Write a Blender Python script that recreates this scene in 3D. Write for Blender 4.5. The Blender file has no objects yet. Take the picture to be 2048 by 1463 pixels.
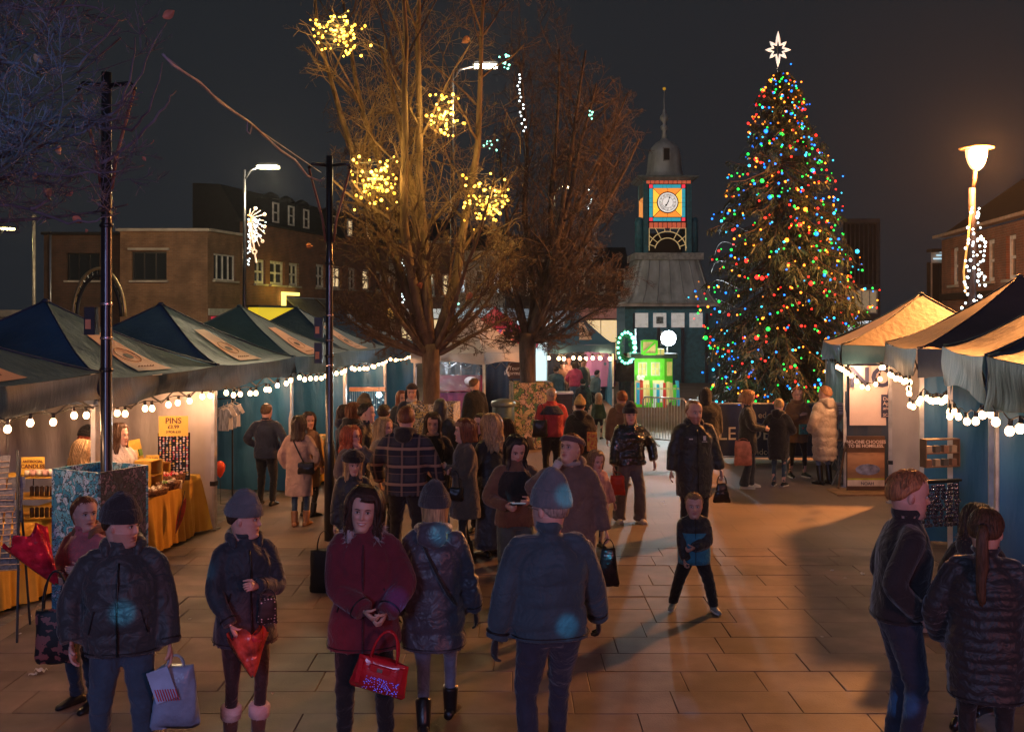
import bpy, math, random
import numpy as np
from mathutils import Vector, Matrix
random.seed(7); np.random.seed(7)
R = math.radians
SC = bpy.context.scene
# ---------------------------------------------------------------- camera
F = 2100.0; CX = 1024.0; HY = 633.0; CH = 2.85
cam = bpy.data.cameras.new('camera'); camo = bpy.data.objects.new('camera', cam)
SC.collection.objects.link(camo); SC.camera = camo
camo.location = (0, 0, CH); camo.rotation_euler = (R(90), 0, 0)
cam.sensor_width = 36; cam.lens = 36 * F / 2048; cam.shift_y = (HY - 731.5) / 2048
cam.clip_start = .1; cam.clip_end = 500
# ---------------------------------------------------------------- world, exposure
W = bpy.data.worlds.new('World'); SC.world = W; W.use_nodes = True
bg = W.node_tree.nodes['Background']
bg.inputs[0].default_value = (.0142, .0166, .0205, 1); bg.inputs[1].default_value = 1.0
SC.view_settings.view_transform = 'Standard'; SC.view_settings.look = 'None'
SC.view_settings.exposure = 0; SC.view_settings.gamma = 1
cy = SC.cycles
cy.max_bounces = 5; cy.diffuse_bounces = 2; cy.glossy_bounces = 2; cy.transmission_bounces = 4
cy.transparent_max_bounces = 8; cy.sample_clamp_indirect = 2.0; cy.sample_clamp_direct = 0
cy.caustics_reflective = False; cy.caustics_refractive = False; cy.use_denoising = True
cy.blur_glossy = 1.0
try:
    cy.use_light_tree = True
except Exception:
    pass
def lamp(name, kind, loc, energy, col, size=.1, target=None, spot=60, blend=.5, size_y=None):
    l = bpy.data.lights.new(name, kind); l.energy = energy; l.color = col
    if kind == 'AREA':
        l.shape = 'RECTANGLE'; l.size = size; l.size_y = size_y or size
    else:
        l.shadow_soft_size = size
    if kind == 'SPOT':
        l.spot_size = R(spot); l.spot_blend = blend
    o = bpy.data.objects.new(name, l); SC.collection.objects.link(o); o.location = loc
    if target is not None:
        o.rotation_euler = (Vector(target) - Vector(loc)).to_track_quat('-Z', 'Y').to_euler()
    return o
# unseen blue fill sun added behind the camera, the street lamps of the square
SUN = bpy.data.lights.new('blue_fill_sun', 'SUN'); SUN.energy = .07; SUN.color = (.35, .60, 1.0); SUN.angle = R(40)
suno = bpy.data.objects.new('blue_fill_sun', SUN); SC.collection.objects.link(suno); suno.rotation_euler = (R(48), 0, R(-14))
lamp('street_lamp_light', 'POINT', (8.87, 19.70, 5.9), 6000, (1, .34, .08), .22)
lamp('street_lamp_light', 'POINT', (-7.6, 32.8, 7.3), 1500, (1, .80, .50), .25)
lamp('street_lamp_light', 'POINT', (-.75, 29.7, 9.8), 900, (1, .8, .55), .3)
lamp('street_lamp_light', 'POINT', (-16.5, 36.0, 6.5), 420, (1, .62, .28), .3)
lamp('camera_fill', 'AREA', (-3.5, -5.5, 4.6), 360, (.42, .50, 1.0), 2.2, (-1, 8, 1.0))  # unseen area lights added behind the camera as coloured fill
lamp('camera_fill', 'AREA', (5.5, -4.5, 4.2), 290, (1.0, .30, .34), 1.6, (0.5, 8, 1.0))

# ---------------------------------------------------------------- generic helpers
def P(px, py, Y):
    return Vector(((px - CX) * Y / F, Y, CH - (py - HY) * Y / F))
def GX(px, Y):
    return (px - CX) * Y / F
def ZZ(py, Y):
    return CH - (py - HY) * Y / F
COL = SC.collection
def tag(o, label=None, cat=None, group=None, kind=None):
    if label: o['label'] = label
    if cat: o['category'] = cat
    if group: o['group'] = group
    if kind: o['kind'] = kind
    return o
def empty(name, loc=(0, 0, 0), rz=0):
    o = bpy.data.objects.new(name, None); COL.objects.link(o); o.location = loc; o.rotation_euler = (0, 0, rz)
    o.empty_display_size = .2
    return o
def thing(name, label, cat, loc=(0, 0, 0), rz=0, group=None):
    return tag(empty(name, loc, rz), label, cat, group)
def link(name, me, mat=None, parent=None, loc=None, rot=None, sc=None):
    o = bpy.data.objects.new(name, me); COL.objects.link(o)
    if mat is not None and not len(me.materials): me.materials.append(mat)
    if parent is not None: o.parent = parent
    if loc is not None: o.location = loc
    if rot is not None: o.rotation_euler = rot
    if sc is not None: o.scale = sc
    return o
class MB:
    def __init__(s):
        s.v = []; s.f = []; s.m = []; s.n = 0; s.mi = 0; s.c = []
    def add(s, V, Fc, mi=None, col=None):
        V = np.asarray(V, float).reshape(-1, 3)
        s.v.append(V); b = s.n
        for f in Fc: s.f.append([b + i for i in f])
        s.m += [s.mi if mi is None else mi] * len(Fc)
        s.n += len(V)
        s.c.append(np.ones((len(V), 3)) if col is None else np.asarray(col, float) * np.ones((len(V), 3)))
        return s
    def box(s, c, d, rz=0, rot=None, mi=None, taper=1):
        x, y, z = [q / 2 for q in d]
        V = np.array([(-x, -y, -z), (x, -y, -z), (x, y, -z), (-x, y, -z), (-x * taper, -y * taper, z), (x * taper, -y * taper, z), (x * taper, y * taper, z), (-x * taper, y * taper, z)])
        M = np.array(rot.to_3x3()) if rot is not None else np.array(Matrix.Rotation(rz, 3, 'Z'))
        V = V @ M.T + np.array(c)
        return s.add(V, [(0, 3, 2, 1), (4, 5, 6, 7), (0, 1, 5, 4), (1, 2, 6, 5), (2, 3, 7, 6), (3, 0, 4, 7)], mi)
    def rings(s, Rg, cap=True, mi=None, closed=False, col=None):
        # Rg: (k, n, 3) rings
        Rg = np.asarray(Rg, float); k, n = Rg.shape[:2]
        V = Rg.reshape(-1, 3); Fc = []
        kk = k if closed else k - 1
        for i in range(kk):
            a = i * n; b = ((i + 1) % k) * n
            for j in range(n):
                j2 = (j + 1) % n
                Fc.append((a + j, a + j2, b + j2, b + j))
        if cap and not closed:
            V = np.vstack([V, Rg[0].mean(0), Rg[-1].mean(0)])
            for j in range(n):
                j2 = (j + 1) % n
                Fc.append((k * n, j2, j)); Fc.append((k * n + 1, (k - 1) * n + j, (k - 1) * n + j2))
            if col is not None and np.ndim(col) == 2:
                c0 = np.asarray(col); col = np.vstack([c0, c0[:1], c0[-1:]])
        return s.add(V, Fc, mi, col)
    def tube(s, pts, rad, n=8, cap=True, mi=None, flat=1.0, up=None, closed=False):
        pts = np.asarray(pts, float); k = len(pts)
        rad = np.ones(k) * rad if np.ndim(rad) == 0 else np.asarray(rad, float)
        T = np.gradient(pts, axis=0) if not closed else (np.roll(pts, -1, 0) - np.roll(pts, 1, 0))
        T /= np.linalg.norm(T, axis=1)[:, None] + 1e-9
        u = np.array(up, float) if up is not None else (np.array([0, 0, 1.]) if abs(T[0][2]) < .9 else np.array([1., 0, 0]))
        out = []
        a = np.linspace(0, 2 * math.pi, n, endpoint=False)
        for i in range(k):
            t = T[i]; u = u - t * (u @ t); u /= np.linalg.norm(u) + 1e-9
            w = np.cross(t, u)
            out.append(pts[i] + rad[i] * (np.cos(a)[:, None] * w + flat * np.sin(a)[:, None] * u))
        return s.rings(out, cap, mi, closed)
    def grid(s, fn, nu, nv, mi=None, wrap=False):
        V = np.array([fn(u / nu, v / nv) for v in range(nv + 1) for u in range(nu + 1)], float)
        Fc = [(v * (nu + 1) + u, v * (nu + 1) + u + 1, (v + 1) * (nu + 1) + u + 1, (v + 1) * (nu + 1) + u) for v in range(nv) for u in range(nu)]
        return s.add(V, Fc, mi)
    def sphere(s, c, r, nu=12, nv=8, mi=None, col=None):
        r = np.ones(3) * np.asarray(r, float); out = []
        for i in range(nv + 1):
            p = math.pi * (i + .02) / (nv + .04); a = np.linspace(0, 2 * math.pi, nu, endpoint=False)
            out.append(np.array(c) + np.stack([r[0] * np.cos(a) * math.sin(p), r[1] * np.sin(a) * math.sin(p), -r[2] * math.cos(p) * np.ones(nu)], 1))
        return s.rings(out, True, mi, col=col)
    def lathe(s, prof, n=16, c=(0, 0, 0), mi=None, cap=True, sq=None):
        a = np.linspace(0, 2 * math.pi, n, endpoint=False); out = []
        for r, z in prof:
            out.append(np.stack([r * np.cos(a), r * np.sin(a), z * np.ones(n)], 1) + np.array(c))
        return s.rings(out, cap, mi)
    def plate(s, pts, th, mi=None):
        """convex-ish polygon (3d points) given thickness along its normal, towards -normal"""
        pts = np.asarray(pts, float); n = len(pts)
        nrm = np.cross(pts[1] - pts[0], pts[2] - pts[0]); nrm /= np.linalg.norm(nrm)
        V = np.vstack([pts, pts - nrm * th])
        Fc = [tuple(range(n)), tuple(range(2 * n - 1, n - 1, -1))] + [(j, j + n, (j + 1) % n + n, (j + 1) % n) for j in range(n)]
        return s.add(V, Fc, mi)
    def mesh(s, name, smooth=False, colors=False):
        me = bpy.data.meshes.new(name)
        V = np.vstack(s.v) if s.v else np.zeros((0, 3))
        me.from_pydata(V.tolist(), [], s.f)
        if any(s.m): me.polygons.foreach_set('material_index', s.m)
        if smooth: me.polygons.foreach_set('use_smooth', [True] * len(me.polygons))
        if colors: setcol(me, np.vstack(s.c))
        me.update(); return me
    def build(s, name, mat, parent=None, smooth=False, loc=None, rot=None, colors=False, sc=None):
        me = s.mesh(name, smooth, colors)
        for m in (mat if isinstance(mat, (list, tuple)) else [mat]): me.materials.append(m)
        return link(name, me, None, parent, loc, rot, sc)
def setcol(me, c):
    at = me.color_attributes.new('Col', 'FLOAT_COLOR', 'POINT')
    c4 = np.ones((len(me.vertices), 4)); c4[:, :3] = c
    at.data.foreach_set('color', c4.ravel())
# ---------------------------------------------------------------- materials
MATS = {}
def mat(name, col=(.5, .5, .5), rough=.6, metal=0, var=.2, vs=6, bump=.15, bs=60, emis=None, es=1, spec=.5, attr=False,
        sheen=0, coat=0, sss=0, alpha=1, trans=0, sample=True, stretch=(1, 1, 1), col2=None, vs2=None, ior=1.45, bdist=.02, crumple=0):
    if name in MATS: return MATS[name]
    m = bpy.data.materials.new(name); m.use_nodes = True; nt = m.node_tree; N = nt.nodes; L = nt.links
    b = N['Principled BSDF']
    b.inputs['Roughness'].default_value = rough; b.inputs['Metallic'].default_value = metal
    b.inputs['Specular IOR Level'].default_value = spec; b.inputs['IOR'].default_value = ior
    b.inputs['Sheen Weight'].default_value = sheen; b.inputs['Coat Weight'].default_value = coat
    b.inputs['Subsurface Weight'].default_value = sss
    if sss: b.inputs['Subsurface Radius'].default_value = (.02, .008, .004)
    b.inputs['Alpha'].default_value = alpha; b.inputs['Transmission Weight'].default_value = trans
    tc = N.new('ShaderNodeTexCoord'); mp = N.new('ShaderNodeMapping'); mp.inputs['Scale'].default_value = stretch
    L.new(tc.outputs['Object'], mp.inputs[0])
    if var or col2:
        nz = N.new('ShaderNodeTexNoise'); nz.inputs['Scale'].default_value = vs; nz.inputs['Detail'].default_value = 4
        L.new(mp.outputs[0], nz.inputs[0])
        mx = N.new('ShaderNodeMix'); mx.data_type = 'RGBA'
        rp = N.new('ShaderNodeMapRange'); rp.inputs['From Min'].default_value = .35; rp.inputs['From Max'].default_value = .65
        L.new(nz.outputs[0], rp.inputs[0]); L.new(rp.outputs[0], mx.inputs[0])
        c2 = col2 if col2 else tuple(c * (1 + var) for c in col); c1 = col if col2 else tuple(c * (1 - var) for c in col)
        mx.inputs[6].default_value = (*c1, 1); mx.inputs[7].default_value = (*c2, 1)
        src = mx.outputs[2]
    else:
        rg = N.new('ShaderNodeRGB'); rg.outputs[0].default_value = (*col, 1); src = rg.outputs[0]
    if attr:
        at = N.new('ShaderNodeAttribute'); at.attribute_name = 'Col'
        m2 = N.new('ShaderNodeMix'); m2.data_type = 'RGBA'; m2.blend_type = 'MULTIPLY'; m2.inputs[0].default_value = 1
        L.new(src, m2.inputs[6]); L.new(at.outputs[0], m2.inputs[7]); src = m2.outputs[2]
    L.new(src, b.inputs['Base Color'])
    if bump:
        n2 = N.new('ShaderNodeTexNoise'); n2.inputs['Scale'].default_value = bs; n2.inputs['Detail'].default_value = 3
        L.new(mp.outputs[0], n2.inputs[0])
        bp = N.new('ShaderNodeBump'); bp.inputs['Strength'].default_value = bump; bp.inputs['Distance'].default_value = bdist
        L.new(n2.outputs[0], bp.inputs['Height']); L.new(bp.outputs[0], b.inputs['Normal'])
        if crumple:
            n3 = N.new('ShaderNodeTexNoise'); n3.inputs['Scale'].default_value = 9; n3.inputs['Detail'].default_value = 3; n3.inputs['Distortion'].default_value = 1.2
            L.new(tc.outputs['Object'], n3.inputs[0]); b3 = N.new('ShaderNodeBump'); b3.inputs['Strength'].default_value = crumple; b3.inputs['Distance'].default_value = .045
            L.new(n3.outputs[0], b3.inputs['Height']); L.new(b3.outputs[0], bp.inputs['Normal'])
    if emis:
        b.inputs['Emission Color'].default_value = (*emis, 1); b.inputs['Emission Strength'].default_value = es
        if not sample: m.cycles.emission_sampling = 'NONE'
    MATS[name] = m; return m
def nodemat(name, fn, rough=.7, **kw):
    """fn(N, L, coord_socket) -> (color socket, height socket or None)"""
    if name in MATS: return MATS[name]
    m = bpy.data.materials.new(name); m.use_nodes = True; nt = m.node_tree; N = nt.nodes; L = nt.links
    b = N['Principled BSDF']; b.inputs['Roughness'].default_value = rough
    for k, v in kw.items():
        if k in ('metal',): b.inputs['Metallic'].default_value = v
        if k == 'coat': b.inputs['Coat Weight'].default_value = v
    tc = N.new('ShaderNodeTexCoord')
    c, h = fn(N, L, tc.outputs['Object'])
    L.new(c, b.inputs['Base Color'])
    if kw.get('emis'):
        L.new(c, b.inputs['Emission Color']); b.inputs['Emission Strength'].default_value = kw['emis']
        m.cycles.emission_sampling = 'NONE'
    if h is not None:
        bp = N.new('ShaderNodeBump'); bp.inputs['Strength'].default_value = kw.get('bump', .5); bp.inputs['Distance'].default_value = kw.get('dist', .02)
        L.new(h, bp.inputs['Height']); L.new(bp.outputs[0], b.inputs['Normal'])
    MATS[name] = m; return m
def mixc(N, L, fac, a, b, mode='MIX'):
    mx = N.new('ShaderNodeMix'); mx.data_type = 'RGBA'; mx.blend_type = mode
    if isinstance(fac, (int, float)): mx.inputs[0].default_value = fac
    else: L.new(fac, mx.inputs[0])
    for s, i in ((a, 6), (b, 7)):
        if isinstance(s, tuple): mx.inputs[i].default_value = (*s, 1)
        else: L.new(s, mx.inputs[i])
    return mx.outputs[2]
def ramp(N, L, src, stops, interp='LINEAR'):
    r = N.new('ShaderNodeValToRGB'); r.color_ramp.interpolation = interp
    while len(r.color_ramp.elements) < len(stops): r.color_ramp.elements.new(.5)
    for e, (p, c) in zip(r.color_ramp.elements, stops): e.position = p; e.color = (*c, 1)
    L.new(src, r.inputs[0]); return r.outputs[0]
def tex(N, L, kind, co, **kw):
    t = N.new('ShaderNodeTex' + kind)
    for k, v in kw.items():
        if k in t.inputs.keys(): t.inputs[k].default_value = v
        else: setattr(t, k, v)
    L.new(co, t.inputs['Vector']); return t
def math_(N, L, op, a, b=None):
    m = N.new('ShaderNodeMath'); m.operation = op
    for i, s in enumerate((a, b)):
        if s is None: continue
        if isinstance(s, (int, float)): m.inputs[i].default_value = s
        else: L.new(s, m.inputs[i])
    return m.outputs[0]
def mapping(N, L, co, sc=(1, 1, 1), rot=(0, 0, 0), loc=(0, 0, 0)):
    mp = N.new('ShaderNodeMapping'); mp.inputs['Scale'].default_value = sc; mp.inputs['Rotation'].default_value = rot; mp.inputs['Location'].default_value = loc
    L.new(co, mp.inputs[0]); return mp.outputs[0]
# baking scene for voxel remeshing and text
TMP = bpy.data.scenes.new('tmp')
def tmp_graph():
    with bpy.context.temp_override(scene=TMP, view_layer=TMP.view_layers[0]):
        dg = bpy.context.evaluated_depsgraph_get(); dg.update(); return dg
def bake(me, voxel, smooth=3, fac=.5):
    o = bpy.data.objects.new('tmp', me); TMP.collection.objects.link(o)
    r = o.modifiers.new('r', 'REMESH'); r.mode = 'VOXEL'; r.voxel_size = voxel; r.adaptivity = 0; r.use_smooth_shade = True
    if smooth:
        q = o.modifiers.new('s', 'SMOOTH'); q.factor = fac; q.iterations = smooth
    dg = tmp_graph()
    out = bpy.data.meshes.new_from_object(o.evaluated_get(dg))
    TMP.collection.objects.unlink(o); bpy.data.objects.remove(o); bpy.data.meshes.remove(me)
    return out
def text_mesh(body, size, depth=.004, align='CENTER', bold=0, font=None, spacing=1):
    c = bpy.data.curves.new('t', 'FONT'); c.body = body; c.size = size; c.extrude = depth / 2; c.align_x = align; c.align_y = 'CENTER'
    c.offset = bold; c.space_line = .9; c.space_character = spacing; c.resolution_u = 3
    o = bpy.data.objects.new('t', c); TMP.collection.objects.link(o)
    dg = tmp_graph()
    me = bpy.data.meshes.new_from_object(o.evaluated_get(dg))
    TMP.collection.objects.unlink(o); bpy.data.objects.remove(o)
    return me
def lettering(body, size, m, parent, loc, rz=0, **kw):
    """upright text, reading direction turned rz from +x, facing -y"""
    me = text_mesh(body, size, **kw); me.materials.clear()
    return link('lettering', me, m, parent, loc, (R(90), 0, rz))
def getv(me):
    a = np.empty(len(me.vertices) * 3); me.vertices.foreach_get('co', a); return a.reshape(-1, 3)
def getn(me):
    a = np.empty(len(me.vertices) * 3); me.vertex_normals.foreach_get('vector', a); return a.reshape(-1, 3)
def setv(me, V):
    me.vertices.foreach_set('co', V.ravel()); me.update()
def waves(p, seed, freq, oct=3):
    rs = np.random.RandomState(seed); d = np.zeros(len(p)); a = 1; t = 0
    for i in range(oct):
        for j in range(2):
            k = rs.normal(size=3); k *= freq * (1.7 ** i) / np.linalg.norm(k)
            k2 = rs.normal(size=3); k2 *= freq * .6 * (1.7 ** i) / np.linalg.norm(k2)
            d += a * (1 - 2 * np.abs(np.sin(p @ k + 1.6 * np.sin(p @ k2 + rs.rand() * 6) + rs.rand() * 6))); t += a
        a *= .55
    return d / t
# ================================================================ THE SETTING
def slab_fn(N, L, co):
    oi = N.new('ShaderNodeObjectInfo')
    n1 = tex(N, L, 'Noise', co, Scale=3.0, Detail=6.0)
    n2 = tex(N, L, 'Noise', co, Scale=60.0, Detail=3.0)
    c = ramp(N, L, n1.outputs[0], [(.28, (.108, .074, .068)), (.5, (.152, .108, .100)), (.72, (.20, .145, .13))])
    v = math_(N, L, 'MULTIPLY_ADD', oi.outputs['Random'], .22); 
    N[v.node.name].inputs[2].default_value = .86
    g = N.new('ShaderNodeCombineColor'); [L.new(v, g.inputs[i]) for i in range(3)]
    c = mixc(N, L, 1.0, c, g.outputs[0], 'MULTIPLY')
    geo = N.new('ShaderNodeNewGeometry'); st = tex(N, L, 'Noise', geo.outputs['Position'], Scale=.8, Detail=7.0); c = mixc(N, L, 1.0, c, ramp(N, L, st.outputs[0], [(.36, (.42, .40, .40)), (.5, (.95, .95, .95)), (.68, (1.3, 1.22, 1.15))]), 'MULTIPLY')
    sp = tex(N, L, 'Voronoi', geo.outputs['Position'], Scale=3.3)
    s = math_(N, L, 'LESS_THAN', sp.outputs['Distance'], .06)
    c = mixc(N, L, math_(N, L, 'MULTIPLY', s, .35), c, (.07, .06, .06))
    return c, n2.outputs[0]
M_SLAB = nodemat('paving_stone', slab_fn, .62, bump=.25, dist=.006)
def ground_fn(N, L, co):
    br = tex(N, L, 'Brick', co, Scale=1.0); br.inputs['Mortar Size'].default_value = .008; br.offset = .37
    br.inputs['Brick Width'].default_value = .75; br.inputs['Row Height'].default_value = .45
    br.inputs['Color1'].default_value = (.20, .148, .12, 1); br.inputs['Color2'].default_value = (.165, .12, .10, 1); br.inputs['Mortar'].default_value = (.09, .066, .055, 1)
    n1 = tex(N, L, 'Noise', co, Scale=.9, Detail=6.0)
    c = mixc(N, L, .6, br.outputs[0], ramp(N, L, n1.outputs[0], [(.3, (.11, .078, .066)), (.7, (.23, .17, .135))]))
    return c, math_(N, L, 'MULTIPLY', br.outputs['Fac'], -1.0)
M_GROUND = nodemat('square_paving', ground_fn, .62, bump=.35, dist=.01)
M_BED = mat('paving_bed', (.09, .068, .057), .9, vs=3)
def cob_fn(N, L, co):
    v = tex(N, L, 'Voronoi', co, Scale=9.0); v.feature = 'F1'
    v2 = tex(N, L, 'Voronoi', co, Scale=9.0); v2.feature = 'DISTANCE_TO_EDGE'
    c = mixc(N, L, .3, (.14, .12, .105), v.outputs['Color']); hs = N.new('ShaderNodeHueSaturation'); hs.inputs['Saturation'].default_value = .15; hs.inputs['Value'].default_value = .6
    L.new(c, hs.inputs['Color'])
    h = math_(N, L, 'MINIMUM', v2.outputs['Distance'], .12)
    return hs.outputs[0], h
M_COB = nodemat('cobbles', cob_fn, .55, bump=.8, dist=.05)
m = MB()
def sheet(m, x0, x1, y0, y1, z, n=1):
    m.add([(x0, y0, z), (x1, y0, z), (x1, y1, z), (x0, y1, z)], [(0, 1, 2, 3)])
NX0, NX1, NY0, NY1 = -4.5, 6.0, 6.2, 12.95
g = MB(); sheet(g, -160, 160, -30, 260, -.03)
ground = tag(g.build('ground', M_BED), kind='structure')
g = MB(); sheet(g, -160, 160, NY1, 260, 0); sheet(g, -160, NX0, -30, NY1, 0); sheet(g, NX1, 160, -30, NY1, 0); sheet(g, NX0, NX1, -30, NY0, 0)
paving = tag(g.build('pavement', M_GROUND), kind='structure')
g = MB(); 
V = [(-9.5, 6, .004), (-4.9, 6, .004), (-4.62, 11, .004), (-4.1, 14, .004), (-2.6, 26, .004), (-9, 26, .004)]
g.add(V, [tuple(range(6))]); tag(g.build('cobbled_path', M_COB), kind='structure')
SLAB = {}
def slab_me(w, d, k):
    key = (round(w, 2), k)
    if key in SLAB: return SLAB[key]
    rs = random.Random(k * 77 + int(w * 100)); b = .005
    m = MB(); x, y = w / 2 - .0012, d / 2 - .0012
    j = lambda: rs.uniform(-.002, .002)
    lo = [(-x, -y), (x, -y), (x, y), (-x, y)]
    V = [(a, c, -.045) for a, c in lo] + [(a + j(), c + j(), -.006) for a, c in lo] + [(a * (1 - b / x), c * (1 - b / y), 0) for a, c in lo]
    Fc = []
    for q in (0, 4):
        for i in range(4): Fc.append((q + i, q + (i + 1) % 4, q + 4 + (i + 1) % 4, q + 4 + i))
    Fc.append((8, 9, 10, 11)); m.add(V, Fc)
    me = m.mesh('paving_slab'); me.materials.append(M_SLAB); SLAB[key] = me; return me
rs = random.Random(3); y = NY0
while y < NY1 - .2:
    x = NX0 - rs.uniform(0, .5) + .5
    x = NX0
    first = True
    while x < NX1 - .05:
        w = rs.choice([.6, .75, .9, .75])
        if first: w = rs.choice([.6, .75, .9]); first = False
        if x + w > NX1 - .3: w = round(NX1 - x, 2)
        o = link('paving_slab', slab_me(w, .45, rs.randint(0, 2)), None, paving)
        o.location = (x + w / 2, y + .225, rs.uniform(-.003, .002)); o.rotation_euler = (rs.uniform(-.004, .004), rs.uniform(-.004, .004), 0)
        x += w
    y += .45

# ---------------------------------------------------------------- brick and building helpers
def brick_fn(c1, c2, mo, sc=1.0):
    def fn(N, L, co):
        cm = mapping(N, L, co, rot=(R(90), 0, 0))
        cm = mapping(N, L, co, rot=(R(-90), 0, 0))
        br = tex(N, L, 'Brick', cm, Scale=sc); br.inputs['Mortar Size'].default_value = .008
        br.inputs['Brick Width'].default_value = .225; br.inputs['Row Height'].default_value = .075
        br.inputs['Color1'].default_value = (*c1, 1); br.inputs['Color2'].default_value = (*c2, 1); br.inputs['Mortar'].default_value = (*mo, 1)
        n = tex(N, L, 'Noise', co, Scale=1.3, Detail=6.0)
        c = mixc(N, L, .75, br.outputs[0], ramp(N, L, n.outputs[0], [(.25, (.35, .35, .35)), (.7, (1.3, 1.25, 1.2))]), 'MULTIPLY')
        return c, math_(N, L, 'MULTIPLY', br.outputs['Fac'], -1.0)
    return fn
M_BRICK = nodemat('buff_brick', brick_fn((.28, .155, .085), (.21, .11, .06), (.24, .18, .13)), .85, bump=.5, dist=.01)
M_BRICK2 = nodemat('red_brick', brick_fn((.26, .09, .05), (.19, .07, .045), (.24, .19, .15)), .85, bump=.5, dist=.01)
M_BRICKD = nodemat('dark_brick', brick_fn((.12, .06, .04), (.09, .05, .035), (.1, .08, .07)), .85, bump=.5, dist=.01)
M_STONE = mat('pale_stone', (.42, .38, .32), .8, vs=2)
M_FRAMEW = mat('white_window_frame', (.75, .72, .66), .4)
M_DGLASS = mat('dark_glass', (.02, .025, .03), .08, var=0, bump=.03, bs=3, spec=.8)
M_SLATE = mat('roof_slate', (.010, .010, .012), .7, vs=5, bump=.4, bs=20)
M_METALD = mat('dark_painted_metal', (.03, .032, .036), .35, metal=.3, var=.15)
M_GALV = mat('galvanised_metal', (.45, .46, .48), .35, metal=.8, var=.1)
M_BLIND = mat('net_blind', (.45, .47, .45), .8)
M_CURT = mat('red_brown_blind', (.3, .1, .05), .8)
def facade(name, W_, H_, ops, m, parent=None, th=.3, z0=0):
    """wall in the local xz plane, front face at y=0 looking -y, with openings [(x0,z0,x1,z1)]"""
    xs = sorted({0, W_} | {o[0] for o in ops} | {o[2] for o in ops}); zs = sorted({z0, H_} | {o[1] for o in ops} | {o[3] for o in ops})
    g = MB()
    for i in range(len(xs) - 1):
        for j in range(len(zs) - 1):
            cx, cz = (xs[i] + xs[i + 1]) / 2, (zs[j] + zs[j + 1]) / 2
            if any(o[0] < cx < o[2] and o[1] < cz < o[3] for o in ops): continue
            g.add([(xs[i], 0, zs[j]), (xs[i + 1], 0, zs[j]), (xs[i + 1], 0, zs[j + 1]), (xs[i], 0, zs[j + 1])], [(0, 1, 2, 3)])
    for a, b, c, d in ops:
        for q in ([(a, b), (c, b)], [(c, b), (c, d)], [(c, d), (a, d)], [(a, d), (a, b)]):
            (x0, z0_), (x1, z1_) = q
            g.add([(x0, 0, z0_), (x0, th * .6, z0_), (x1, th * .6, z1_), (x1, 0, z1_)], [(0, 1, 2, 3)])
    return g.build(name, m, parent)
M_PANEW = mat('lit_window', (.8, .7, .5), .5, emis=(1, .70, .36), es=.8, sample=False)
M_PANEC = mat('cool_lit_window', (.8, .8, .8), .5, emis=(.7, .88, 1), es=.9, sample=False)
def window(par, x0, z0, x1, z1, nv=2, nh=1, fm=None, pm=None, sill=True, dep=.14, fw=.06, label=None, blind=None):
    fm = fm or M_FRAMEW; pm = pm or M_DGLASS
    f = MB(); w = x1 - x0; h = z1 - z0
    for a, b, c, d in ((x0, z0, x1, z0 + fw), (x0, z1 - fw, x1, z1), (x0, z0 + fw, x0 + fw, z1 - fw), (x1 - fw, z0 + fw, x1, z1 - fw)):
        f.box(((a + c) / 2, dep, (b + d) / 2), (c - a, .06, d - b))
    for i in range(1, nv): f.box((x0 + w * i / nv, dep, (z0 + z1) / 2), (fw * .8, .05, h - 2 * fw))
    for j in range(1, nh):
        for i in range(nv): f.box((x0 + w * (i + .5) / nv, dep, z0 + h * j / nh), (w / nv - fw, .045, fw * .7))
    wo = f.build('window', fm, par)
    if label: wo['label'] = label
    g = MB()
    for i in range(nv):
        for j in range(nh):
            pa = MB(); pa.box((x0 + w * (i + .5) / nv, dep + .03, z0 + h * (j + .5) / nh), (w / nv - fw * .6, .01, h / nh - fw * .5))
            pa.build('pane', pm, wo)
    if blind:
        for (a, c, bm) in blind:
            b = MB(); b.box((x0 + w * (a + c) / 2, dep + .06, (z0 + z1) / 2), (w * (c - a), .01, h * .96)); b.build('blind', bm, wo)
    b = MB(); b.box(((x0 + x1) / 2, dep + .35, (z0 + z1) / 2), (w * 1.05, .02, h * 1.05)); b.build('room_behind', mat('dark_room', (.03, .03, .03)), wo)
    if sill: s = MB(); s.box(((x0 + x1) / 2, -.02, z0 - .05), (w + .16, .22, .08)); s.build('sill', M_STONE, wo)
    return wo
# ---- corner shop block, front facing the square
bA = thing('brick_building', 'flat-roofed brown brick corner building with stone coping left of the tall street lamp', 'building', (-16.8, 45, 0))
facade('wall', 3.75, 6.5, [(.5, 4.41, 2.0, 5.64)], M_BRICK, bA)
window(bA, .5, 4.41, 2.0, 5.64, 3, 1, M_METALD, blind=[(.33, .66, M_BLIND)])
c = MB(); c.box((1.86, .05, 6.56), (3.96, .5, .12)); c.build('coping', M_STONE, bA)
f = MB(); f.box((1.25, -.05, 5.74), (1.75, .2, .1)); f.build('lintel', M_STONE, bA)
f = MB(); f.box((1.9, 3.5, 6.4), (3.6, 6.6, .05)); f.build('roof', M_SLATE, bA)
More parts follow.
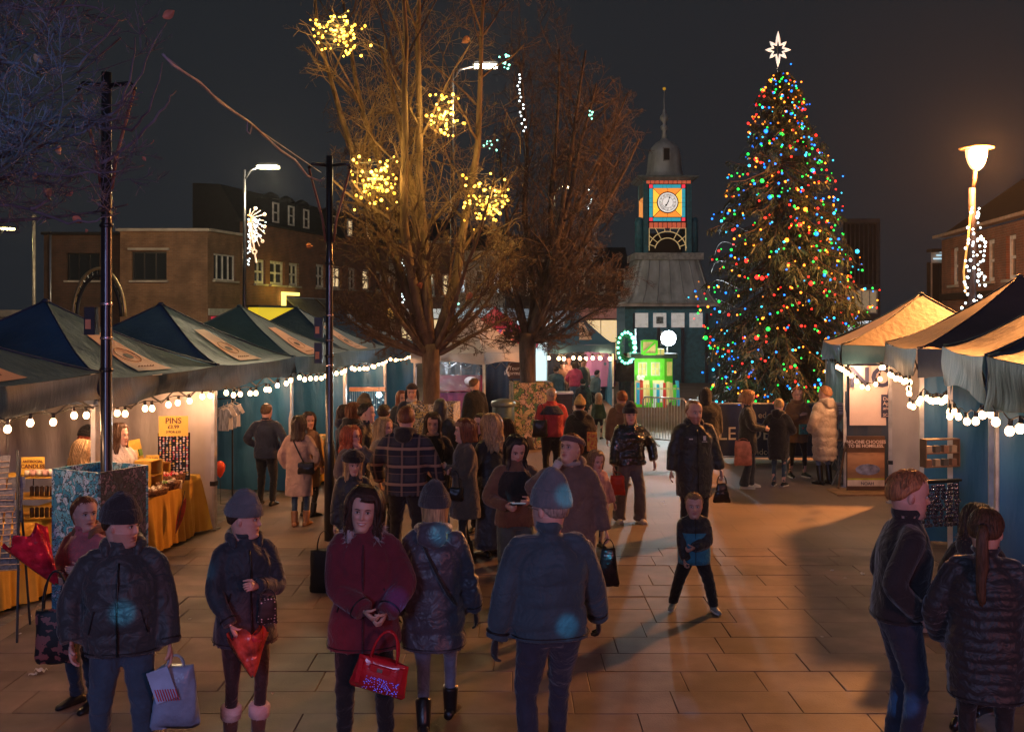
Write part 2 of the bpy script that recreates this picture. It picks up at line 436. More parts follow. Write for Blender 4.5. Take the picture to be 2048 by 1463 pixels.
# side wing, same line as the terrace behind
ang = math.atan2(2.7 / 1, .69)
tdir = math.atan2(1, .2537)
bB = empty('side_wall', (3.75, 0, 0), tdir); bB.parent = bA
facade('wall', 2.78, 6.5, [(.5, 4.45, 2.45, 5.6)], M_BRICK, bB)
window(bB, .5, 4.45, 2.45, 5.6, 4, 1, M_FRAMEW, blind=[(0, .25, M_CURT), (.32, .5, M_BLIND), (.75, 1, M_CURT)])
c = MB(); c.box((1.4, .05, 6.56), (2.9, .5, .115)); c.build('coping', M_STONE, bB)
c = MB(); c.box((1.4, -.03, 3.05), (2.7, .1, .3)); c.build('fascia', mat('pale_fascia', (.4, .42, .36)), bB)
c = MB(); c.box((1.5, -.08, 2.5), (2.5, .12, .72)); c.build('shop_sign', mat('red_shop_sign', (.5, .03, .06), emis=(.8, .05, .1), es=.35, sample=False), bB)
c = MB(); c.sphere((.9, -.16, 2.55), (.34, .05, .34), 20, 8); c.build('round_emblem', mat('sign_pale_blue', (.4, .7, .8), emis=(.4, .75, .9), es=.5, sample=False), bB)
# left recessed block
bL = thing('brick_building', 'dark brick building with a wide black window beside a grey drainpipe at far left', 'building', (-20.6, 46.2, 0))
facade('wall', 3.8, 6.45, [(1.0, 4.45, 2.45, 5.65)], M_BRICKD, bL)
window(bL, 1.0, 4.45, 2.45, 5.65, 3, 1, M_METALD, blind=[(.4, .7, M_BLIND)])
c = MB(); c.box((1.9, .05, 6.5), (3.9, .5, .12)); c.build('coping', M_SLATE, bL)
for xx in (.35, 3.55): c = MB(); c.tube([(xx, -.12, 0), (xx, -.12, 6.6)], .055, 8); c.build('drainpipe', M_GALV, bL, True)
bL2 = thing('low_building', 'low pale wall and sign strip behind the leftmost gazebo roof', 'building', (-26, 47, 0))
facade('wall', 5.6, 3.1, [], mat('pale_render', (.4, .36, .28)), bL2)
c = MB(); c.box((2.8, -.05, 3.0), (5.7, .4, .3)); c.build('coping', M_STONE, bL2)
# ---- long terrace C
CY0 = 47.7; cx0 = -13.05 + .2537 * (CY0 - 45)
bC = thing('terrace_building', 'long red brick terrace with white sash windows and dormers receding behind the bare trees', 'building', (cx0, CY0, 0), tdir)
k = 1.0317
def S(px): return (-51381 / (px - 1556.8) - CY0) * k
ops = [(S(509), 4.4, S(531), 5.55), (S(540), 4.4, S(569), 5.55), (S(578), 4.4, S(598), 5.55)]
sx = S(632)
while sx < 27: ops.append((sx, 4.4, sx + 1.15, 5.65)); sx += 2.15
facade('wall', 29, 7.2, ops, M_BRICK2, bC)
for i, o in enumerate(ops):
    window(bC, *o, nv=2 if i < 6 else 1, nh=2, fw=.13, pm=[M_DGLASS, M_DGLASS, M_DGLASS, M_PANEC, M_PANEW, M_DGLASS, M_PANEW][i % 7] if i > 3 else M_DGLASS, blind=[(0, .3, M_BLIND)] if i % 2 else None)
c = MB(); c.box((14.5, -.08, 7.25), (29.2, .5, .14)); c.build('gutter', M_SLATE, bC)
c = MB(); c.add([(0, 0, 7.3), (29, 0, 7.3), (29, 1.0, 8.9), (0, 1.0, 8.9), (0, 2.4, 9.0), (29, 2.4, 9.0), (0, 2.4, 0), (0, 0, 0)], [(0, 1, 2, 3), (3, 2, 5, 4), (0, 3, 4, 6, 7)]); c.build('roof', M_SLATE, bC)
for px in (552, 583, 613, 668, 700, 738):
    s0 = S(px); d = MB(); w = .62
    d.box((s0, .5, 7.95), (w + .3, .9, 1.25)); do = d.build('dormer', M_SLATE, bC)
    d = MB(); d.lathe([(.0, 0), (w * .75, .02), (w * .6, .2), (.1, .36), (0, .36)], 12, (s0, .3, 8.55)); d.build('dormer_hood', M_SLATE, do)
    f = MB(); x0, x1, z0, z1 = s0 - w / 2, s0 + w / 2, 7.42, 8.4
    for q in ((x0, z0, x1, z0 + .07), (x0, z1 - .07, x1, z1), (x0, z0 + .07, x0 + .07, z1 - .07), (x1 - .07, z0 + .07, x1, z1 - .07), (x0 + .07, 7.88, x1 - .07, 7.94)):
        f.box(((q[0] + q[2]) / 2, .02, (q[1] + q[3]) / 2), (q[2] - q[0], .08, q[3] - q[1]))
    f.build('dormer_frame', M_FRAMEW, do)
    if px in (700, 738): f = MB(); f.box((s0, .04, 7.9), (w - .16, .02, .8)); f.build('pane', M_PANEW, do)
# the yellow lit shopfront on the terrace
sh = thing('shopfront', 'glowing yellow shopfront box with red lettering below the terrace windows', 'shop', (cx0, CY0, 0), tdir)
MY = mat('yellow_sign', (.75, .55, .03), .4, emis=(1, .72, .03), es=.62, sample=False, var=.1)
c = MB(); c.box((S(530), -.35, 2.4), (S(566) - S(494), .5, 1.75)); c.build('sign_box', MY, sh)
c = MB(); c.box((S(530), -.37, 3.33), (S(566) - S(494) + .2, .62, .1)); c.build('sign_cap', M_METALD, sh)
MYB = mat('bright_yellow_panel', (.8, .7, .2), emis=(1, .82, .18), es=2.0, sample=False)
c = MB(); c.box(((S(557) + S(590)) / 2, -.2, 3.98), (S(590) - S(557), .12, .16)); c.box((S(560), -.2, 3.55), (.3, .12, .68)); c.build('lit_edge', MYB, sh)
lamp('shop_light', 'POINT', (GX(555, 50) + .5, 50.2, 4.2), 40, (1, .75, .1), .3)
c = MB(); c.box((S(556), -.66, 2.0), (S(570) - S(540), .06, .42)); c.build('red_sign', mat('red_board', (.45, .02, .03), emis=(.6, .02, .03), es=.3, sample=False), sh)
lettering('CASPI', .42, MY, sh, (S(556), -.71, 2.0), 0)
for a, b in ((563, 620), (626, 660)):
    c = MB(); c.plate([(S(a), -.2, 3.75), (S(b), -.2, 3.75), (S(b), -1.5, 2.65), (S(a), -1.5, 2.65)], .05); aw = c.build('awning', mat('grey_awning', (.16, .15, .14), .8), sh)
    c = MB(); c.box(((S(a) + S(b)) / 2, -.2, 3.8), (S(b) - S(a) + .1, .1, .05)); c.build('awning_edge', M_GALV, aw)
# ---- shops across the square, mostly seen through the branches
def row_shop(name, label, px0, px1, Y, ztop, wm, lit, rows=((4.2, 5.6),), n=3, signcol=(.6, .6, .6), seed=1, shop=True):
    x0 = GX(px0, Y); x1 = GX(px1, Y); W_ = x1 - x0; rs = random.Random(seed)
    r = thing(name, label, 'building', (x0, Y, 0)); ops = []; gap = W_ / n
    for z0, z1 in rows:
        for i in range(n): ops.append((gap * (i + .28), z0, gap * (i + .72), z1))
    sf = (.3, .35, W_ - .3, 2.7)
    facade('wall', W_, ztop, ops + ([sf] if shop else []), wm, r)
    for i, o in enumerate(ops): window(r, *o, nv=1, nh=2, fw=.09, pm=rs.choice([M_DGLASS, M_DGLASS, lit]))
    if shop:
        window(r, *sf, nv=max(2, int(W_ / 1.5)), nh=1, pm=lit, sill=False)
        c = MB(); c.box((W_ / 2, -.12, 3.05), (W_ - .2, .24, .6)); c.build('fascia', mat('fascia_' + str(seed), signcol, emis=signcol, es=.5, sample=False), r)
    c = MB(); c.box((W_ / 2, 0, ztop + .06), (W_ + .1, .6, .14)); c.build('coping', M_STONE, r)
    c = MB(); c.add([(0, 0, ztop + .12), (W_, 0, ztop + .12), (W_, 3, ztop + 1.8), (0, 3, ztop + 1.8)], [(0, 1, 2, 3)]); c.build('roof', M_SLATE, r)
    return r
M_REND = mat('cream_render', (.45, .4, .33), .8, vs=2)
MWH = mat('white_lit_shop', (.8, .8, .78), emis=(1, .88, .74), es=1.2, sample=False)
row_shop('shop_building', 'cream shop with white lit display window behind the left bare tree', 690, 790, 66, 7.0, M_REND, MWH, seed=3, signcol=(.9, .5, .1))
row_shop('shop_building', 'red brick shop with bright shopfront between the two bare trees', 792, 905, 68, 7.6, M_BRICK2, M_PANEW, n=4, seed=4, signcol=(.8, .8, .75))
row_shop('shop_building', 'shop with cool blue-white lit windows above the red gazebo', 907, 1010, 62, 6.6, M_REND, M_PANEC, n=3, seed=5, signcol=(.5, .7, .8))
row_shop('shop_building', 'dark brick shop behind the second bare tree', 1012, 1140, 64, 6.2, M_BRICKD, M_PANEC, n=4, seed=6, signcol=(.2, .25, .3))
row_shop('shop_building', 'dark shop row left of the clock tower with small lit windows', 1142, 1262, 60, 5.2, M_BRICKD, M_PANEW, n=3, seed=7, signcol=(.25, .1, .08))
# ---- right hand side
wd = math.atan2(1, .13)
bR = thing('brick_terrace', 'dim red brick terrace with orange-lit gutter and tall pale windows behind the right gazebos', 'building', (15.55, 38, 0), wd + math.pi)
rops = [(s0, 3.95, s0 + .85, 5.25) for s0 in (1.2, 3.1, 5.0, 6.9, 8.8)]
facade('wall', 16, 5.6, rops, M_BRICK2, bR, z0=0)
for o in rops: window(bR, *o, nv=1, nh=2, fw=.12)
c = MB(); c.box((8, -.14, 5.72), (16.3, .3, .1)); c.build('gutter', mat('gutter_paint', (.45, .3, .2), .4), bR)
c = MB(); c.box((8, -.04, 3.55), (16, .12, .22)); c.build('band', M_SLATE, bR)
c = MB(); c.add([(0, 0, 5.8), (16, 0, 5.8), (16, 3.5, 8.3), (0, 3.5, 8.3)], [(0, 1, 2, 3)]); c.build('roof', M_SLATE, bR)
bw = thing('rendered_building', 'pale rendered building with dark tall windows beside the brick terrace', 'building', (GX(1862, 40), 40, 0))
facade('wall', 1.35, 5.3, [(.05, 3.2, .78, 4.9)], M_REND, bw)
window(bw, .05, 3.2, .78, 4.9, 2, 1, M_METALD, sill=False)
c = MB(); c.box((.68, 0, 5.36), (1.5, .5, .12)); c.build('coping', M_SLATE, bw)
for i in range(3): c = MB(); c.box((.3 + .12 * i, -.1, 5.05 + .13 * i), (.5, .04, .05)); c.build('lit_strip', mat('cool_strip', (.5, .7, .8), emis=(.5, .75, .9), es=1.0, sample=False), bw)
bg2 = thing('glass_building', 'pale glass-fronted building just right of the christmas tree', 'building', (GX(1690, 52), 52, 0))
facade('wall', 1.75, 7.7, [(.1, 4.4, 1.65, 7.5), (.1, 3.0, 1.65, 4.2), (.1, .3, 1.65, 2.7)], mat('pale_metal', (.08, .09, .105), .5), bg2)
window(bg2, .1, 4.4, 1.65, 7.5, 7, 1, mat('grey_frame', (.09, .10, .115), .4), sill=False, fw=.05)
window(bg2, .1, 3.0, 1.65, 4.2, 4, 1, M_FRAMEW, mat('dim_lit_glass', (.4, .3, .2), emis=(1, .7, .4), es=.18, sample=False), sill=False)
window(bg2, .1, .3, 1.65, 2.7, 4, 1, M_METALD, M_PANEC, sill=False)

# ---------------------------------------------------------------- clock tower
TY = 45.0; TX = GX(1342, TY); u = TY / F
ct = thing('clock_tower', 'lead-domed clock tower with stained glass dial lit orange and teal', 'tower', (TX, TY, 0))
M_LEAD = mat('lead_sheet', (.38, .41, .44), .5, metal=.25, var=.3, vs=2.5, stretch=(1, 1, .25), bump=.2)
M_TEAL = mat('teal_paint', (.03, .16, .24), .5)
M_NAVY = mat('navy_paint', (.015, .03, .06), .45)
def tz(py): return CH - (py - HY) * u
def sqrings(prof, n=6, cy=0, pw=4.0):
    out = []
    a = np.linspace(0, 2 * math.pi, 48, endpoint=False)
    for r, z in prof:
        cx_, sy_ = np.cos(a), np.sin(a); q = (np.abs(cx_) ** pw + np.abs(sy_) ** pw) ** (-1 / pw)
        out.append(np.stack([r * q * cx_, r * q * sy_ + cy, z * np.ones(48)], 1))
    return out
DC = 1.04
c = MB(); c.box((0, 2.0, 1.65), (3.9, 3.6, 3.3)); b0 = c.build('base', M_TEAL, ct)
for i in (-1.55, -.52, .52, 1.55):
    c = MB(); c.box((i, .14, 1.5), (.12, .12, 3.0)); c.build('mullion', M_NAVY, b0)
for i in range(4):
    c = MB(); c.box((-1.75 + i * .78 + .5 - .22 * 0, .1, tz(640)), (.56, .06, .62)); q = c.build('notice_panel', mat('notice_paper', (.75, .74, .72), emis=(.9, .9, .88), es=.25, sample=False), b0)
    if i == 1: c = MB(); c.box((-1.75 + .78 + .5, .06, tz(640)), (.3, .02, .3)); c.build('print', mat('grey_print', (.2, .25, .28), vs=20, var=.8), q)
c = MB(); c.box((0, 2.0, 3.36), (4.5, 4.2, .14)); c.build('eaves', M_LEAD, ct)
sk = [(2.2, 3.43), (2.05, 3.55), (1.85, 3.9), (1.68, 4.4), (1.52, 5.0), (1.42, 5.32)]
c = MB(); c.rings(sqrings(sk, cy=2.0, pw=9), True); rf = c.build('skirt_roof', M_LEAD, ct)
for i in range(-3, 4):
    c = MB(); c.tube([(i * .5 * r / 1.7, 2.0 - r * 1.0 - .01, z) for r, z in sk], .025, 6); c.build('lead_roll', M_LEAD, rf, True)
c = MB(); c.box((0, 2.0, 5.47), (3.0, 3.0, .3)); c.build('lead_cornice', mat('lead_pale', (.3, .32, .34), .5, var=.3), ct)
# clock stage
zb, zt = 5.62, 8.9; hw = 1.04
for sx_ in (-1, 1):
    for yy in (2.0 - .86, 2.0 + .86): c = MB(); c.box((sx_ * .95, yy, (zb + zt) / 2), (.2, .36, zt - zb)); c.build('corner_post', M_TEAL, ct)
for sx_ in (-1, 1):
    c = MB(); c.lathe([(.0, 0), (.2, 0), (.2, 1.4), (.15, 1.58), (0, 1.62)], 12, (sx_ * 1.2, 1.3, zb)); c.build('pilaster', M_TEAL, ct, True)
    c = MB(); c.box((sx_ * .98, 2.0, 7.7), (.1, 1.35, 2.2)); c.build('side_panel', M_NAVY, ct)
    for j in range(5): c = MB(); c.box((sx_ * 1.035, 1.35 + .3 * j, 7.5), (.03, .2, 1.2)); c.build('side_glass', mat('glass_orange_dim', (.6, .2, .03), emis=(1, .35, .08), es=.8, sample=False), ct)
c = MB(); c.box((0, 2.0, 6.98), (1.7, 1.6, .08)); c.build('stage_floor', M_NAVY, ct)
fy = 2.0 - .98
def gm(name, col, es): return mat('glass_' + name, col, .3, emis=col, es=es, var=.15, vs=3, sample=False)
G_T = gm('teal', (.03, .33, .42), .85); G_O = gm('orange', (1, .28, .04), 1.0); G_Y = gm('yellow', (1, .52, .05), 1.15); G_R = gm('red', (.9, .04, .08), 1.0); G_BR = gm('brick', (.62, .12, .06), .6)
lead = mat('glazing_lead', (.01, .012, .015), .5)
c = MB(); c.box((0, fy + .08, tz(400)), (82 * u, .06, 82 * u)); c.build('dial_backing', lead, ct)
def pxbox(nm, m_, x0, y0, x1, y1, gap=.7, yy=0, th=.04, par=None):
    c = MB(); c.box(((x0 + x1) / 2 * u - 1340.5 * u, fy + yy, tz((y0 + y1) / 2)), ((x1 - x0 - gap) * u, th, (y1 - y0 - gap) * u)); return c.build(nm, m_, par or ct)
for x0, x1 in ((1311, 1331), (1331, 1339), (1339, 1348), (1348, 1368)):
    pxbox('pane', G_T, x0, 363, x1, 370.5); pxbox('pane', G_T, x0, 430.5, x1, 438)
for y0, y1 in ((371, 391), (391, 400), (400, 409), (409, 430)):
    pxbox('pane', G_T, 1303, y0, 1310.5, y1); pxbox('pane', G_T, 1369.5, y0, 1377, y1)
for x0 in (1303, 1369.5):
    for y0 in (363, 430.5): pxbox('pane', G_R, x0, y0, x0 + 7.5, y0 + 7.5)
cc = (0, tz(400)); h = 29.2 * u
for i in range(8):
    a0, a1 = i * 45, (i + 1) * 45
    def sqp(a):
        x, z = math.cos(R(a)), math.sin(R(a)); q = max(abs(x), abs(z)); return (x / q * h, z / q * h)
    p0, p1 = sqp(a0 + .9), sqp(a1 - .9)
    r0 = .42
    pts = [(r0 * math.cos(R(a0 + 2)), fy - .02, cc[1] + r0 * math.sin(R(a0 + 2))), (p0[0], fy - .02, cc[1] + p0[1]), (p1[0], fy - .02, cc[1] + p1[1]), (r0 * math.cos(R(a1 - 2)), fy - .02, cc[1] + r0 * math.sin(R(a1 - 2)))]
    c = MB(); c.plate(pts, .03); c.build('pane', G_O if i in (1, 2, 5, 6) else G_Y, ct)
c = MB(); c.rings([[(.475 * math.cos(t), fy - .05 + y_, cc[1] + .475 * math.sin(t)) for t in np.linspace(0, 2 * math.pi, 40, endpoint=False)] for y_ in (.03, -.02)]); c.build('dial_ring', lead, ct)
c = MB(); c.rings([[(.43 * math.cos(t), fy - .06 + y_, cc[1] + .43 * math.sin(t)) for t in np.linspace(0, 2 * math.pi, 40, endpoint=False)] for y_ in (.02, -.02)])
dial = c.build('dial', mat('dial_white', (.8, .76, .72), emis=(1, .9, .84), es=.72, sample=False, var=.05), ct)
for r_ in (.36, .24):
    c = MB(); c.tube([(r_ * math.cos(t), fy - .085, cc[1] + r_ * math.sin(t)) for t in np.linspace(0, 2 * math.pi, 36, endpoint=False)], .008, 4, closed=True); c.build('chapter_ring', lead, dial)
for i, nm in enumerate(['XII', 'I', 'II', 'III', 'IIII', 'V', 'VI', 'VII', 'VIII', 'IX', 'X', 'XI']):
    a = R(90 - 30 * i)
    me = text_mesh(nm, .13, .01); me.materials.clear()
    link('numeral', me, lead, dial, (.3 * math.cos(a), fy - .09, cc[1] + .3 * math.sin(a)), (R(90), 0, 0)).rotation_euler = (R(90), -(math.pi / 2 - a) * -1 if 0 else (math.pi / 2 - a), 0)
for a, l, w in ((238, .25, .022), (71, .37, .016)):
    c = MB(); p0 = np.array([-math.cos(R(a)) * .07, fy - .11, cc[1] - math.sin(R(a)) * .07]); p1 = np.array([math.cos(R(a)) * l, fy - .11, cc[1] + math.sin(R(a)) * l])
    c.tube([p0, p0 * .3 + p1 * .7, p1], [w, w * .8, w * .3], 6); c.sphere(p0 * .35 + p1 * .65, (w * 2, w, w * 2), 8, 6); c.build('clock_hand', lead, dial)
for x in range(10):
    pxbox('glazed_brick', G_BR, 1297 + x * 9.2, 351, 1304.5 + x * 9.2, 361.5, 0, -.04, .1)
for x in range(8): pxbox('glazed_brick', G_BR, 1303.5 + x * 9.4, 441, 1311 + x * 9.4, 452, 0, -.04, .1)
M_GOLD = mat('gilt_tracery', (.75, .55, .25), .35, metal=.4, emis=(.9, .65, .3), es=.35, sample=False)  # emission adds a lit sheen to the gilt
fr = MB(); ax, az = 0, tz(499)
for r_ in (.56, .84):
    fr.tube([(r_ * math.cos(R(t)), fy, az + r_ * math.sin(R(t)) * 1.02) for t in range(8, 173, 8)], .022, 6)
for t in (20, 40, 62, 118, 140, 160):
    q = 1.0 / max(abs(math.cos(R(t))) / .8, abs(math.sin(R(t))) / 1.0)
    q2 = .8 / abs(math.cos(R(t))) if abs(math.cos(R(t))) > .8 * abs(math.sin(R(t))) else 1.0 / abs(math.sin(R(t)))
    fr.tube([(.56 * math.cos(R(t)), fy, az + .57 * math.sin(R(t))), (min(q2, 1.3) * math.cos(R(t)), fy, az + min(q2, 1.3) * math.sin(R(t)))], .018, 5)
for sx_ in (-1, 1):
    fr.tube([(sx_ * .8, fy, az + .02), (sx_ * .8, fy, az + 1.0), (sx_ * .12, fy, az + 1.0), (sx_ * .12, fy, az + .86)], .024, 6)
fr.build('tracery', M_GOLD, ct, True)
c = MB(); c.box((0, 2.4, (5.62 + 6.6) / 2), (1.7, .05, 1.0)); c.build('dark_opening', lead, ct)
c = MB(); c.add([(-1.32, .68, 8.92), (1.32, .68, 8.92), (1.32, 3.32, 8.92), (-1.32, 3.32, 8.92), (-1.34, .66, 9.0), (1.34, .66, 9.0), (1.34, 3.34, 9.0), (-1.34, 3.34, 9.0), (-1.0, 1, 8.76), (1, 1, 8.76), (1, 3, 8.76), (-1, 3, 8.76)],
    [(4, 5, 6, 7), (0, 1, 5, 4), (1, 2, 6, 5), (2, 3, 7, 6), (3, 0, 4, 7), (8, 9, 1, 0), (9, 10, 2, 1), (10, 11, 3, 2), (11, 8, 0, 3)]); c.build('tower_eaves', mat('teal_grey', (.12, .17, .2), .5), ct)
dome = [(.98, 9.0), (.86, 9.08), (.77, 9.3), (.74, 9.6), (.72, 9.9), (.68, 10.15), (.58, 10.4), (.4, 10.6), (.2, 10.72), (.1, 10.85)]
c = MB(); c.rings(sqrings(dome, cy=2.0, pw=3.2), True); dm = c.build('dome', M_LEAD, ct, True)
c = MB()
for q in ((-.17, 9.7, -.13, 10.3), (.13, 9.7, .17, 10.3), (-.13, 10.26, .13, 10.3), (-.13, 9.7, .13, 9.74)): c.box(((q[0] + q[2]) / 2, 1.27, (q[1] + q[3]) / 2), (q[2] - q[0], .1, q[3] - q[1]))
c.build('louvre_frame', mat('lead_pale', (.3, .32, .34)), dm)
c = MB(); c.box((0, 1.29, 10.0), (.26, .06, .52)); c.build('louvre', lead, dm)
c = MB(); c.lathe([(0, 10.8), (.12, 10.85), (.09, 11.1), (.08, 11.15), (.16, 11.25), (.17, 11.35), (.07, 11.45), (.09, 11.55), (.2, 11.68), (.18, 11.8), (.07, 11.95), (.05, 12.1), (.025, 12.15), (.012, 13.0), (0, 13.0)], 14, (0, 2, 0)); fn_ = c.build('finial', M_LEAD, ct, True)
c = MB(); c.sphere((0, 2, 13.04), .075, 12, 8); c.build('gold_ball', mat('gold', (.9, .5, .08), .25, metal=.8, emis=(.8, .4, .03), es=.4, sample=False), ct, True)  # gold ball glows, its gleam put in as emission
# ================================================================ GAZEBOS
def tarp_fn(c1, c2):
    def fn(N, L, co):
        n = tex(N, L, 'Noise', co, Scale=2.2, Detail=5.0)
        n2 = tex(N, L, 'Noise', mapping(N, L, co, sc=(1, 1, .25)), Scale=9.0, Detail=4.0)
        return ramp(N, L, n.outputs[0], [(.3, c1), (.7, c2)]), n2.outputs[0]
    return fn
T_BLUE = nodemat('teal_blue_canvas', tarp_fn((.024, .080, .140), (.038, .110, .185)), .58, bump=.5, dist=.03)
T_NAVY = nodemat('navy_canvas', tarp_fn((.017, .036, .07), (.027, .052, .10)), .52, bump=.5, dist=.03)
T_TEALD = nodemat('dark_teal_canvas', tarp_fn((.014, .055, .08), (.024, .08, .11)), .55, bump=.5, dist=.03)
T_TAN = nodemat('tan_grey_canvas', tarp_fn((.10, .085, .075), (.14, .12, .10)), .6, bump=.5, dist=.03)
T_DGREY = nodemat('dark_grey_canvas', tarp_fn((.035, .04, .06), (.055, .06, .085)), .55, bump=.5, dist=.03)
T_WHITE = nodemat('white_canvas', tarp_fn((.5, .45, .42), (.66, .6, .56)), .6, bump=.5, dist=.03)
T_WALLB = nodemat('blue_wall_canvas', tarp_fn((.025, .13, .27), (.04, .19, .36)), .5, bump=.6, dist=.03)
T_RED = nodemat('red_canvas', tarp_fn((.45, .02, .05), (.55, .03, .06)), .5, bump=.4, dist=.03)
T_GREY = nodemat('grey_canvas', tarp_fn((.2, .2, .2), (.3, .3, .3)), .5, bump=.4, dist=.03)
M_LEG = mat('white_leg_metal', (.6, .58, .56), .35, metal=.2)
M_BAN = mat('roof_banner_print', (.55, .36, .26), .55, col2=(.62, .42, .3), vs=3)
M_INK = mat('printed_ink', (.05, .04, .035), .6)
M_TRUSS = mat('dull_truss', (.12, .12, .12), .5)
def gazebo(label, A, B, inward, eave, apex, group, roofm, valm, walls=(), vh=.3, depth=None, legs=True, banner=True, seed=1, legh=None, prints='emblem', clip=True):
    """A,B: ground xy of the two front leg corners; inward: unit side (+1 = left of A->B)"""
    A = np.array([*A, 0.]); B = np.array([*B, 0.]); w = np.linalg.norm(B - A); ux = (B - A) / w
    uy = np.array([-ux[1], ux[0], 0]) * inward; D = depth or w
    rz = math.atan2(ux[1], ux[0])
    r = thing('gazebo', label, 'gazebo', (A[0], A[1], 0), rz, group)
    # local frame: x along front, y = inward*depth
    rs = np.random.RandomState(seed)
    C = [(0, 0), (w, 0), (w, D * inward), (0, D * inward)]
    ov = .06; cx_, cy_ = w / 2, D * inward / 2
    def corner(i):
        x, y = C[i]; return np.array([x + math.copysign(ov, x - cx_), y + math.copysign(ov, y - cy_), eave])
    ap = np.array([cx_, cy_, apex])
    surf = []
    ph = rs.rand(8) * 6
    def mk(i):
        a, b = corner(i), corner((i + 1) % 4)
        def fn(s, t):
            e = a + (b - a) * s; e = e + (ap * [1, 1, 0] + [0, 0, eave] - e) * 0
            p = e + (ap - e) * t
            z = eave + (apex - eave) * (t ** 1.32)
            sag = -.05 * math.sin(math.pi * s) * (1 - t) * 1.2
            wr = .020 * math.sin(11 * s * (1 - t) + 7 * t + ph[i] + 2 * math.sin(4 * s)) * math.sin(math.pi * min(1, t * 1.3 + .1)) * (1 - t)
            p = p.copy(); p[2] = z + sag * math.sin(math.pi * min(1, t * 1.5 + .2)) + wr
            return p
        return fn
    for i in range(4):
        f = mk(i); surf.append(f); g = MB(); g.grid(f, 14, 14)
        g.build('roof_panel', roofm[i] if isinstance(roofm, (list, tuple)) else roofm, r, True)
        a, b = corner(i), corner((i + 1) % 4); out = (a + b) / 2 - ap; out[2] = 0; out /= np.linalg.norm(out)
        def vf(s, t, a=a, b=b, out=out, i=i):
            p = a + (b - a) * s
            fold = .016 * math.sin(s * 13 + ph[i] + 3 * t + 2 * math.sin(s * 5)) + .006 * math.sin(s * 37 + ph[i + 2] - 4 * t) + .03 * math.sin((s * 6 + t * 3) + ph[(i + 3) % 8])
            z = p[2] - vh * t * (1 + .1 * math.sin(s * 7 + ph[i])) - .05 * math.sin(math.pi * s) * 0
            z -= .035 * math.sin(math.pi * s) * (1 - t)
            q = p + out * (fold * t + .012); q[2] = z; return q
        g = MB(); g.grid(vf, 36, 5); g.build('valance', valm, r, True)
        g = MB(); 
        g.tube([a * .999 + ap * .001 + [0, 0, .012]] + [f(0, t) + [0, 0, .008] for t in np.linspace(.05, 1, 12)], .012, 5); g.build('roof_seam', valm, r, True)
    g = MB(); g.sphere(ap + [0, 0, .0], (.05, .05, .03), 10, 6); g.build('peak_cap', valm, r, True)
    if legs:
        for i in range(4):
            x, y = C[i]; g = MB(); H = eave - .03
            g.box((x, y, H / 2 + .02), (.05, .05, H)); lg = g.build('leg', M_LEG, r)
            g = MB(); g.box((x, y, .62), (.07, .07, .06)); g.build('leg_clip', M_METALD, lg)
            g = MB(); g.box((x, y, .01), (.12, .12, .02)); g.build('foot_plate', M_GALV, lg)
    # frame truss under the eaves
    for i in range(4):
        a = np.array([*C[i], eave - .1]); b = np.array([*C[(i + 1) % 4], eave - .1]); q = (b - a) / 4; g = MB()
        for k_ in range(4): g.tube([a + q * k_ + [0, 0, 0 if k_ % 2 else -.28], a + q * (k_ + 1) + [0, 0, -.28 if k_ % 2 else 0]], .012, 4); g.tube([a + q * k_ + [0, 0, -.28 if k_ % 2 else 0], a + q * (k_ + 1) + [0, 0, 0 if k_ % 2 else -.28]], .012, 4)
        g.build('truss', M_TRUSS, r)
    for i, wm in walls:
        a = np.array([*C[i], 0.]); b = np.array([*C[(i + 1) % 4], 0.]); nrm = np.array([cx_, cy_, 0]) - (a + b) / 2; nrm /= np.linalg.norm(nrm)
        def wf(s, t, a=a, b=b, nrm=nrm):
            p = a + (b - a) * s
            p = p + nrm * (.02 + .022 * math.sin(s * 22 + ph[0] + 1.2 * t) * (.3 + t * .7) + .012 * math.sin(s * 55 + ph[1] + 3 * t) + .03 * math.sin(s * 5 + t * 4 + ph[2]) * math.sin(math.pi * t))
            p[2] = (eave - .08) * (1 - t) + .03; return p
        g = MB(); g.grid(wf, 60, 12); g.build('side_wall' if i != 2 else 'back_wall', wm, r, True)
    if banner:
        f = surf[0]
        def bf(s, t):
            p = f(.36 + .30 * s * (1 - .0 * t), .10 + .52 * t); return p + np.array([0, -.006 * inward, .012])
        g = MB(); g.grid(bf, 8, 10); bo = g.build('roof_banner', M_BAN, r, True)
        # printed emblem: a ring with a dark shield
        def sp(x, y, dz=.016):
            p = f(.36 + .30 * x, .10 + .52 * y); return p + np.array([0, -.01 * inward, dz])
        g = MB(); g.add([sp(.5 + .15 * math.cos(t), .45 + .07 * math.sin(t) * (.6 if math.sin(t) > 0 else 1.2)) for t in np.linspace(0, 2 * math.pi, 20, endpoint=False)], [tuple(range(20))]); g.build('emblem', M_INK, bo)
        g = MB()
        for rr in (.34,):
            pts = [sp(.5 + rr * math.cos(t), .45 + rr * .5 * math.sin(t)) for t in np.linspace(0, 2 * math.pi, 28, endpoint=False)]
            g.tube(pts, .004, 4, closed=True)
        for k_ in range(12): g.tube([sp(.22 + .046 * k_, .14), sp(.24 + .046 * k_, .14 + .02 * (k_ % 2))], .005, 4)
        g.build('emblem_ring', mat('printed_brown', (.28, .16, .1)), bo)
    return r, surf
def lp(Y):  # left row front line
    return (GX(1305, Y) - 7.46 * 1.0, Y)   # X = (1305-CX)*Y/F - A
# A from corner (428 @14.07)
AL = (1305 - 428) * 14.07 / F
def lf(Y): return ((1305 - CX) * Y / F - AL, Y)
GL = 'blue gazebos in the left stall row'
LG = []
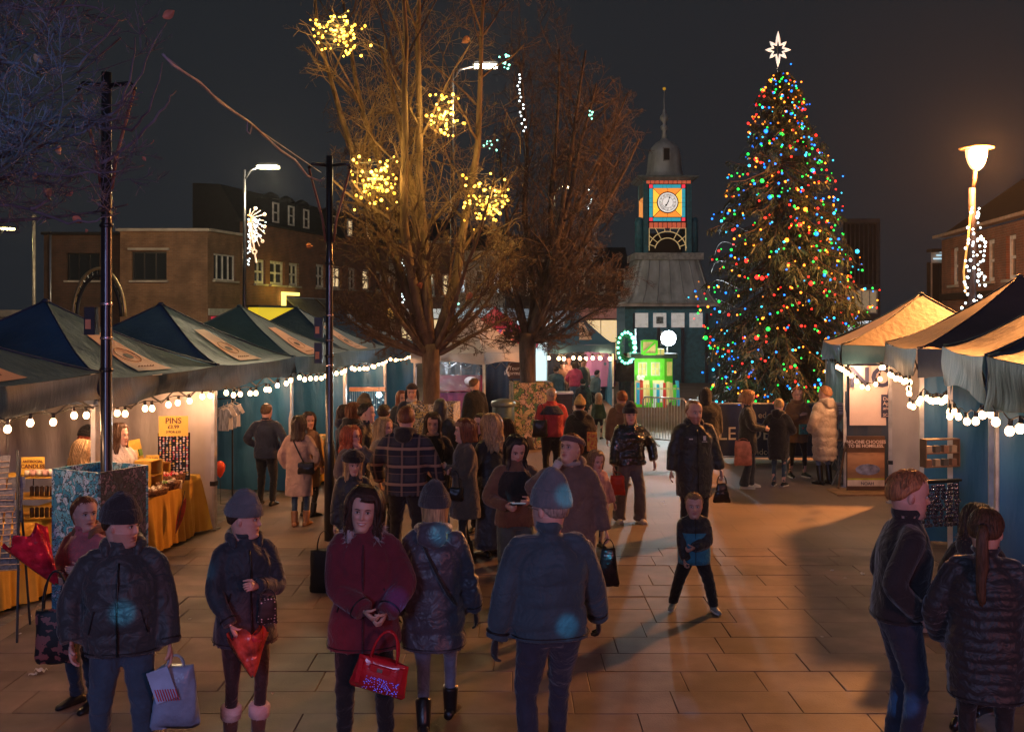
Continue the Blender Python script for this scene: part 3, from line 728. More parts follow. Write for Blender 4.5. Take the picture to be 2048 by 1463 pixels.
# rows: leg lines 8.07, 11.07, 14.07, ...
names = ['nearest left gazebo, its navy canopy cut off by the photo edge, white inside', 'big navy gazebo with the white wall and pins stall, second from the left edge',
         'blue gazebo with baby clothes hanging inside, third in the left row', 'blue gazebo between the tall lamp post and the black pole, fourth in the left row',
         'blue gazebo with the small white star light inside, fifth in the left row', 'pale blue last gazebo of the left row beside the bare tree trunk']
for i in range(6):
    y0 = 8.07 + 3 * i; 
    walls = [(1, T_WHITE if i < 2 else T_WALLB), (2, T_WHITE if i < 2 else T_WALLB)]
    if i == 0: walls = [(2, T_WHITE)]
    r, sf = gazebo(names[i], lf(y0 + .02), lf(y0 + 2.98), 1, 2.2 + (.06 if i == 0 else 0), 3.04, GL, T_BLUE, T_NAVY if i < 3 else T_BLUE, walls, vh=.30, seed=10 + i)
    LG.append((r, sf))
# right row
GR = 'gazebos in the right stall row'
r1, s1 = gazebo('orange-lit gazebo nearest the christmas tree with the NO banner on its side', (5.58, 17.6), (6.15, 20.5), -1, 2.38, 3.26, GR, T_TAN, T_TEALD, [(0, T_NAVY), (3, T_NAVY), (2, T_NAVY)], vh=.32, seed=31, banner=False)
r2, s2 = gazebo('middle right gazebo with cream side wall and navy shiny valance', (5.15, 13.2), (5.80, 16.1), -1, 2.45, 3.4, GR, T_DGREY, T_NAVY, [(1, T_WHITE), (2, T_WHITE), (3, T_WALLB)], vh=.36, seed=32, banner=False)
r3, s3 = gazebo('right gazebo with teal valance and white legs behind the man in black', (4.02, 8.8), (4.84, 11.6), -1, 2.52, 3.5, GR, T_DGREY, T_TEALD, [(1, T_WALLB), (2, T_WALLB)], vh=.38, seed=33, banner=False)
r4, s4 = gazebo('nearest right gazebo, only its folded teal corner inside the frame', (3.5, 5.5), (3.98, 8.6), -1, 2.52, 3.5, GR, T_DGREY, T_TEALD, [(1, T_WALLB), (2, T_WALLB)], vh=.42, seed=34, banner=False)
# centre gazebos
gazebo('white gazebo with clear side and purple counter behind the left bare tree', (GX(968, 23.5), 23.5), (GX(830, 24.5), 24.5), -1, 2.05, 2.95, 'gazebos at the back of the square', T_WHITE, T_WHITE, [(2, T_NAVY)], vh=.25, seed=41, banner=False)
gazebo('red gazebo with a crimson pyramid roof behind the white one', (GX(985, 27.5), 27.5), (GX(893, 28.5), 28.5), -1, 2.2, 3.1, 'gazebos at the back of the square', T_RED, T_RED, [(2, T_RED)], vh=.25, seed=42, banner=False, depth=2.2)
gF, sF = gazebo('far teal gazebo with emblem sheet on its roof and a pink patterned backdrop', (GX(1092, 33), 33), (GX(1226, 33), 33), 1, 2.0, 3.0, 'gazebos at the back of the square', T_BLUE, T_BLUE, [(2, T_NAVY), (1, T_WALLB)], vh=.28, seed=43, banner=False, depth=2.6)
f = sF[0]
g = MB(); g.grid(lambda s, t: f(.50 + .24 * s + .05 * t, .22 + .5 * t) + np.array([0, -.012, .02]), 6, 6); bo = g.build('roof_banner', M_BAN, gF)
g = MB(); g.add([f(.65 + .035 * math.cos(t), .5 + .10 * math.sin(t)) + np.array([0, -.02, .035]) for t in np.linspace(0, 2 * math.pi, 16, endpoint=False)], [tuple(range(16))]); g.build('emblem', M_INK, bo)
# small dark gazebo far right, behind the tree
gazebo('small dark green gazebo far behind, between the christmas tree and the orange-lit roof', (GX(1718, 33), 33), (GX(1775, 33.6), 33.6), -1, 2.0, 2.85, 'gazebos at the back of the square', T_BLUE, T_BLUE, [(0, T_NAVY)], seed=44, banner=False)

# ================================================================ FESTOON LIGHTS
M_BULB = mat('warm_bulb', (1, .9, .7), .3, var=0, bump=0, emis=(1, .56, .26), es=14, sample=False)
M_SOCK = mat('bulb_socket', (.02, .02, .02), .4)
M_CABLE = mat('black_cable', (.02, .02, .022), .5)
def bulb_mesh(rad=.032):
    g = MB(); g.lathe([(0, -.062), (.016, -.058), (.028, -.045), (.032, -.028), (.028, -.01), (.016, .006), (.012, .015), (0, .016)], 10); return g.mesh('bulb', True)
BM = bulb_mesh(); BM.materials.append(M_BULB)
g = MB(); g.tube([(0, 0, .01), (0, 0, .06)], .017, 8); SM = g.mesh('socket'); SM.materials.append(M_SOCK)
def festoon(label, pts, n, group, lights=3, energy=26, s=1.05, jit=.02, lc=(1, .51, .26), inb=None):
    """pts world polyline; n bulbs hung from it"""
    pts = np.array(pts, float); rs = np.random.RandomState(len(label) + n)
    root = thing('festoon_lights', label, 'string lights', tuple(pts[0]), 0, group)
    seg = np.linalg.norm(np.diff(pts, axis=0), axis=1); cum = np.r_[0, np.cumsum(seg)]
    def at(d):
        return np.array([np.interp(d, cum, pts[:, k_]) for k_ in range(3)])
    ds = [cum[-1] * (i + .5 + rs.uniform(-.3, .3)) / n for i in range(n)]
    path = []
    for d in np.linspace(0, cum[-1], 4 * n + 1): path.append(at(d) - pts[0] + [0, 0, .015 * math.sin(d * 9)])
    g = MB(); g.tube(path, .006, 5); g.build('cable', M_CABLE, root, True)
    for d in ds:
        p = at(d) - pts[0] + [0, 0, -.055 + .015 * math.sin(d * 9)]
        b = link('bulb', BM, None, root, tuple(p), (rs.uniform(-.15, .15), rs.uniform(-.15, .15), 0), (s,) * 3)
        so = link('socket', SM, None, b)
    for i in range(lights):
        p = at(cum[-1] * (i + .5) / lights); o_ = inb if inb is not None else (-.22 if p[0] < -1 else (.2 if p[0] > 2 else 0)); lamp('festoon_bulb_light', 'POINT', (p[0] + o_, p[1], p[2] - .09), energy * 1.45, lc, .05)
    return root
def sag(a, b, s, n=9):
    a, b = np.array(a, float), np.array(b, float)
    return [a + (b - a) * t - np.array([0, 0, 4 * s * t * (1 - t)]) for t in np.linspace(0, 1, n)]
GFL = 'bulb strings under the left stall eaves'
def lfp(Y, z, off=.07):
    x, y = lf(Y); return (x + off, y, z)
festoon('bulbs hanging under the nearest left gazebo up to the black pole', sag(lfp(8.3, 1.97), lfp(11.0, 1.93), .02), 8, GFL, 2, 20)
festoon('bulbs above the pins stall right of the black pole', sag(lfp(11.15, 1.88), lfp(14.0, 1.92), .03), 9, GFL, 3, 20)
festoon('bulbs above the hanging baby clothes', sag(lfp(14.1, 1.90), lfp(17.0, 1.93), .09), 10, GFL, 2, 20)
festoon('bulbs under the fourth left gazebo before the second black pole', sag(lfp(17.1, 1.93), lfp(20.0, 1.93), .07), 10, GFL, 2, 20)
festoon('bulbs just right of the second black pole', sag(lfp(20.1, 1.93), lfp(23.0, 1.97), .06), 10, GFL, 2, 20)
festoon('dense bulbs left of the bare tree trunk', sag(lfp(23.2, 1.98), lfp(25.9, 1.98), .02), 9, GFL, 1, 22)
GFR = 'bulb strings on the right stalls'
festoon('tight bulb string at the corner by the NO banner top left', [tuple(P(1672, 722, 17.3)), tuple(P(1705, 744, 17.2))], 6, GFR, 1, 14)
festoon('bulb string drooping over the NO banner', [tuple(P(1705, 745, 17.2)), tuple(P(1725, 765, 17.0)), tuple(P(1745, 764, 16.8)), tuple(P(1762, 745, 16.6)), tuple(P(1762, 726, 16.5)), tuple(P(1775, 722, 16.3))], 7, GFR, 1, 14)
festoon('bulb string across the cream wall', sag(P(1778, 738, 16.0), P(1822, 752, 14.2), .02), 8, GFR, 1, 14)
festoon('bright bulb tangle under the shiny navy valance', [tuple(P(1818, 755, 13.8)), tuple(P(1818, 795, 13.5)), tuple(P(1832, 800, 13.2)), tuple(P(1848, 778, 13.0)), tuple(P(1870, 790, 12.5)), tuple(P(1896, 783, 11.7))], 14, GFR, 2, 14)
festoon('two bulbs hanging down the white leg at the right', [tuple(P(1899, 800, 11.5)), tuple(P(1901, 832, 11.4))], 2, GFR, 0)
festoon('bulb string between the two nearest right legs', sag(P(1902, 800, 11.4), P(1976, 805, 8.9), .10), 5, GFR, 1, 12)
festoon('bulbs at the right edge of the photo', [tuple(P(1976, 806, 8.8)), tuple(P(1990, 818, 8.3)), tuple(P(2020, 835, 7.6)), tuple(P(2062, 840, 7.0))], 4, GFR, 1, 8)
festoon('amber bulbs along the far gazebo eave with the pink backdrop', [tuple(P(1092, 710, 32.8)), tuple(P(1226, 710, 32.8))], 9, 'bulb strings at the back', 2, 30, 1.7, lc=(1, .55, .22))

# ================================================================ POLES, LAMPS, WIRES
M_POLE = mat('black_pole_paint', (.012, .013, .016), .28, var=.3, bump=.05, coat=.3)
M_RIVET = mat('steel_band', (.5, .42, .4), .25, metal=.9)
def bracket_pole(label, x, y, H, s=1.0):
    r = thing('lamp_pole', label, 'pole', (x, y, 0), 0, 'black banner poles standing in the square')
    g = MB(); g.lathe([(.075 * s, 0), (.075 * s, 1.2), (.055 * s, 1.25), (.05 * s, H * .72), (.046 * s, H), (0, H)], 20); g.build('pole_shaft', M_POLE, r, True)
    for z in (1.25, 2.35, H * .72): g = MB(); g.lathe([(.058 * s, z - .02), (.068 * s, z), (.058 * s, z + .02)], 16, cap=False); g.build('pole_collar', M_POLE, r, True)
    for sx_ in (-1, 1):
        g = MB(); g.tube([(sx_ * .04, 0, H - .12), (sx_ * .22, 0, H - .1), (sx_ * .27, 0, H - .16)], .022, 8); g.build('bracket_arm', M_POLE, r, True)
        g = MB(); g.tube([(sx_ * .26, 0, H - .17), (sx_ * .2, 0, H - .4), (sx_ * .09, 0, H - .8), (sx_ * .05, 0, H - 1.1)], .016, 8); g.build('bracket_brace', mat('rusty_brace', (.2, .09, .06), .5), r, True)
    for z0 in ((2.72, 2.9), ) if s == 1 else ((2.62, 2.8), (2.3, 2.48)):
        zc = sum(z0) / 2
        g = MB(); g.box((-.13, -.02, zc), (.1, .12, .26)); jb = g.build('control_box', mat('black_plastic_box', (.015, .015, .018), .4), r)
        g = MB(); g.box((-.14, -.085, zc - .03), (.05, .006, .09)); g.build('warning_sticker', mat('orange_sticker', (.6, .25, .12)), jb)
        for z in (zc - .16, zc + .16): g = MB(); g.lathe([(.057 * s, z - .012), (.06 * s, z), (.057 * s, z + .012)], 16, cap=False); g.build('steel_band', M_RIVET, r, True)
    return r
bracket_pole('tall black pole rising from the blue painted planter box at left', GX(213, 9.9), 9.9, 5.15)
bracket_pole('thinner black pole standing left of centre with two control boxes', GX(659, 13.4), 13.4, 4.9, .9)
g = MB()
pts = [P(325, 108, 9.6), P(345, 130, 9.7), P(400, 165, 10.2), P(440, 205, 10.6), P(500, 245, 11.5), P(560, 300, 12.4), P(590, 320, 12.8), P(615, 352, 13.1), P(640, 362, 13.35), P(650, 355, 13.4)]
g.tube([tuple(p) for p in pts], .013, 6); g.tube([tuple(p) for p in (P(325, 108, 9.6), P(420, 185, 10.5), P(520, 262, 11.9), P(642, 345, 13.4))], .006, 5)
g.tube([tuple(p) for p in (P(495, 243, 11.4), P(494, 262, 11.4), P(500, 268, 11.4), P(504, 250, 11.5))], .008, 5)
tag(g.build('overhead_cable', mat('grey_cable', (.3, .28, .32), .5), None, True), 'grey looping cable slung between the two black poles', 'cable')
def street_lamp(label, px, Y, ztop, head_px, col=(1, .9, .5), side=1, es=30, deco=None, pm=None, hl=.75, grp='modern street lamps'):
    r = thing('street_lamp', label, 'street lamp', (GX(px, Y), Y, 0), 0, grp)
    g = MB(); g.lathe([(.09, 0), (.085, 1.5), (.06, ztop * .5), (.045, ztop - .1), (0, ztop - .08)], 12); g.build('lamp_pole', pm or M_POLE, r, True)
    g = MB(); g.tube([(0, 0, ztop - .4), (side * .2, 0, ztop - .1), (side * (head_px - .3), 0, ztop)], .035, 8); g.build('lamp_arm', pm or M_POLE, r, True)
    g = MB(); g.box((side * head_px, 0, ztop + .06), (hl, .34, .09), taper=.8); h_ = g.build('lamp_head', M_METALD, r)
    g = MB(); g.box((side * head_px, -.02, ztop - .01), (hl * .85, .32, .06)); g.build('led_panel', mat('led_%d' % es, (1, 1, .9), .4, emis=col, es=es, sample=False), h_)
    return r
M_PGREY = mat('grey_lamp_post', (.3, .31, .28), .4, metal=.4)
sl = street_lamp('modern street lamp with sunburst decoration behind the blue gazebos', 489, 33, 7.55, .75, es=26)
street_lamp('street lamp whose strip head shines through the left bare tree top', 905, 30, 10.0, .95, es=30, col=(1, .85, .5))
street_lamp('small far street lamp shining between the trees left of the clock', 1108, 52, 9.25, .65, es=30, col=(1, .85, .45))
street_lamp('street lamp glowing at the far left edge', -6, 40, 6.2, .4, es=40, col=(1, .85, .3), hl=.5)
p_ = thing('lamp_post', 'plain grey post without a lit head left of the brick building', 'pole', (GX(68, 40), 40, 0)); g = MB(); g.lathe([(.08, 0), (.06, 6.6), (0, 6.62)], 10); g.build('post_shaft', M_PGREY, p_, True); g = MB(); g.sphere((0, 0, 6.65), .09, 8, 6); g.build('post_cap', M_PGREY, p_)
# sunburst motif on the lamp post
M_ROPE = mat('warm_rope_light', (1, .85, .7), emis=(1, .60, .32), es=1.0, sample=False)
M_FAIRYW = mat('white_fairy_bulb', (.8, .95, 1), emis=(.75, .95, 1), es=5, sample=False)
sb = thing('sunburst_motif', 'half sunburst of warm rope light hung on the lamp post', 'decoration', tuple(P(497, 437, 32.85)))
q = 33 / F
for i, (dx, dy) in enumerate([(4, -20), (14, -20), (24, -16), (32, -8), (30, 4), (32, 16), (33, 30), (28, 45), (22, 55), (14, 38), (8, 26), (5, 60), (8, 48)]):
    L_ = math.hypot(dx, dy); g = MB(); g.tube([(dx / L_ * 6 * q, 0, -dy / L_ * 6 * q), (dx * q, 0, -dy * q)], .015, 5); ry = g.build('ray', M_ROPE, sb)
    if i % 2: g = MB(); g.tube([(dx * q + 2.6 * q * math.cos(t), 0, -dy * q + 2.6 * q * math.sin(t)) for t in np.linspace(0, 6.28, 12, endpoint=False)], .018, 4, closed=True); g.build('ray_ring', M_ROPE, ry)
g = MB(); g.tube([(6.5 * q * math.cos(t), 0, 6.5 * q * math.sin(t)) for t in np.linspace(-1.8, 1.8, 16)], .03, 5); g.build('hub', mat('hub_orange', (1, .4, .1), emis=(1, .45, .15), es=1.5, sample=False), sb)
g = MB(); g.tube([(5 * q, 0, -20 * q), (12 * q, 0, -62 * q)], .028, 5); g.tube([(12 * q + 4 * q * math.cos(t), 0, -66 * q + 4 * q * math.sin(t)) for t in np.linspace(0, 6.28, 14, endpoint=False)], .025, 4, closed=True); g.tube([(13 * q, 0, -70 * q), (16 * q, 0, -88 * q)], .028, 5); g.build('long_ray', M_ROPE, sb)
rs = random.Random(5)
g = MB()
for i in range(70):
    t = rs.random(); x = rs.choice([1 + 8 * t * 0 + rs.uniform(-2, 3), 10 + 26 * t * rs.random()]); yv = -rs.uniform(0, 95) if x < 5 else -rs.uniform(0, 60) * (1 - x / 60)
    g.sphere((x * q, -.03, yv * q), .02, 6, 4)
tag(g.build('fairy_bulbs', M_FAIRYW, sb), kind='stuff')
# arched truss behind the first gazebo
ar = thing('arch_sign', 'curved metal arch sign rising behind the leftmost navy gazebo', 'arch', tuple(P(198, 633, 30)))
q = 30 / F
for rr, m_ in ((52, mat('gilt_arch', (.5, .38, .18), .3, metal=.6)), (44, M_METALD)):
    g = MB(); g.tube([(rr * q * math.cos(t), 0, (rr * 1.85 * math.sin(t)) * q) for t in np.linspace(0, math.pi, 26)], .05, 6); g.build('arch_band', m_, ar, True)
for t in np.linspace(.3, math.pi - .3, 14): g = MB(); g.tube([(44 * q * math.cos(t), 0, 81 * q * math.sin(t)), (52 * q * math.cos(t), 0, 96 * q * math.sin(t))], .03, 5); g.build('arch_strut', M_METALD, ar)
# ---- heritage lamp on the right
hl = thing('heritage_lamp', 'glowing orange bowl street lamp wrapped with white fairy lights at right', 'street lamp', (GX(1953, 20), 20, 0))
q = 20 / F; gx0 = -9 * q
g = MB(); g.lathe([(.11, 0), (.11, 1.1), (.085, 1.2), (.08, 2.6), (.07, 4.6), (.06, 5.3), (0, 5.3)], 14, (gx0, 0, 0)); g.build('lamp_pole', mat('purple_black_pole', (.018, .014, .02), .6), hl, True)
g = MB(); g.tube([(gx0, 0, 5.25), (gx0 + .05, 0, 5.45), (-.02, 0, 5.66)], .04, 8); g.build('lamp_neck', mat('orange_lit_neck', (.05, .035, .025), .5), hl, True)
M_BOWL = mat('lamp_bowl', (1, .9, .8), .3, var=0, emis=(1, .50, .18), es=2.6, sample=False)
g = MB(); g.lathe([(0, 5.62), (.05, 5.63), (.11, 5.69), (.155, 5.78), (.19, 5.90), (.20, 6.03), (.0, 6.08)], 24); bwl = g.build('lamp_bowl', M_BOWL, hl, True)
bwl.visible_shadow = True
g = MB(); g.lathe([(.21, 6.045), (.31, 6.04), (.32, 6.06), (.2, 6.09), (.05, 6.12), (0, 6.12)], 24); g.build('lamp_canopy', mat('glowing_canopy_paint', (.3, .15, .06), .4, emis=(1, .4, .08), es=.3, sample=False), hl, True)  # bowl light on the canopy is put in as emission
g = MB(); g.tube([(gx0 - .05, -.07, 4.9), (gx0 - .12, -.09, 4.3), (gx0 - .2, -.09, 3.7), (gx0 - .16, -.08, 3.3)], .02, 5); g.build('rope_coil', mat('amber_rope', (.7, .35, .1), emis=(1, .5, .12), es=.8, sample=False), hl, True)
rs = random.Random(8)
for i in range(110):
    z = rs.uniform(2.5, 4.95); k_ = rs.choice([-1, 1]); x = gx0 + k_ * rs.uniform(.02, .2 * (1 if z < 4.7 else .4)) - (.08 if z < 3.4 else 0)
    if i == 0: g = MB(); g.sphere((0, 0, 0), .023, 6, 5); FB = g.mesh('fairy_bulb', True); FB.materials.append(M_FAIRYW)
    link('fairy_bulb', FB, None, hl, (x, -.11 - rs.random() * .05, z), sc=(rs.uniform(.7, 1.3),) * 3)

# ================================================================ ART BOXES, BINS
def art_fn(pal, sc, edge, seed):
    def fn(N, L, co):
        n = tex(N, L, 'Noise', co, Scale=7.0, Detail=3.0); c0 = mixc(N, L, .30, co, n.outputs['Color'])
        v = tex(N, L, 'Voronoi', mapping(N, L, c0, loc=(seed, seed * .7, 1)), Scale=sc); v2 = tex(N, L, 'Voronoi', mapping(N, L, c0, loc=(seed, seed * .7, 1)), Scale=sc); v2.feature = 'DISTANCE_TO_EDGE'
        v3 = tex(N, L, 'Voronoi', mapping(N, L, c0, loc=(seed + 3, seed * .2, 1)), Scale=sc * 2.3); v3.feature = 'DISTANCE_TO_EDGE'
        sx = N.new('ShaderNodeSeparateColor'); L.new(v.outputs['Color'], sx.inputs[0])
        c = ramp(N, L, sx.outputs[0], [(i / len(pal), p) for i, p in enumerate(pal)], 'CONSTANT')
        c = mixc(N, L, math_(N, L, 'LESS_THAN', v3.outputs['Distance'], edge * .6), c, (.03, .05, .08))
        c = mixc(N, L, math_(N, L, 'LESS_THAN', v2.outputs['Distance'], edge), c, (.01, .02, .035))
        return c, None
    return fn
ART_B = nodemat('teal_doodle_print', art_fn([(.03, .3, .5), (.1, .42, .62), (.25, .5, .7), (.02, .2, .38), (.4, .55, .75), (.06, .35, .55)], 19, .05, 2.0), .45)
ART_P = nodemat('purple_doodle_print', art_fn([(.08, .07, .13), (.13, .1, .16), (.05, .09, .13), (.22, .17, .24), (.04, .06, .07)], 24, .09, 5.0), .45)
ART_G = nodemat('green_leaf_print', art_fn([(.4, .32, .14), (.5, .35, .22), (.07, .2, .06), (.5, .42, .2), (.2, .26, .08), (.55, .38, .28)], 12, .05, 9.0), .5)
ART_Y = nodemat('yellow_sketch_print', art_fn([(.7, .5, .12), (.75, .58, .25), (.65, .42, .1), (.8, .65, .35)], 16, .06, 4.0), .5)
M_CONC = mat('pale_concrete', (.35, .34, .33), .8, vs=5)
def art_box(label, x, y, w, d, H, rz, mf, ms, open_=True, grp='painted planter boxes'):
    r = thing('planter_box', label, 'planter', (x, y, 0), rz, grp)
    for (cx_, cy_, sx_, sy_, m_) in ((0, -d / 2, w, .03, mf), (0, d / 2, w, .03, mf), (w / 2 - .015, 0, .03, d - .03, ms), (-w / 2 + .015, 0, .03, d - .03, mf)):
        g = MB(); g.box((cx_, cy_, H / 2 + .01), (sx_, sy_, H)); pn = g.build('box_panel', m_, r)
        for dx in (-1, 1):
            for zz in (.06, H - .05):
                g = MB(); p = (cx_ + (dx * (sx_ / 2 - .04) if sx_ > .1 else 0), cy_ + (-.017 if sx_ > .1 else dx * (sy_ / 2 - .04)), zz)
                if sx_ <= .1: p = (cx_ + .017 * (1 if cx_ > 0 else -1), cy_ + dx * (sy_ / 2 - .04), zz)
                g.sphere(p, .009, 6, 4); g.build('screw', M_GALV, pn)
    g = MB(); g.box((0, 0, H - .12), (w - .07, d - .05, .02)); g.build('planter_floor', M_CONC, r)
    return r
art_box('blue doodle-painted planter box around the tall black pole at left', GX(197, 9.9), 9.95, .62, .56, 1.42, R(-28), ART_B, ART_P)
art_box('green and ochre leaf-painted box around the second bare tree trunk', GX(1062, 22.7), 22.9, .86, .7, 1.42, R(8), ART_G, M_CONC)
art_box('yellow sketch-painted box around the left bare tree trunk', GX(866, 17.4), 17.6, .78, .7, 1.4, R(-6), ART_Y, ART_Y)
bn = thing('litter_bin', 'dark green metal litter bin between the painted boxes', 'bin', (GX(1007, 21.5), 21.5, 0))
M_BIN = mat('bin_green_grey', (.06, .1, .11), .4, metal=.3)
g = MB(); g.lathe([(.2, 0), (.23, .05), (.23, 1.05), (.2, 1.1), (0, 1.1)], 20); g.build('bin_body', M_BIN, bn, True)
g = MB(); g.lathe([(.25, 1.02), (.26, 1.06), (.25, 1.12), (.1, 1.17), (0, 1.17)], 20); g.build('bin_lid', mat('bin_lid', (.15, .2, .2), .35, metal=.4), bn, True)
cb = thing('utility_cabinet', 'black cabinet with pale top edge behind the man in the red jacket', 'cabinet', (GX(1112, 24), 24, 0))
g = MB(); g.box((0, 0, .55), (.72, .5, 1.1)); g.build('cabinet_body', M_METALD, cb)
g = MB(); g.box((0, 0, 1.115), (.78, .56, .03)); g.build('cabinet_top', M_GALV, cb)
g = MB(); g.box((0, -.255, .55), (.6, .012, .9)); g.build('cabinet_door', mat('cabinet_door', (.02, .022, .025), .3), cb)
# tourist information arrow sign
ts = thing('arrow_sign', 'brown Tourist Information arrow sign beside the second bare tree', 'sign', tuple(P(1030, 741, 24.5)))
q = 24.5 / F
g = MB(); g.plate([(-20 * q, 0, 0), (-13 * q, 0, -16 * q), (22 * q, 0, -16 * q), (22 * q, 0, 16 * q), (-13 * q, 0, 16 * q)], .02); g.build('sign_board', mat('brown_sign', (.05, .025, .018), .4), ts)
MWS = mat('sign_white', (.6, .58, .55), .5)
lettering('Tourist\nInformation', .125, MWS, ts, (4 * q, -.012, 0)).location = (3.2 * q, -.03, 0)
g = MB(); g.tube([(-12 * q, -.01, -11 * q), (-17 * q, -.01, 0), (-12 * q, -.01, 11 * q)], .02, 4); g.build('sign_arrow', MWS, ts)
g = MB(); g.tube([(22 * q, .05, -108 * q), (22 * q, .05, 20 * q)], .04, 8); g.build('sign_post', M_METALD, ts)
# white glowing banner / ticket booth
wb = thing('lit_banner', 'tall glowing white banner panel right of the second bare tree trunk', 'banner', (GX(1079, 29), 29, 0))
g = MB(); g.box((0, 0, 1.15), (.38, .1, 2.1)); g.build('banner_panel', mat('glow_white', (.8, .9, .92), emis=(.7, .93, 1), es=.95, sample=False, var=.15, vs=2), wb)
for sx_ in (-1, 1): g = MB(); g.tube([(sx_ * .21, 0, 0), (sx_ * .21, 0, 2.25)], .02, 6); g.build('banner_pole', M_GALV, wb)
g = MB(); g.box((0, 0, .03), (.5, .4, .06)); g.build('banner_base', M_METALD, wb)
# ================================================================ TREES
M_BARK = mat('tree_bark', (.13, .085, .05), .85, vs=9, bump=.7, bs=25, stretch=(1, 1, .3), var=.4)
M_TWIG = mat('bare_twigs', (.12, .075, .045), .8, var=.3, bump=0)
M_BARK2 = mat('dark_tree_bark', (.07, .055, .05), .85, vs=9, bump=.7, bs=25, stretch=(1, 1, .3), var=.4)
M_TWIG2 = mat('dark_bare_twigs', (.075, .055, .045), .8, var=.3, bump=0)
def segs_mesh(name, S_, m, parent):
    """S_: array (k, 8): p0 p1 r0 r1 -> triangular prisms"""
    S_ = np.array(S_); p0, p1 = S_[:, 0:3], S_[:, 3:6]; r0, r1 = S_[:, 6], S_[:, 7]
    d = p1 - p0; L_ = np.linalg.norm(d, axis=1)[:, None] + 1e-9; d = d / L_
    ref = np.where(np.abs(d[:, 2:3]) < .9, np.array([[0, 0, 1.]]), np.array([[1., 0, 0]]))
    u = np.cross(d, ref); u /= np.linalg.norm(u, axis=1)[:, None]; w = np.cross(d, u)
    V = []
    for a in (0, 2.094, 4.189):
        o = u * math.cos(a) + w * math.sin(a); V.append(p0 + o * r0[:, None]); V.append(p1 + o * r1[:, None])
    V = np.stack(V, 1).reshape(-1, 3); n = len(S_); b = (np.arange(n) * 6)[:, None]
    F_ = np.concatenate([b + np.array([[0, 2, 3, 1]]), b + np.array([[2, 4, 5, 3]]), b + np.array([[4, 0, 1, 5]])], 1).reshape(-1, 4)
    me = bpy.data.meshes.new(name); me.from_pydata(V.tolist(), [], F_.tolist()); me.update(); me.materials.append(m)
    return link(name, me, None, parent)
def bare_tree(label, base, trunk_r, zfork, limbs, seed, mats, gscale=1.0, extra=(), n1=9, n2=7, n3=5, lmul=1.0, group='bare trees lit by the market', twr=.0045, env=None):
    rs = np.random.RandomState(seed); r = thing('bare_tree', label, 'tree', tuple(base), 0, group); base = np.array(base)
    tr = MB(); S_ = []
    tr.tube([(0, 0, -.02), (0, 0, .3), (.02, 0, zfork * .5), (0, .02, zfork * .85), (0, 0, zfork + .15)], [trunk_r * 1.35, trunk_r * 1.05, trunk_r, trunk_r * 1.08, trunk_r * 1.15], 14)
    def curve(p, d, L_, n, wob, up=0.0):
        pts = [np.array(p, float)]; d = np.array(d, float); d /= np.linalg.norm(d)
        for i in range(n):
            d = d + rs.normal(size=3) * wob + np.array([0, 0, up]); d /= np.linalg.norm(d); pts.append(pts[-1] + d * L_ / n)
        return np.array(pts)
    def sub(pts, rad, lev, L_):
        n = len(pts)
        for i in range(n - 1):
            r0 = rad * (1 - .85 * i / (n - 1)); r1 = rad * (1 - .85 * (i + 1) / (n - 1))
            S_.append((*pts[i], *pts[i + 1], max(r0, twr), max(r1, twr * .8)))
        if lev == 0: return
        k = {3: n1, 2: n2, 1: n3}[lev]
        for j in range(k):
            t = rs.uniform(.15, 1.0); i = min(int(t * (n - 1)), n - 2); q = pts[i] + (pts[i + 1] - pts[i]) * (t * (n - 1) - i)
            if env is not None and not env(q + base): continue
            d = pts[i + 1] - pts[i]; d /= np.linalg.norm(d)
            a = rs.normal(size=3); a -= d * (a @ d); a /= np.linalg.norm(a); sp = rs.uniform(.5, 1.1)
            nd = d * math.cos(sp) + a * math.sin(sp)
            l2 = L_ * rs.uniform(.35, .6); sub(curve(q, nd, l2, 4 if lev > 1 else 3, .16, .05), rad * .45 * (1.1 - t * .5), lev - 1, l2)
    for (ax, ay, az, L_, rr) in limbs:
        p = np.array([ax * .02, ay * .02, zfork - .05]) ; pts = curve(p, (ax, ay, az), L_, 9, .07, .05)
        if env is not None:
            ok_ = [env(q + base) for q in pts[3:]]; kk_ = 3 + (ok_.index(False) if False in ok_ else len(ok_)); t_ = np.linspace(0, kk_ - 1, 10); pts = np.array([[np.interp(v_, range(len(pts)), pts[:, c_]) for c_ in range(3)] for v_ in t_])
        tr.tube(pts, np.linspace(rr, rr * .25, len(pts)), 9)
        for j in range(int(13 * gscale)):
            t = rs.uniform(.12, 1.0); i = min(int(t * 9), 8); q = pts[i] + (pts[i + 1] - pts[i]) * (t * 9 - i)
            d = pts[i + 1] - pts[i]; d /= np.linalg.norm(d); a = rs.normal(size=3); a -= d * (a @ d); a /= np.linalg.norm(a); sp = rs.uniform(.45, 1.0)
            l2 = L_ * rs.uniform(.2, .38) * lmul; sub(curve(q, d * math.cos(sp) + a * math.sin(sp), l2, 6, .13, .04), rr * .38 * (1.1 - .6 * t), 3, l2)
    tr.build('trunk', mats[0], r, True)
    if S_:
        S_ = np.array(S_)
        if env is not None: S_ = S_[[env(q) for q in (S_[:, 3:6] + base)]]
        tag(segs_mesh('crown', S_, mats[1], r), kind='stuff')
    return r
rs = random.Random(12)
Y1 = 17.5
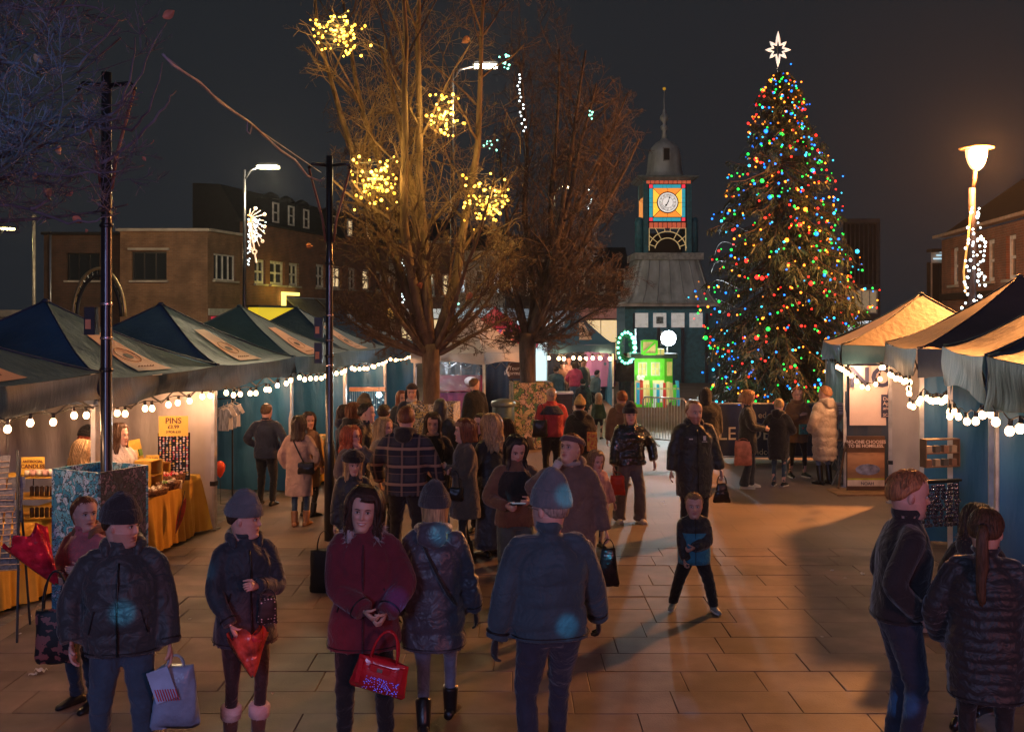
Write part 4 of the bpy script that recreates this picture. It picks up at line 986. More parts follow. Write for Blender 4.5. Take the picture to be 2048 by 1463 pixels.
def env_l(px0, px1, Yc, pad=14):
    def e(q):
        px = CX + q[0] * F / q[1]; py = HY - (q[2] - CH) * F / q[1]; w_ = 22 * math.sin(py * .045 + q[1] * 3) + 14 * math.sin(py * .13 + px * .05); return np.interp(py, [0, 110, 190, 300, 400, 520, 640, 700, 760], [600, 585, 640, 660, 672, 655, 660, 760, 845]) + w_ < px < np.interp(py, [0, 300, 560, 640, 700, 760], [1060, 1040, 1040, 1000, 960, 880]) + w_ and abs(q[1] - Yc) < 2.6
    return e
L1 = []
for i in range(6):      # steep limbs rising out of the frame
    a = rs.uniform(0, 6.28); L1.append((.20 * math.cos(a) + [-.18, .02, -.08, .12, -.28, .0][i], .2 * math.sin(a), 1.0, 6.6, .095))
for ax, az, l_ in ((-1, .55, 2.6), (-.9, .25, 2.3), (.9, .62, 2.3), (1, .3, 1.7), (-.75, .9, 3.2), (.7, .95, 3.0), (-.5, .5, 2.0), (.45, .4, 1.9), (-1, .05, 2.0), (-.7, 1.2, 3.6), (.6, 1.3, 3.2)):
    L1.append((ax, rs.uniform(-.6, .6), az, l_, .05))
t1 = bare_tree('large bare tree with golden light clusters growing from the yellow box', (GX(862, 17.5), 17.5, 0), .135, 2.25, L1, 4, (M_BARK, M_TWIG), n1=5, n2=4, n3=3, twr=.0040, env=env_l(590, 1035, 17.5))
Y2 = 22.7; L2 = []
for i in range(7):
    a = rs.uniform(0, 6.28); L2.append((.2 * math.cos(a) + [.25, .05, .4, .2, -.05, .55, .12][i], .2 * math.sin(a), 1.0, 6.4, .09))
for ax, az, l_ in ((1, .45, 3.0), (1, .2, 2.6), (-.7, .5, 1.9), (.9, .7, 3.6), (1, .95, 4.0), (-.5, .9, 2.4), (.8, 1.3, 4.4), (.3, .4, 2.2), (1, .05, 2.2), (-1, .3, 1.6)):
    L2.append((ax, rs.uniform(-.6, .6), az, l_, .05))
def env2(q):
    px = CX + q[0] * F / q[1]; py = HY - (q[2] - CH) * F / q[1]
    w_ = 20 * math.sin(py * .05 + q[1] * 2) + 13 * math.sin(py * .14 + px * .06); return np.interp(py, [20, 300, 600, 700], [1010, 985, 960, 1010]) + w_ < px < np.interp(py, [20, 80, 160, 260, 400, 470, 560, 640, 700], [1110, 1160, 1235, 1280, 1275, 1200, 1290, 1235, 1120]) + w_ and abs(q[1] - 22.7) < 3
t2 = bare_tree('second bare tree, darker, growing from the leaf-painted box left of the clock tower', (GX(1055, 22.7), 22.7, 0), .17, 2.35, L2, 9, (M_BARK2, M_TWIG2), n1=5, n2=4, n3=3, twr=.0046, env=env2)
# near tree, its trunk left of the frame
def env3(q):
    px = CX + q[0] * F / q[1]; py = HY - (q[2] - CH) * F / q[1]; return px < 345 and py < 470
M_TW3 = mat('violet_bare_twigs', (.10, .085, .10), .7, var=.3, bump=0)
L3 = [(1, -.1, .62, 2.3, .035), (1, .15, .35, 2.2, .04), (.9, -.2, .9, 2.6, .03), (1, .1, .05, 2.0, .03), (1, 0, .2, 2.1, .03), (.6, .2, 1.2, 2.4, .03)]
L3 += [(1, .1, .5, 2.6, .03), (1, -.1, .8, 2.4, .03), (.8, 0, 1.0, 2.8, .03), (1, .1, -.08, 2.2, .025)]
t3 = bare_tree('near dark bare tree with a few brown leaves reaching in from the top left', (-5.25, 8.3, 0), .11, 3.6, L3, 21, (M_BARK2, M_TW3), gscale=.95, n1=4, n2=4, n3=3, twr=.0032, env=env3, lmul=1.0)
for pl_ in ([(-60, 330), (60, 300), (170, 262), (235, 215), (275, 165), (300, 100), (333, 45)], [(150, 262), (232, 225), (262, 160), (270, 75)], [(-50, 215), (60, 250), (160, 252), (230, 235), (258, 195), (285, 185)], [(-40, 110), (70, 140), (160, 130), (230, 45), (252, 38)], [(-60, 400), (60, 420), (140, 445), (190, 440), (240, 425)], [(-60, 380), (40, 345), (140, 350), (240, 340), (290, 330)], [(200, 330), (260, 290), (310, 240), (335, 200), (352, 182)], [(-60, 60), (60, 90), (120, 150), (90, 60), (110, 10)], [(190, 250), (262, 262), (300, 220), (325, 125)], [(60, 420), (100, 400), (90, 386)], [(-60, 5), (80, 20), (170, 8), (240, 40)]):
    g = MB(); w_ = [P(a_, b_, 8.3 + .1 * math.sin(i_ * 2)) - t3.location for i_, (a_, b_) in enumerate(pl_)]; c_ = []
    for i_ in range(len(w_) - 1): c_ += [tuple(w_[i_].lerp(w_[i_ + 1], k_ / 3) + Vector((.012 * math.sin(i_ * 9 + k_ * 4), 0, .012 * math.cos(i_ * 5 + k_ * 3)))) for k_ in range(3)]
    c_.append(tuple(w_[-1])); g.tube(c_, np.linspace(.017, .004, len(c_)), 6); g.build('branch', M_TW3, t3, True)
lamp('party_light_spot', 'SPOT', (1.5, -3.5, 3.6), 2600, (.03, .45, .9), .05, (-3.9, 8.3, 4.6), 7, .8); lamp('party_light_spot', 'SPOT', (1.5, -3.5, 3.6), 1100, (.30, .28, .7), .05, (-3.4, 8.3, 4.2), 16, .8)
M_LEAF = mat('dry_leaf', (.4, .15, .08), .6, var=.3)
def leaf(px, py, Y, s, parent, rot):
    g = MB(); g.grid(lambda a, b: ((a - .5) * s * math.sin(math.pi * min(1, b * .9 + .08)) , .25 * s * (a - .5) ** 2 * 3 + .15 * s * math.sin(b * 4), b * s * 1.4 - s * .7), 4, 6)
    P_ = P(px, py, Y) - parent.location
    return g.build('leaf', M_LEAF, parent, True, tuple(P_), rot)
for px, py, s in ((337, 28, .075), (45, 62, .05), (76, 118, .065), (36, 140, .06), (120, 300, .06), (93, 386, .09), (138, 386, .05), (155, 440, .06), (303, 284, .035), (172, 461, .03), (288, 318, .03), (68, 352, .05)):
    leaf(px, py, 8.3, s, t3, (rs.uniform(-1, 1), rs.uniform(0, 6), rs.uniform(-1, 1)))
for px, py, s in ((930, 80, .12), (620, 492, .1), (938, 592, .1), (840, 572, .1)): leaf(px, py, 17.0, s, t1, (rs.uniform(-1, 1), rs.uniform(0, 6), 0))
# golden clusters
M_GB = mat('golden_bulb', (1, .8, .3), var=0, bump=0, emis=(1, .55, .07), es=6, sample=False)
M_GB2 = mat('golden_bulb_dim', (1, .8, .3), var=0, bump=0, emis=(1, .48, .04), es=2.2, sample=False)
M_AQ = mat('aqua_bulb', (.6, 1, .9), var=0, bump=0, emis=(.25, 1, .75), es=3.2, sample=False)
def bulbmesh(m, n):
    g = MB(); g.sphere((0, 0, 0), 1, 8, 6); me = g.mesh(n, True); me.materials.append(m); return me
BMG, BMG2, BMA = bulbmesh(M_GB, 'bulb'), bulbmesh(M_GB2, 'bulb'), bulbmesh(M_AQ, 'bulb')
def cluster(label, px, py, sx_, sy_, Y, n, ms=(BMG, BMG2), e=85, col=(1, .62, .15), grp='light clusters in the bare trees', s=.024):
    r = thing('light_cluster', label, 'fairy lights', tuple(P(px, py, Y)), 0, grp); rs = np.random.RandomState(px); prev = None; pts = []
    for i in range(n):
        d = rs.normal(size=3) * np.array([sx_ * .5, 26, sy_ * .5]) * Y / F; d[0] = np.clip(d[0], -sx_ * Y / F, sx_ * Y / F); d[2] = np.clip(d[2], -sy_ * Y / F, sy_ * Y / F)
        pts.append(d)
        link('bulb', ms[0] if rs.rand() < .35 else ms[1], None, r, tuple(d), sc=(s * rs.uniform(.6, 1.15),) * 3)
    pts.sort(key=lambda q: q[2]); g = MB(); g.tube(pts, .004, 3, cap=False); g.build('wire', M_CABLE, r)
    if e:
        for k_ in range(2):
            o_ = P(px, py, Y) + Vector((rs.uniform(-.15, .15), -.3 + k_ * .5, rs.uniform(-.2, .2))); lamp('cluster_glow_light', 'POINT', o_, e / 2, col, .15)
cluster('golden light cluster high at the top left of the large bare tree', 682, 62, 52, 46, 16.8, 80)
cluster('golden light cluster on the middle limb of the large bare tree', 893, 228, 38, 46, 17.0, 44)
cluster('golden light cluster on the left side of the large bare tree, level with the clock', 748, 366, 46, 50, 16.6, 90, e=110)
cluster('golden light cluster on the right side of the large bare tree, level with the clock', 972, 405, 44, 52, 16.8, 85, e=110)
GA = 'small aqua light clusters in the trees'
for lab, px, py, sx_, sy_, n in (('aqua light cluster near the top strip lamp', 1012, 120, 14, 12, 12), ('aqua light cluster in the middle between the bare trees', 980, 290, 20, 6, 9), ('aqua light cluster low beside the fork of the large tree', 910, 595, 9, 20, 12), ('small aqua light cluster at the upper right of the second tree', 1184, 226, 8, 6, 5)):
    cluster(lab, px, py, sx_, sy_, 19.5, n, (BMA, BMA), e=0, grp=GA, s=.02)
for lab, px, y0, y1, Y_, n in (('hanging white fairy strand behind the trunk of the large tree', 807, 520, 610, 24, 16), ('thin white fairy strand hanging right of the second tree', 1179, 380, 422, 27, 9), ('white fairy strand falling from the aqua cluster', 1036, 150, 270, 21, 16)):
    r = thing('fairy_strand', lab, 'fairy lights', tuple(P(px, y0, Y_)), 0, 'hanging fairy strands'); q = Y_ / F
    g = MB(); g.tube([(0, 0, 0), (.02, 0, -(y1 - y0) * q)], .005, 3); g.build('wire', M_CABLE, r)
    for i in range(n): link('bulb', FB, None, r, (rs.uniform(-.05, .05) + (.12 * i / n if px == 1036 else 0), -.02, -(y1 - y0) * q * i / n), sc=(.8,) * 3)

# ---------------------------------------------------------------- christmas tree
XY_ = 23.5; XQ = XY_ / F; XB = (GX(1560, XY_), XY_, 0)
xt = thing('christmas_tree', 'tall drooping christmas spruce covered in coloured lights in the middle right', 'tree', XB)
M_XT = mat('spruce_trunk', (.08, .05, .03), .9)
g = MB(); g.tube([(0, 0, 0), (0, 0, 4), (0, 0, 8.3)], [.16, .1, .015], 10); g.build('trunk', M_XT, xt)
prof = [(.75, 1.45), (1.0, 1.6), (1.9, 1.70), (2.9, 1.72), (3.8, 1.62), (5.2, 1.32), (6.2, 1.02), (7.0, .72), (7.8, .42), (8.4, .12)]
pz = [p[0] for p in prof]; pr = [p[1] for p in prof]
rs = np.random.RandomState(2); T_ = []; BR = []; tipz = []
M_NEED = nodemat('spruce_needles', lambda N, L, co: (ramp(N, L, tex(N, L, 'Noise', co, Scale=2.2, Detail=3.0).outputs[0], [(.3, (.010, .028, .014)), (.5, (.020, .044, .020)), (.75, (.050, .045, .02))]), None), .6)
nb = 560
for i in range(nb):
    z = .7 + 7.6 * (i / nb) ** 1.05; R_ = np.interp(z, pz, pr) * rs.uniform(.78, 1.1); a = rs.rand() * 6.283 if rs.rand() < .45 else rs.uniform(math.pi * 1.0, math.pi * 2.0)
    R_ *= 1 + .13 * math.sin(z * 2.6 + a * 2) + .08 * math.sin(z * 7 + a * 3); dr = np.array([math.cos(a), math.sin(a), 0]); droop = rs.uniform(.25, .55) * R_ * (.9 if z < 6 else .2)
    pts = [np.array([0, 0, z + .25 * R_]) + dr * R_ * t + np.array([0, 0, -droop * t * 1.1 + .25 * R_ * max(0, t - .75) * 2 - droop * t * t * .6]) for t in np.linspace(0, 1, 8)]
    for j in range(7): BR.append((*pts[j], *pts[j + 1], .018 * (1 - j / 8) + .003, .018 * (1 - (j + 1) / 8) + .003))
    side = np.array([-dr[1], dr[0], 0])
    n = int(26 * R_ + 8)
    for j in range(n):
        t = rs.uniform(.22, 1.03); q = pts[0] + 0
        f_ = min(t, .999) * 7; k_ = int(f_); q = pts[k_] + (pts[k_ + 1] - pts[k_]) * (f_ - k_)
        # a hanging spray: twig with needles each side
        sgn = rs.choice([-1, 1]); out = side * sgn * rs.uniform(.15, .9) + dr * rs.uniform(.1, .8) + np.array([0, 0, -rs.uniform(.4, 1.7)]); out /= np.linalg.norm(out)
        l_ = rs.uniform(.14, .34) * (1.1 if z < 5 else .7)
        e = q + out * l_; w_ = np.cross(out, rs.normal(size=3)); w_ /= np.linalg.norm(w_)
        wd_ = rs.uniform(.009, .02)
        T_.append((q, e, w_ * wd_))
        for m_ in range(3):
            tt = rs.uniform(.1, .9); b0 = q + out * l_ * tt; o2 = out * .8 + w_ * rs.choice([-1, 1]) * rs.uniform(.5, 1) + rs.normal(size=3) * .2; o2 /= np.linalg.norm(o2); b1 = b0 + o2 * rs.uniform(.05, .11)
            T_.append((b0, b1, np.cross(o2, w_) * .008 + rs.normal(size=3) * .003))
Q = np.array([[a_, a_ + (b_ - a_) * .5 + c_, b_, a_ + (b_ - a_) * .5 - c_] for a_, b_, c_ in T_]).reshape(-1, 3)
me = bpy.data.meshes.new('foliage'); me.from_pydata(Q.tolist(), [], (np.arange(len(T_))[:, None] * 4 + np.arange(4)).tolist()); me.update(); me.materials.append(M_NEED)
tag(link('crown', me, None, xt), kind='stuff')
tag(segs_mesh('branches', BR, M_XT, xt), kind='stuff')
# coloured bulbs
cols = {'red': (1, .02, .015), 'green': (.01, .8, .07), 'blue': (.005, .16, 1), 'amber': (1, .26, .02), 'cyan': (.02, .5, .9)}
XM = {k_: bulbmesh(mat(k_ + '_bulb', c_, var=0, bump=0, emis=c_, es=4.2 if k_ != 'green' else 3.2, sample=False), 'bulb') for k_, c_ in cols.items()}
XMD = {k_: bulbmesh(mat(k_ + '_bulb_dim', c_, var=0, bump=0, emis=c_, es=1.6, sample=False), 'bulb') for k_, c_ in cols.items()}
xl = thing('christmas_lights', 'strings of red, green, blue and amber bulbs draped over the spruce', 'fairy lights', XB)
small = []; nbulb = 860; keys = list(cols)
for i in range(nbulb):
    z = .85 + 7.5 * (1 - math.sqrt(1 - i / nbulb * .97)) if 0 else .8 + 7.45 * (i / nbulb) ** 1.25
    R_ = np.interp(z, pz, pr); a = math.pi * 1.5 + rs.normal() * .75 if rs.rand() < .45 else rs.uniform(math.pi * .95, math.pi * 2.05)
    rr = R_ * (1 + .13 * math.sin(z * 2.6 + a * 2) + .08 * math.sin(z * 7 + a * 3)) * rs.uniform(.84, 1.06) + .02
    if rs.rand() < .55: z += -.14 * math.sin(a * 5) * 1 + (round(z / .42) * .42 - z) * .7
    p = (rr * math.cos(a), rr * math.sin(a), z)
    k_ = keys[rs.choice(5, p=[.2, .22, .2, .25, .13])]
    if i % 5 < 2 and rs.rand() < .95:
        link('bulb', XM[k_], None, xl, p, sc=(rs.uniform(.018, .030) if rs.rand() > .06 else .045,) * 3)
    else: small.append((p, k_))
g = MB(); mats_ = [XMD[k_].materials[0] for k_ in keys] + [XM[k_].materials[0] for k_ in keys]
for p, k_ in small: g.sphere(p, rs.uniform(.014, .024), 6, 4, mi=keys.index(k_) + (5 if rs.rand() < .5 else 0))
tag(g.build('small_bulbs', mats_, xl), kind='stuff')
for z0 in np.arange(1.0, 8.2, .42):
    R_ = np.interp(z0, pz, pr) * .95; g = MB(); g.tube([(R_ * math.cos(a), R_ * math.sin(a), z0 - .14 * math.sin(a * 5)) for a in np.linspace(math.pi * .95, math.pi * 2.05, 24)], .006, 3, cap=False); g.build('wire', M_CABLE, xl)
for p, c_ in (((-1.0, -1.9, 2.4), (.3, .5, 1)), ((1.0, -1.9, 1.6), (1, .4, .2)), ((0, -1.9, 4.2), (.4, .9, .5)), ((-.6, -1.2, 6.2), (.4, .5, 1)), ((.9, -1.6, 3.6), (1, .3, .25)), ((-1.2, -1.8, 1.2), (.3, 1, .5))):
    lamp('tree_bulb_glow_light', 'POINT', (XB[0] + p[0], XB[1] + p[1], p[2]), 9, c_, .35)
st = thing('tree_star', 'eight-pointed white outline star on top of the christmas tree', 'star', tuple(P(1556, 100, XY_)))
pts = []
for i in range(16):
    a = math.pi / 2 + i * math.pi / 8; rr = [23, 10, 22, 10, 23, 10, 22, 10, 30, 10, 22, 10, 23, 10, 22, 10][i] if 0 else (24 if i % 4 == 0 else (22 if i % 2 == 0 else 10))
    if i == 0: rr = 36
    if i == 8: rr = 33
    pts.append((rr * XQ * math.cos(a), 0, rr * XQ * math.sin(a)))
g = MB(); dn = []
for i in range(16):
    a_, b_ = np.array(pts[i]), np.array(pts[(i + 1) % 16]); dn += [a_ + (b_ - a_) * t for t in (0, .33, .66)]
g.tube(dn, .022, 6, closed=True); g.build('star_outline', mat('star_rope', (.9, .9, .85), emis=(1, .88, .8), es=.75, sample=False), st, True)
g = MB(); g.tube([(0, .03, -.75), (0, .03, .3)], .012, 5); g.build('star_stake', M_METALD, st)
# ---- barriers and banner at the tree
M_BNAV = mat('navy_banner', (.03, .045, .11), .5, var=.15)
fb = thing('banner_barrier', 'low navy banner fence with LE DER lettering in front of the christmas tree', 'barrier', (GX(1438, 20.6), 20.6, 0))
x1_ = GX(1692, 20.6) - GX(1438, 20.6)
g = MB(); g.grid(lambda a, b: (a * x1_, .015 * math.sin(a * 30), .12 + b * 1.0), 30, 2); g.build('banner_sheet', M_BNAV, fb, True)
g = MB(); g.tube([(0, .03, 1.14), (x1_, .03, 1.14)], .02, 6); g.tube([(0, .03, .1), (x1_, .03, .1)], .018, 6); g.build('rail', M_GALV, fb)
for x in np.linspace(0, x1_, 3): g = MB(); g.tube([(x, .03, 0), (x, .03, 1.14)], .018, 6); g.box((x, 0, .015), (.06, .5, .03)); g.build('barrier_post', M_GALV, fb)
lettering('LE', .36, MWS, fb, (GX(1454, 20.6) - GX(1438, 20.6), -.03, .55)); lettering('DER', .36, MWS, fb, (GX(1530, 20.6) - GX(1438, 20.6), -.03, .55))
lettering('ed', .17, MWS, fb, (GX(1524, 20.6) - GX(1438, 20.6), -.03, .92)); lettering('andco.', .17, MWS, fb, (GX(1524, 20.6) - GX(1438, 20.6), -.03, .2))
def barrier(label, xa, ya, xb, yb, H=1.1, nb_=14, grp='steel crowd barriers by the hut'):
    d = math.hypot(xb - xa, yb - ya); r = thing('crowd_barrier', label, 'barrier', (xa, ya, 0), math.atan2(yb - ya, xb - xa), grp)
    g = MB(); g.tube([(0, 0, .2), (0, 0, H - .06), (.06, 0, H), (d - .06, 0, H), (d, 0, H - .06), (d, 0, .2), (0, 0, .2)], .02, 6); g.build('barrier_frame', M_GALV, r, True)
    for i in range(nb_): x = d * (i + 1) / (nb_ + 1); g = MB(); g.tube([(x, 0, .2), (x, 0, H)], .009, 5); g.build('bar', M_GALV, r)
    for x in (.25, d - .25): g = MB(); g.tube([(x, -.28, .02), (x, -.2, .03), (x, 0, .2), (x, .2, .03), (x, .28, .02)], .016, 5); g.build('foot', M_GALV, r)
barrier('steel crowd barrier in front of the green hut', GX(1286, 23), 23, GX(1372, 22.3), 22.3)
barrier('short steel barrier overlapping the tree end', GX(1375, 22.2), 22.2, GX(1436, 21.2), 21.2, nb_=9)
sg = thing('small_notice', 'small white paper notice on a stake beside the NO banner', 'sign', tuple(P(1678, 816, 17.9))); g = MB(); g.box((0, 0, 0), (.18, .01, .2)); g.build('notice_paper', mat('paper', (.7, .62, .55), .7), sg); g = MB(); g.tube([(0, .02, -1.28), (0, .02, .1)], .012, 5); g.build('stake', M_GALV, sg)
for z in (.04, 0, -.04): g = MB(); g.box((0, -.008, z), (.12, .003, .012)); g.build('print_line', M_INK, sg)
# ---------------------------------------------------------------- green grotto hut
HYY = 27.0; q = HYY / F; gh = thing('grotto_hut', 'bright green storybook hut with white-framed windows and giant coloured books', 'hut', (GX(1310, HYY), HYY, 0))
M_GRN = mat('glowing_green_paint', (.12, .55, .04), .4, emis=(.16, .8, .03), es=.32, sample=False)  # paint glows by itself, its lit look is emission
z0 = ZZ(806, HYY); z1 = ZZ(716, HYY)
xw = 41 * q
wins = [(7 * q, z0 + 55 * q, 25 * q, z0 + 82 * q), (33 * q, z0 + 55 * q, 51 * q, z0 + 82 * q)]
hb = empty('hut_front', (-xw, 0, 0)); hb.parent = gh
facade('front_wall', 60 * q, z1, wins, M_GRN, hb, th=.1, z0=z0 - .1)
for o in wins:
    wo = window(hb, *o, nv=2, nh=2, fw=.025, dep=.03, pm=mat('warm_hut_pane', (.5, .45, .2), .3, emis=(1, .8, .2), es=.35, sample=False), sill=False)
g = MB(); g.box((xw + 30 * q, .45, (z0 + z1) / 2), (.03, .9, z1 - z0)); 
g = MB(); g.add([(60 * q, 0, z0), (82 * q, .5, z0), (82 * q, .5, z1), (60 * q, 0, z1)], [(0, 1, 2, 3)]); g.build('side_wall', M_GRN, hb)
g = MB(); g.box((72 * q, .18, z0 + 68 * q), (12 * q, .02, 28 * q), R(28)); g.build('window', mat('warm_hut_pane', (.5, .45, .2)), hb)
g = MB(); g.box((38 * q, .3, z1 + .06), (92 * q, .9, .12)); g.build('hut_roof', mat('dark_hut_roof', (.03, .04, .04), .5), hb)
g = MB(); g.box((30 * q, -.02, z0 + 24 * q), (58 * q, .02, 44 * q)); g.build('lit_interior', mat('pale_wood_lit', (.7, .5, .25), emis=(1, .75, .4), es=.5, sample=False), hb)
bc = [(.03, .3, .55), (.6, .05, .03), (.75, .6, .3), (.7, .5, .2), (.1, .5, .04), (.65, .7, .7), (.03, .35, .6), (.8, .75, .7), (.55, .04, .03), (.75, .6, .25), (.6, .5, .2), (.1, .5, .05), (.04, .3, .5)]
for i, c_ in enumerate(bc):
    x = 6 * q + i * 6.6 * q; g = MB(); g.box((x, -.1 - .0 * i, z0 + (22 + 4 * math.sin(i * 2.1)) * q - .02), (5.6 * q, .14, (42 + 8 * math.sin(i * 1.7)) * q), rot=Matrix.Rotation(R(3 * math.sin(i * 3)), 3, 'Y').to_4x4()); bk_ = g.build('book', mat('book_%d' % i, c_, .4, emis=c_, es=.28, sample=False, stretch=(1, 1, .2)), gh)  # book colours also glow, standing in for light on them
    bk_.location = (-xw, 0, 0)
    g = MB(); g.box((x, -.175, z0 + 30 * q), (4.6 * q, .01, .04)); o = g.build('spine_band', mat('gilt_band', (.7, .6, .3)), bk_)
g = MB(); g.tube([(-xw + (10 + 6 * math.cos(t)) * q, -.25, z0 + (52 + 4 * math.sin(2 * t)) * q) for t in np.linspace(0, 6, 14)], .03, 6); g.build('white_garland', mat('garland_white', (.8, .78, .75), emis=(1, .9, .8), es=.3, sample=False), gh, True)  # white garland given a faint glow of its own
cr = thing('wooden_crate', 'green-framed wooden crate sitting on the hut roof', 'crate', tuple(P(1296, 694, HYY - .1)))
w_ = 14.5 * q
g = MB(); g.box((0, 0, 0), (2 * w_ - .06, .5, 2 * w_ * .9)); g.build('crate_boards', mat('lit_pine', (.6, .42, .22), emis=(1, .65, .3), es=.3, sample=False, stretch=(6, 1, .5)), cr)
for a, b, c_, d in ((-w_, 0, .05, 1.9 * w_), (w_, 0, .05, 1.9 * w_)): g = MB(); g.box((a, -.26, 0), (.05, .04, d)); g.build('frame_bar', M_GRN, cr)
for z in (-.9 * w_, .9 * w_): g = MB(); g.box((0, -.262, z), (2 * w_ - .05, .045, .05)); g.build('frame_bar', M_GRN, cr)
g = MB(); g.box((0, -.264, 0), (2.3 * w_, .03, .05), rot=Matrix.Rotation(R(-43), 3, 'Y').to_4x4()); g.build('frame_bar', M_GRN, cr)
cr2 = thing('parcel', 'small brown parcel beside the green crate', 'box', tuple(P(1320, 703, HYY - .1))); g = MB(); g.box((0, 0, 0), (.19, .2, .15)); g.build('parcel_box', mat('parcel_paper', (.6, .4, .2), emis=(1, .6, .3), es=.15, sample=False), cr2); g = MB(); g.box((0, -.103, 0), (.03, .005, .152)); g.build('tape', M_CONC, cr2)  # parcel paper glows warm in place of light on it
fl = thing('floodlight', 'dazzling white floodlight beside the hut below the clock tower', 'floodlight', tuple(P(1336, 676, 27.4))); q2 = 27 / F
g = MB(); g.sphere((0, -.08, 0), (15 * q2, .05, 15 * q2), 16, 8); g.build('flood_lens', mat('flood_lens', (1, 1, 1), emis=(.85, .95, 1), es=60, sample=False), fl, True)
g = MB(); g.box((0, .06, 0), (.34, .14, .34)); g.build('flood_body', M_METALD, fl); g = MB(); g.tube([(0, .12, -2.2), (0, .12, .1)], .025, 6); g.build('flood_stand', M_GALV, fl)
lamp('floodlight_light', 'SPOT', P(1336, 676, 27.0), 260, (.85, .95, 1), .12, (2.5, 15, 0), 120, .6)
lamp('floodlight_light', 'POINT', P(1336, 676, 27.0), 260, (.75, .9, 1), .12)
lamp('hut_light', 'POINT', P(1305, 740, 26.3), 26, (.8, 1, .5), .2)
# wreath
wr = thing('light_wreath', 'oval green wreath with glowing aqua bulbs left of the green hut', 'wreath', tuple(P(1252, 695, 27.8))); q = 27.8 / F; T_ = []
rs = np.random.RandomState(6)
for i in range(1600):
    a = rs.rand() * 6.283; rr = rs.normal() * .045; c_ = np.array([(15 * q + rr) * math.cos(a), rs.normal() * .04, (29 * q + rr) * math.sin(a)]); d = rs.normal(size=3); d /= np.linalg.norm(d); T_.append((c_, c_ + d * .07, np.cross(d, rs.normal(size=3)) * .006))
Q = np.array([[a_, a_ + (b_ - a_) * .5 + c_, b_, a_ + (b_ - a_) * .5 - c_] for a_, b_, c_ in T_]).reshape(-1, 3)
me = bpy.data.meshes.new('foliage'); me.from_pydata(Q.tolist(), [], (np.arange(len(T_))[:, None] * 4 + np.arange(4)).tolist()); me.materials.append(mat('fir_green', (.03, .16, .04), .6)); tag(link('needles', me, None, wr), kind='stuff')
for i in range(18):
    a = i / 18 * 6.283; link('bulb', BMA, None, wr, (17 * q * math.cos(a), -.09, 31 * q * math.sin(a)), sc=((.055 if -1.2 < ((a + 3.14) % 6.28) - 3.14 < 1.0 else .035),) * 3)
g = MB(); g.tube([(19 * q, .05, -2.05), (19 * q, .05, .5)], .03, 6); g.build('wreath_post', M_GALV, wr)
lamp('wreath_light', 'POINT', P(1258, 695, 27.4), 14, (.2, 1, .7), .3)

# ================================================================ STALL GOODS
YC = nodemat('yellow_cloth', lambda N, L, co: (ramp(N, L, tex(N, L, 'Noise', co, Scale=3.0).outputs[0], [(.3, (.55, .29, .03)), (.7, (.68, .38, .05))]), tex(N, L, 'Noise', co, Scale=12.0, Detail=4.0).outputs[0]), .75, bump=.3)
M_YSIGN = mat('yellow_card', (.75, .48, .07), .5, var=.06)
M_SINK = mat('brown_ink', (.1, .02, .015), .6)
def cloth_table(label, A, B, inward, dep, H, m, seed=0, grp='cloth-covered stall tables', drop=.74):
    A = np.array(A); B = np.array(B); w = np.linalg.norm(B - A); rz = math.atan2(B[1] - A[1], B[0] - A[0]); rs = np.random.RandomState(seed); ph = rs.rand(6) * 6
    r = thing('stall_table', label, 'table', (*A, 0), rz, grp); D = dep * inward
    g = MB(); g.box((w / 2, D / 2, H - .02), (w, dep, .03)); g.build('tabletop', M_CONC, r)
    for x in (.06, w - .06):
        for y in (.06, dep - .06): g = MB(); g.tube([(x, y * inward, 0), (x, y * inward, H - .03)], .015, 6); g.build('leg', M_METALD, r)
    per = [(0, 0), (w, 0), (w, D), (0, D)]
    ring = []; 
    for i in range(4):
        a, b = np.array(per[i]), np.array(per[(i + 1) % 4]); n = int(np.linalg.norm(b - a) / .03)
        for k_ in range(n): ring.append((a + (b - a) * k_ / n, i))
    V = []; c_ = np.array([w / 2, D / 2]); n = len(ring)
    for t in np.linspace(0, 1, 9):
        for j, (p, i) in enumerate(ring):
            s = j * .03; o = p - c_; o = np.array([np.sign(o[0]) * (abs(abs(o[0]) - w / 2) < .02), np.sign(o[1]) * (abs(abs(o[1]) - dep / 2) < .02)])
            f_ = (.028 * math.sin(s * 26 + ph[0] + math.sin(s * 7) * 2) + .018 * math.sin(s * 55 + ph[1]) + .03) * t ** .8 + .05 * t * (1 if abs(o).sum() > 1 else .4) + .008
            q_ = p + o * f_; V.append((q_[0], q_[1], H + .004 - drop * t + (.012 * math.sin(s * 9 + ph[2]) * t)))
    Fc = [(i * n + j, (i + 1) * n + j, (i + 1) * n + (j + 1) % n, i * n + (j + 1) % n) for i in range(8) for j in range(n)]
    g = MB(); g.add(V, Fc + [tuple(range(n))]); 
    cl = g.build('cloth', m, r, True)
    return r, w
tb1, w1 = cloth_table('yellow-clothed table with a red feather, under the pins board', lf(11.3), lf(13.75), 1, .75, .78, YC, 1)
tb1.location.x -= .08; tb1.location.y += .05
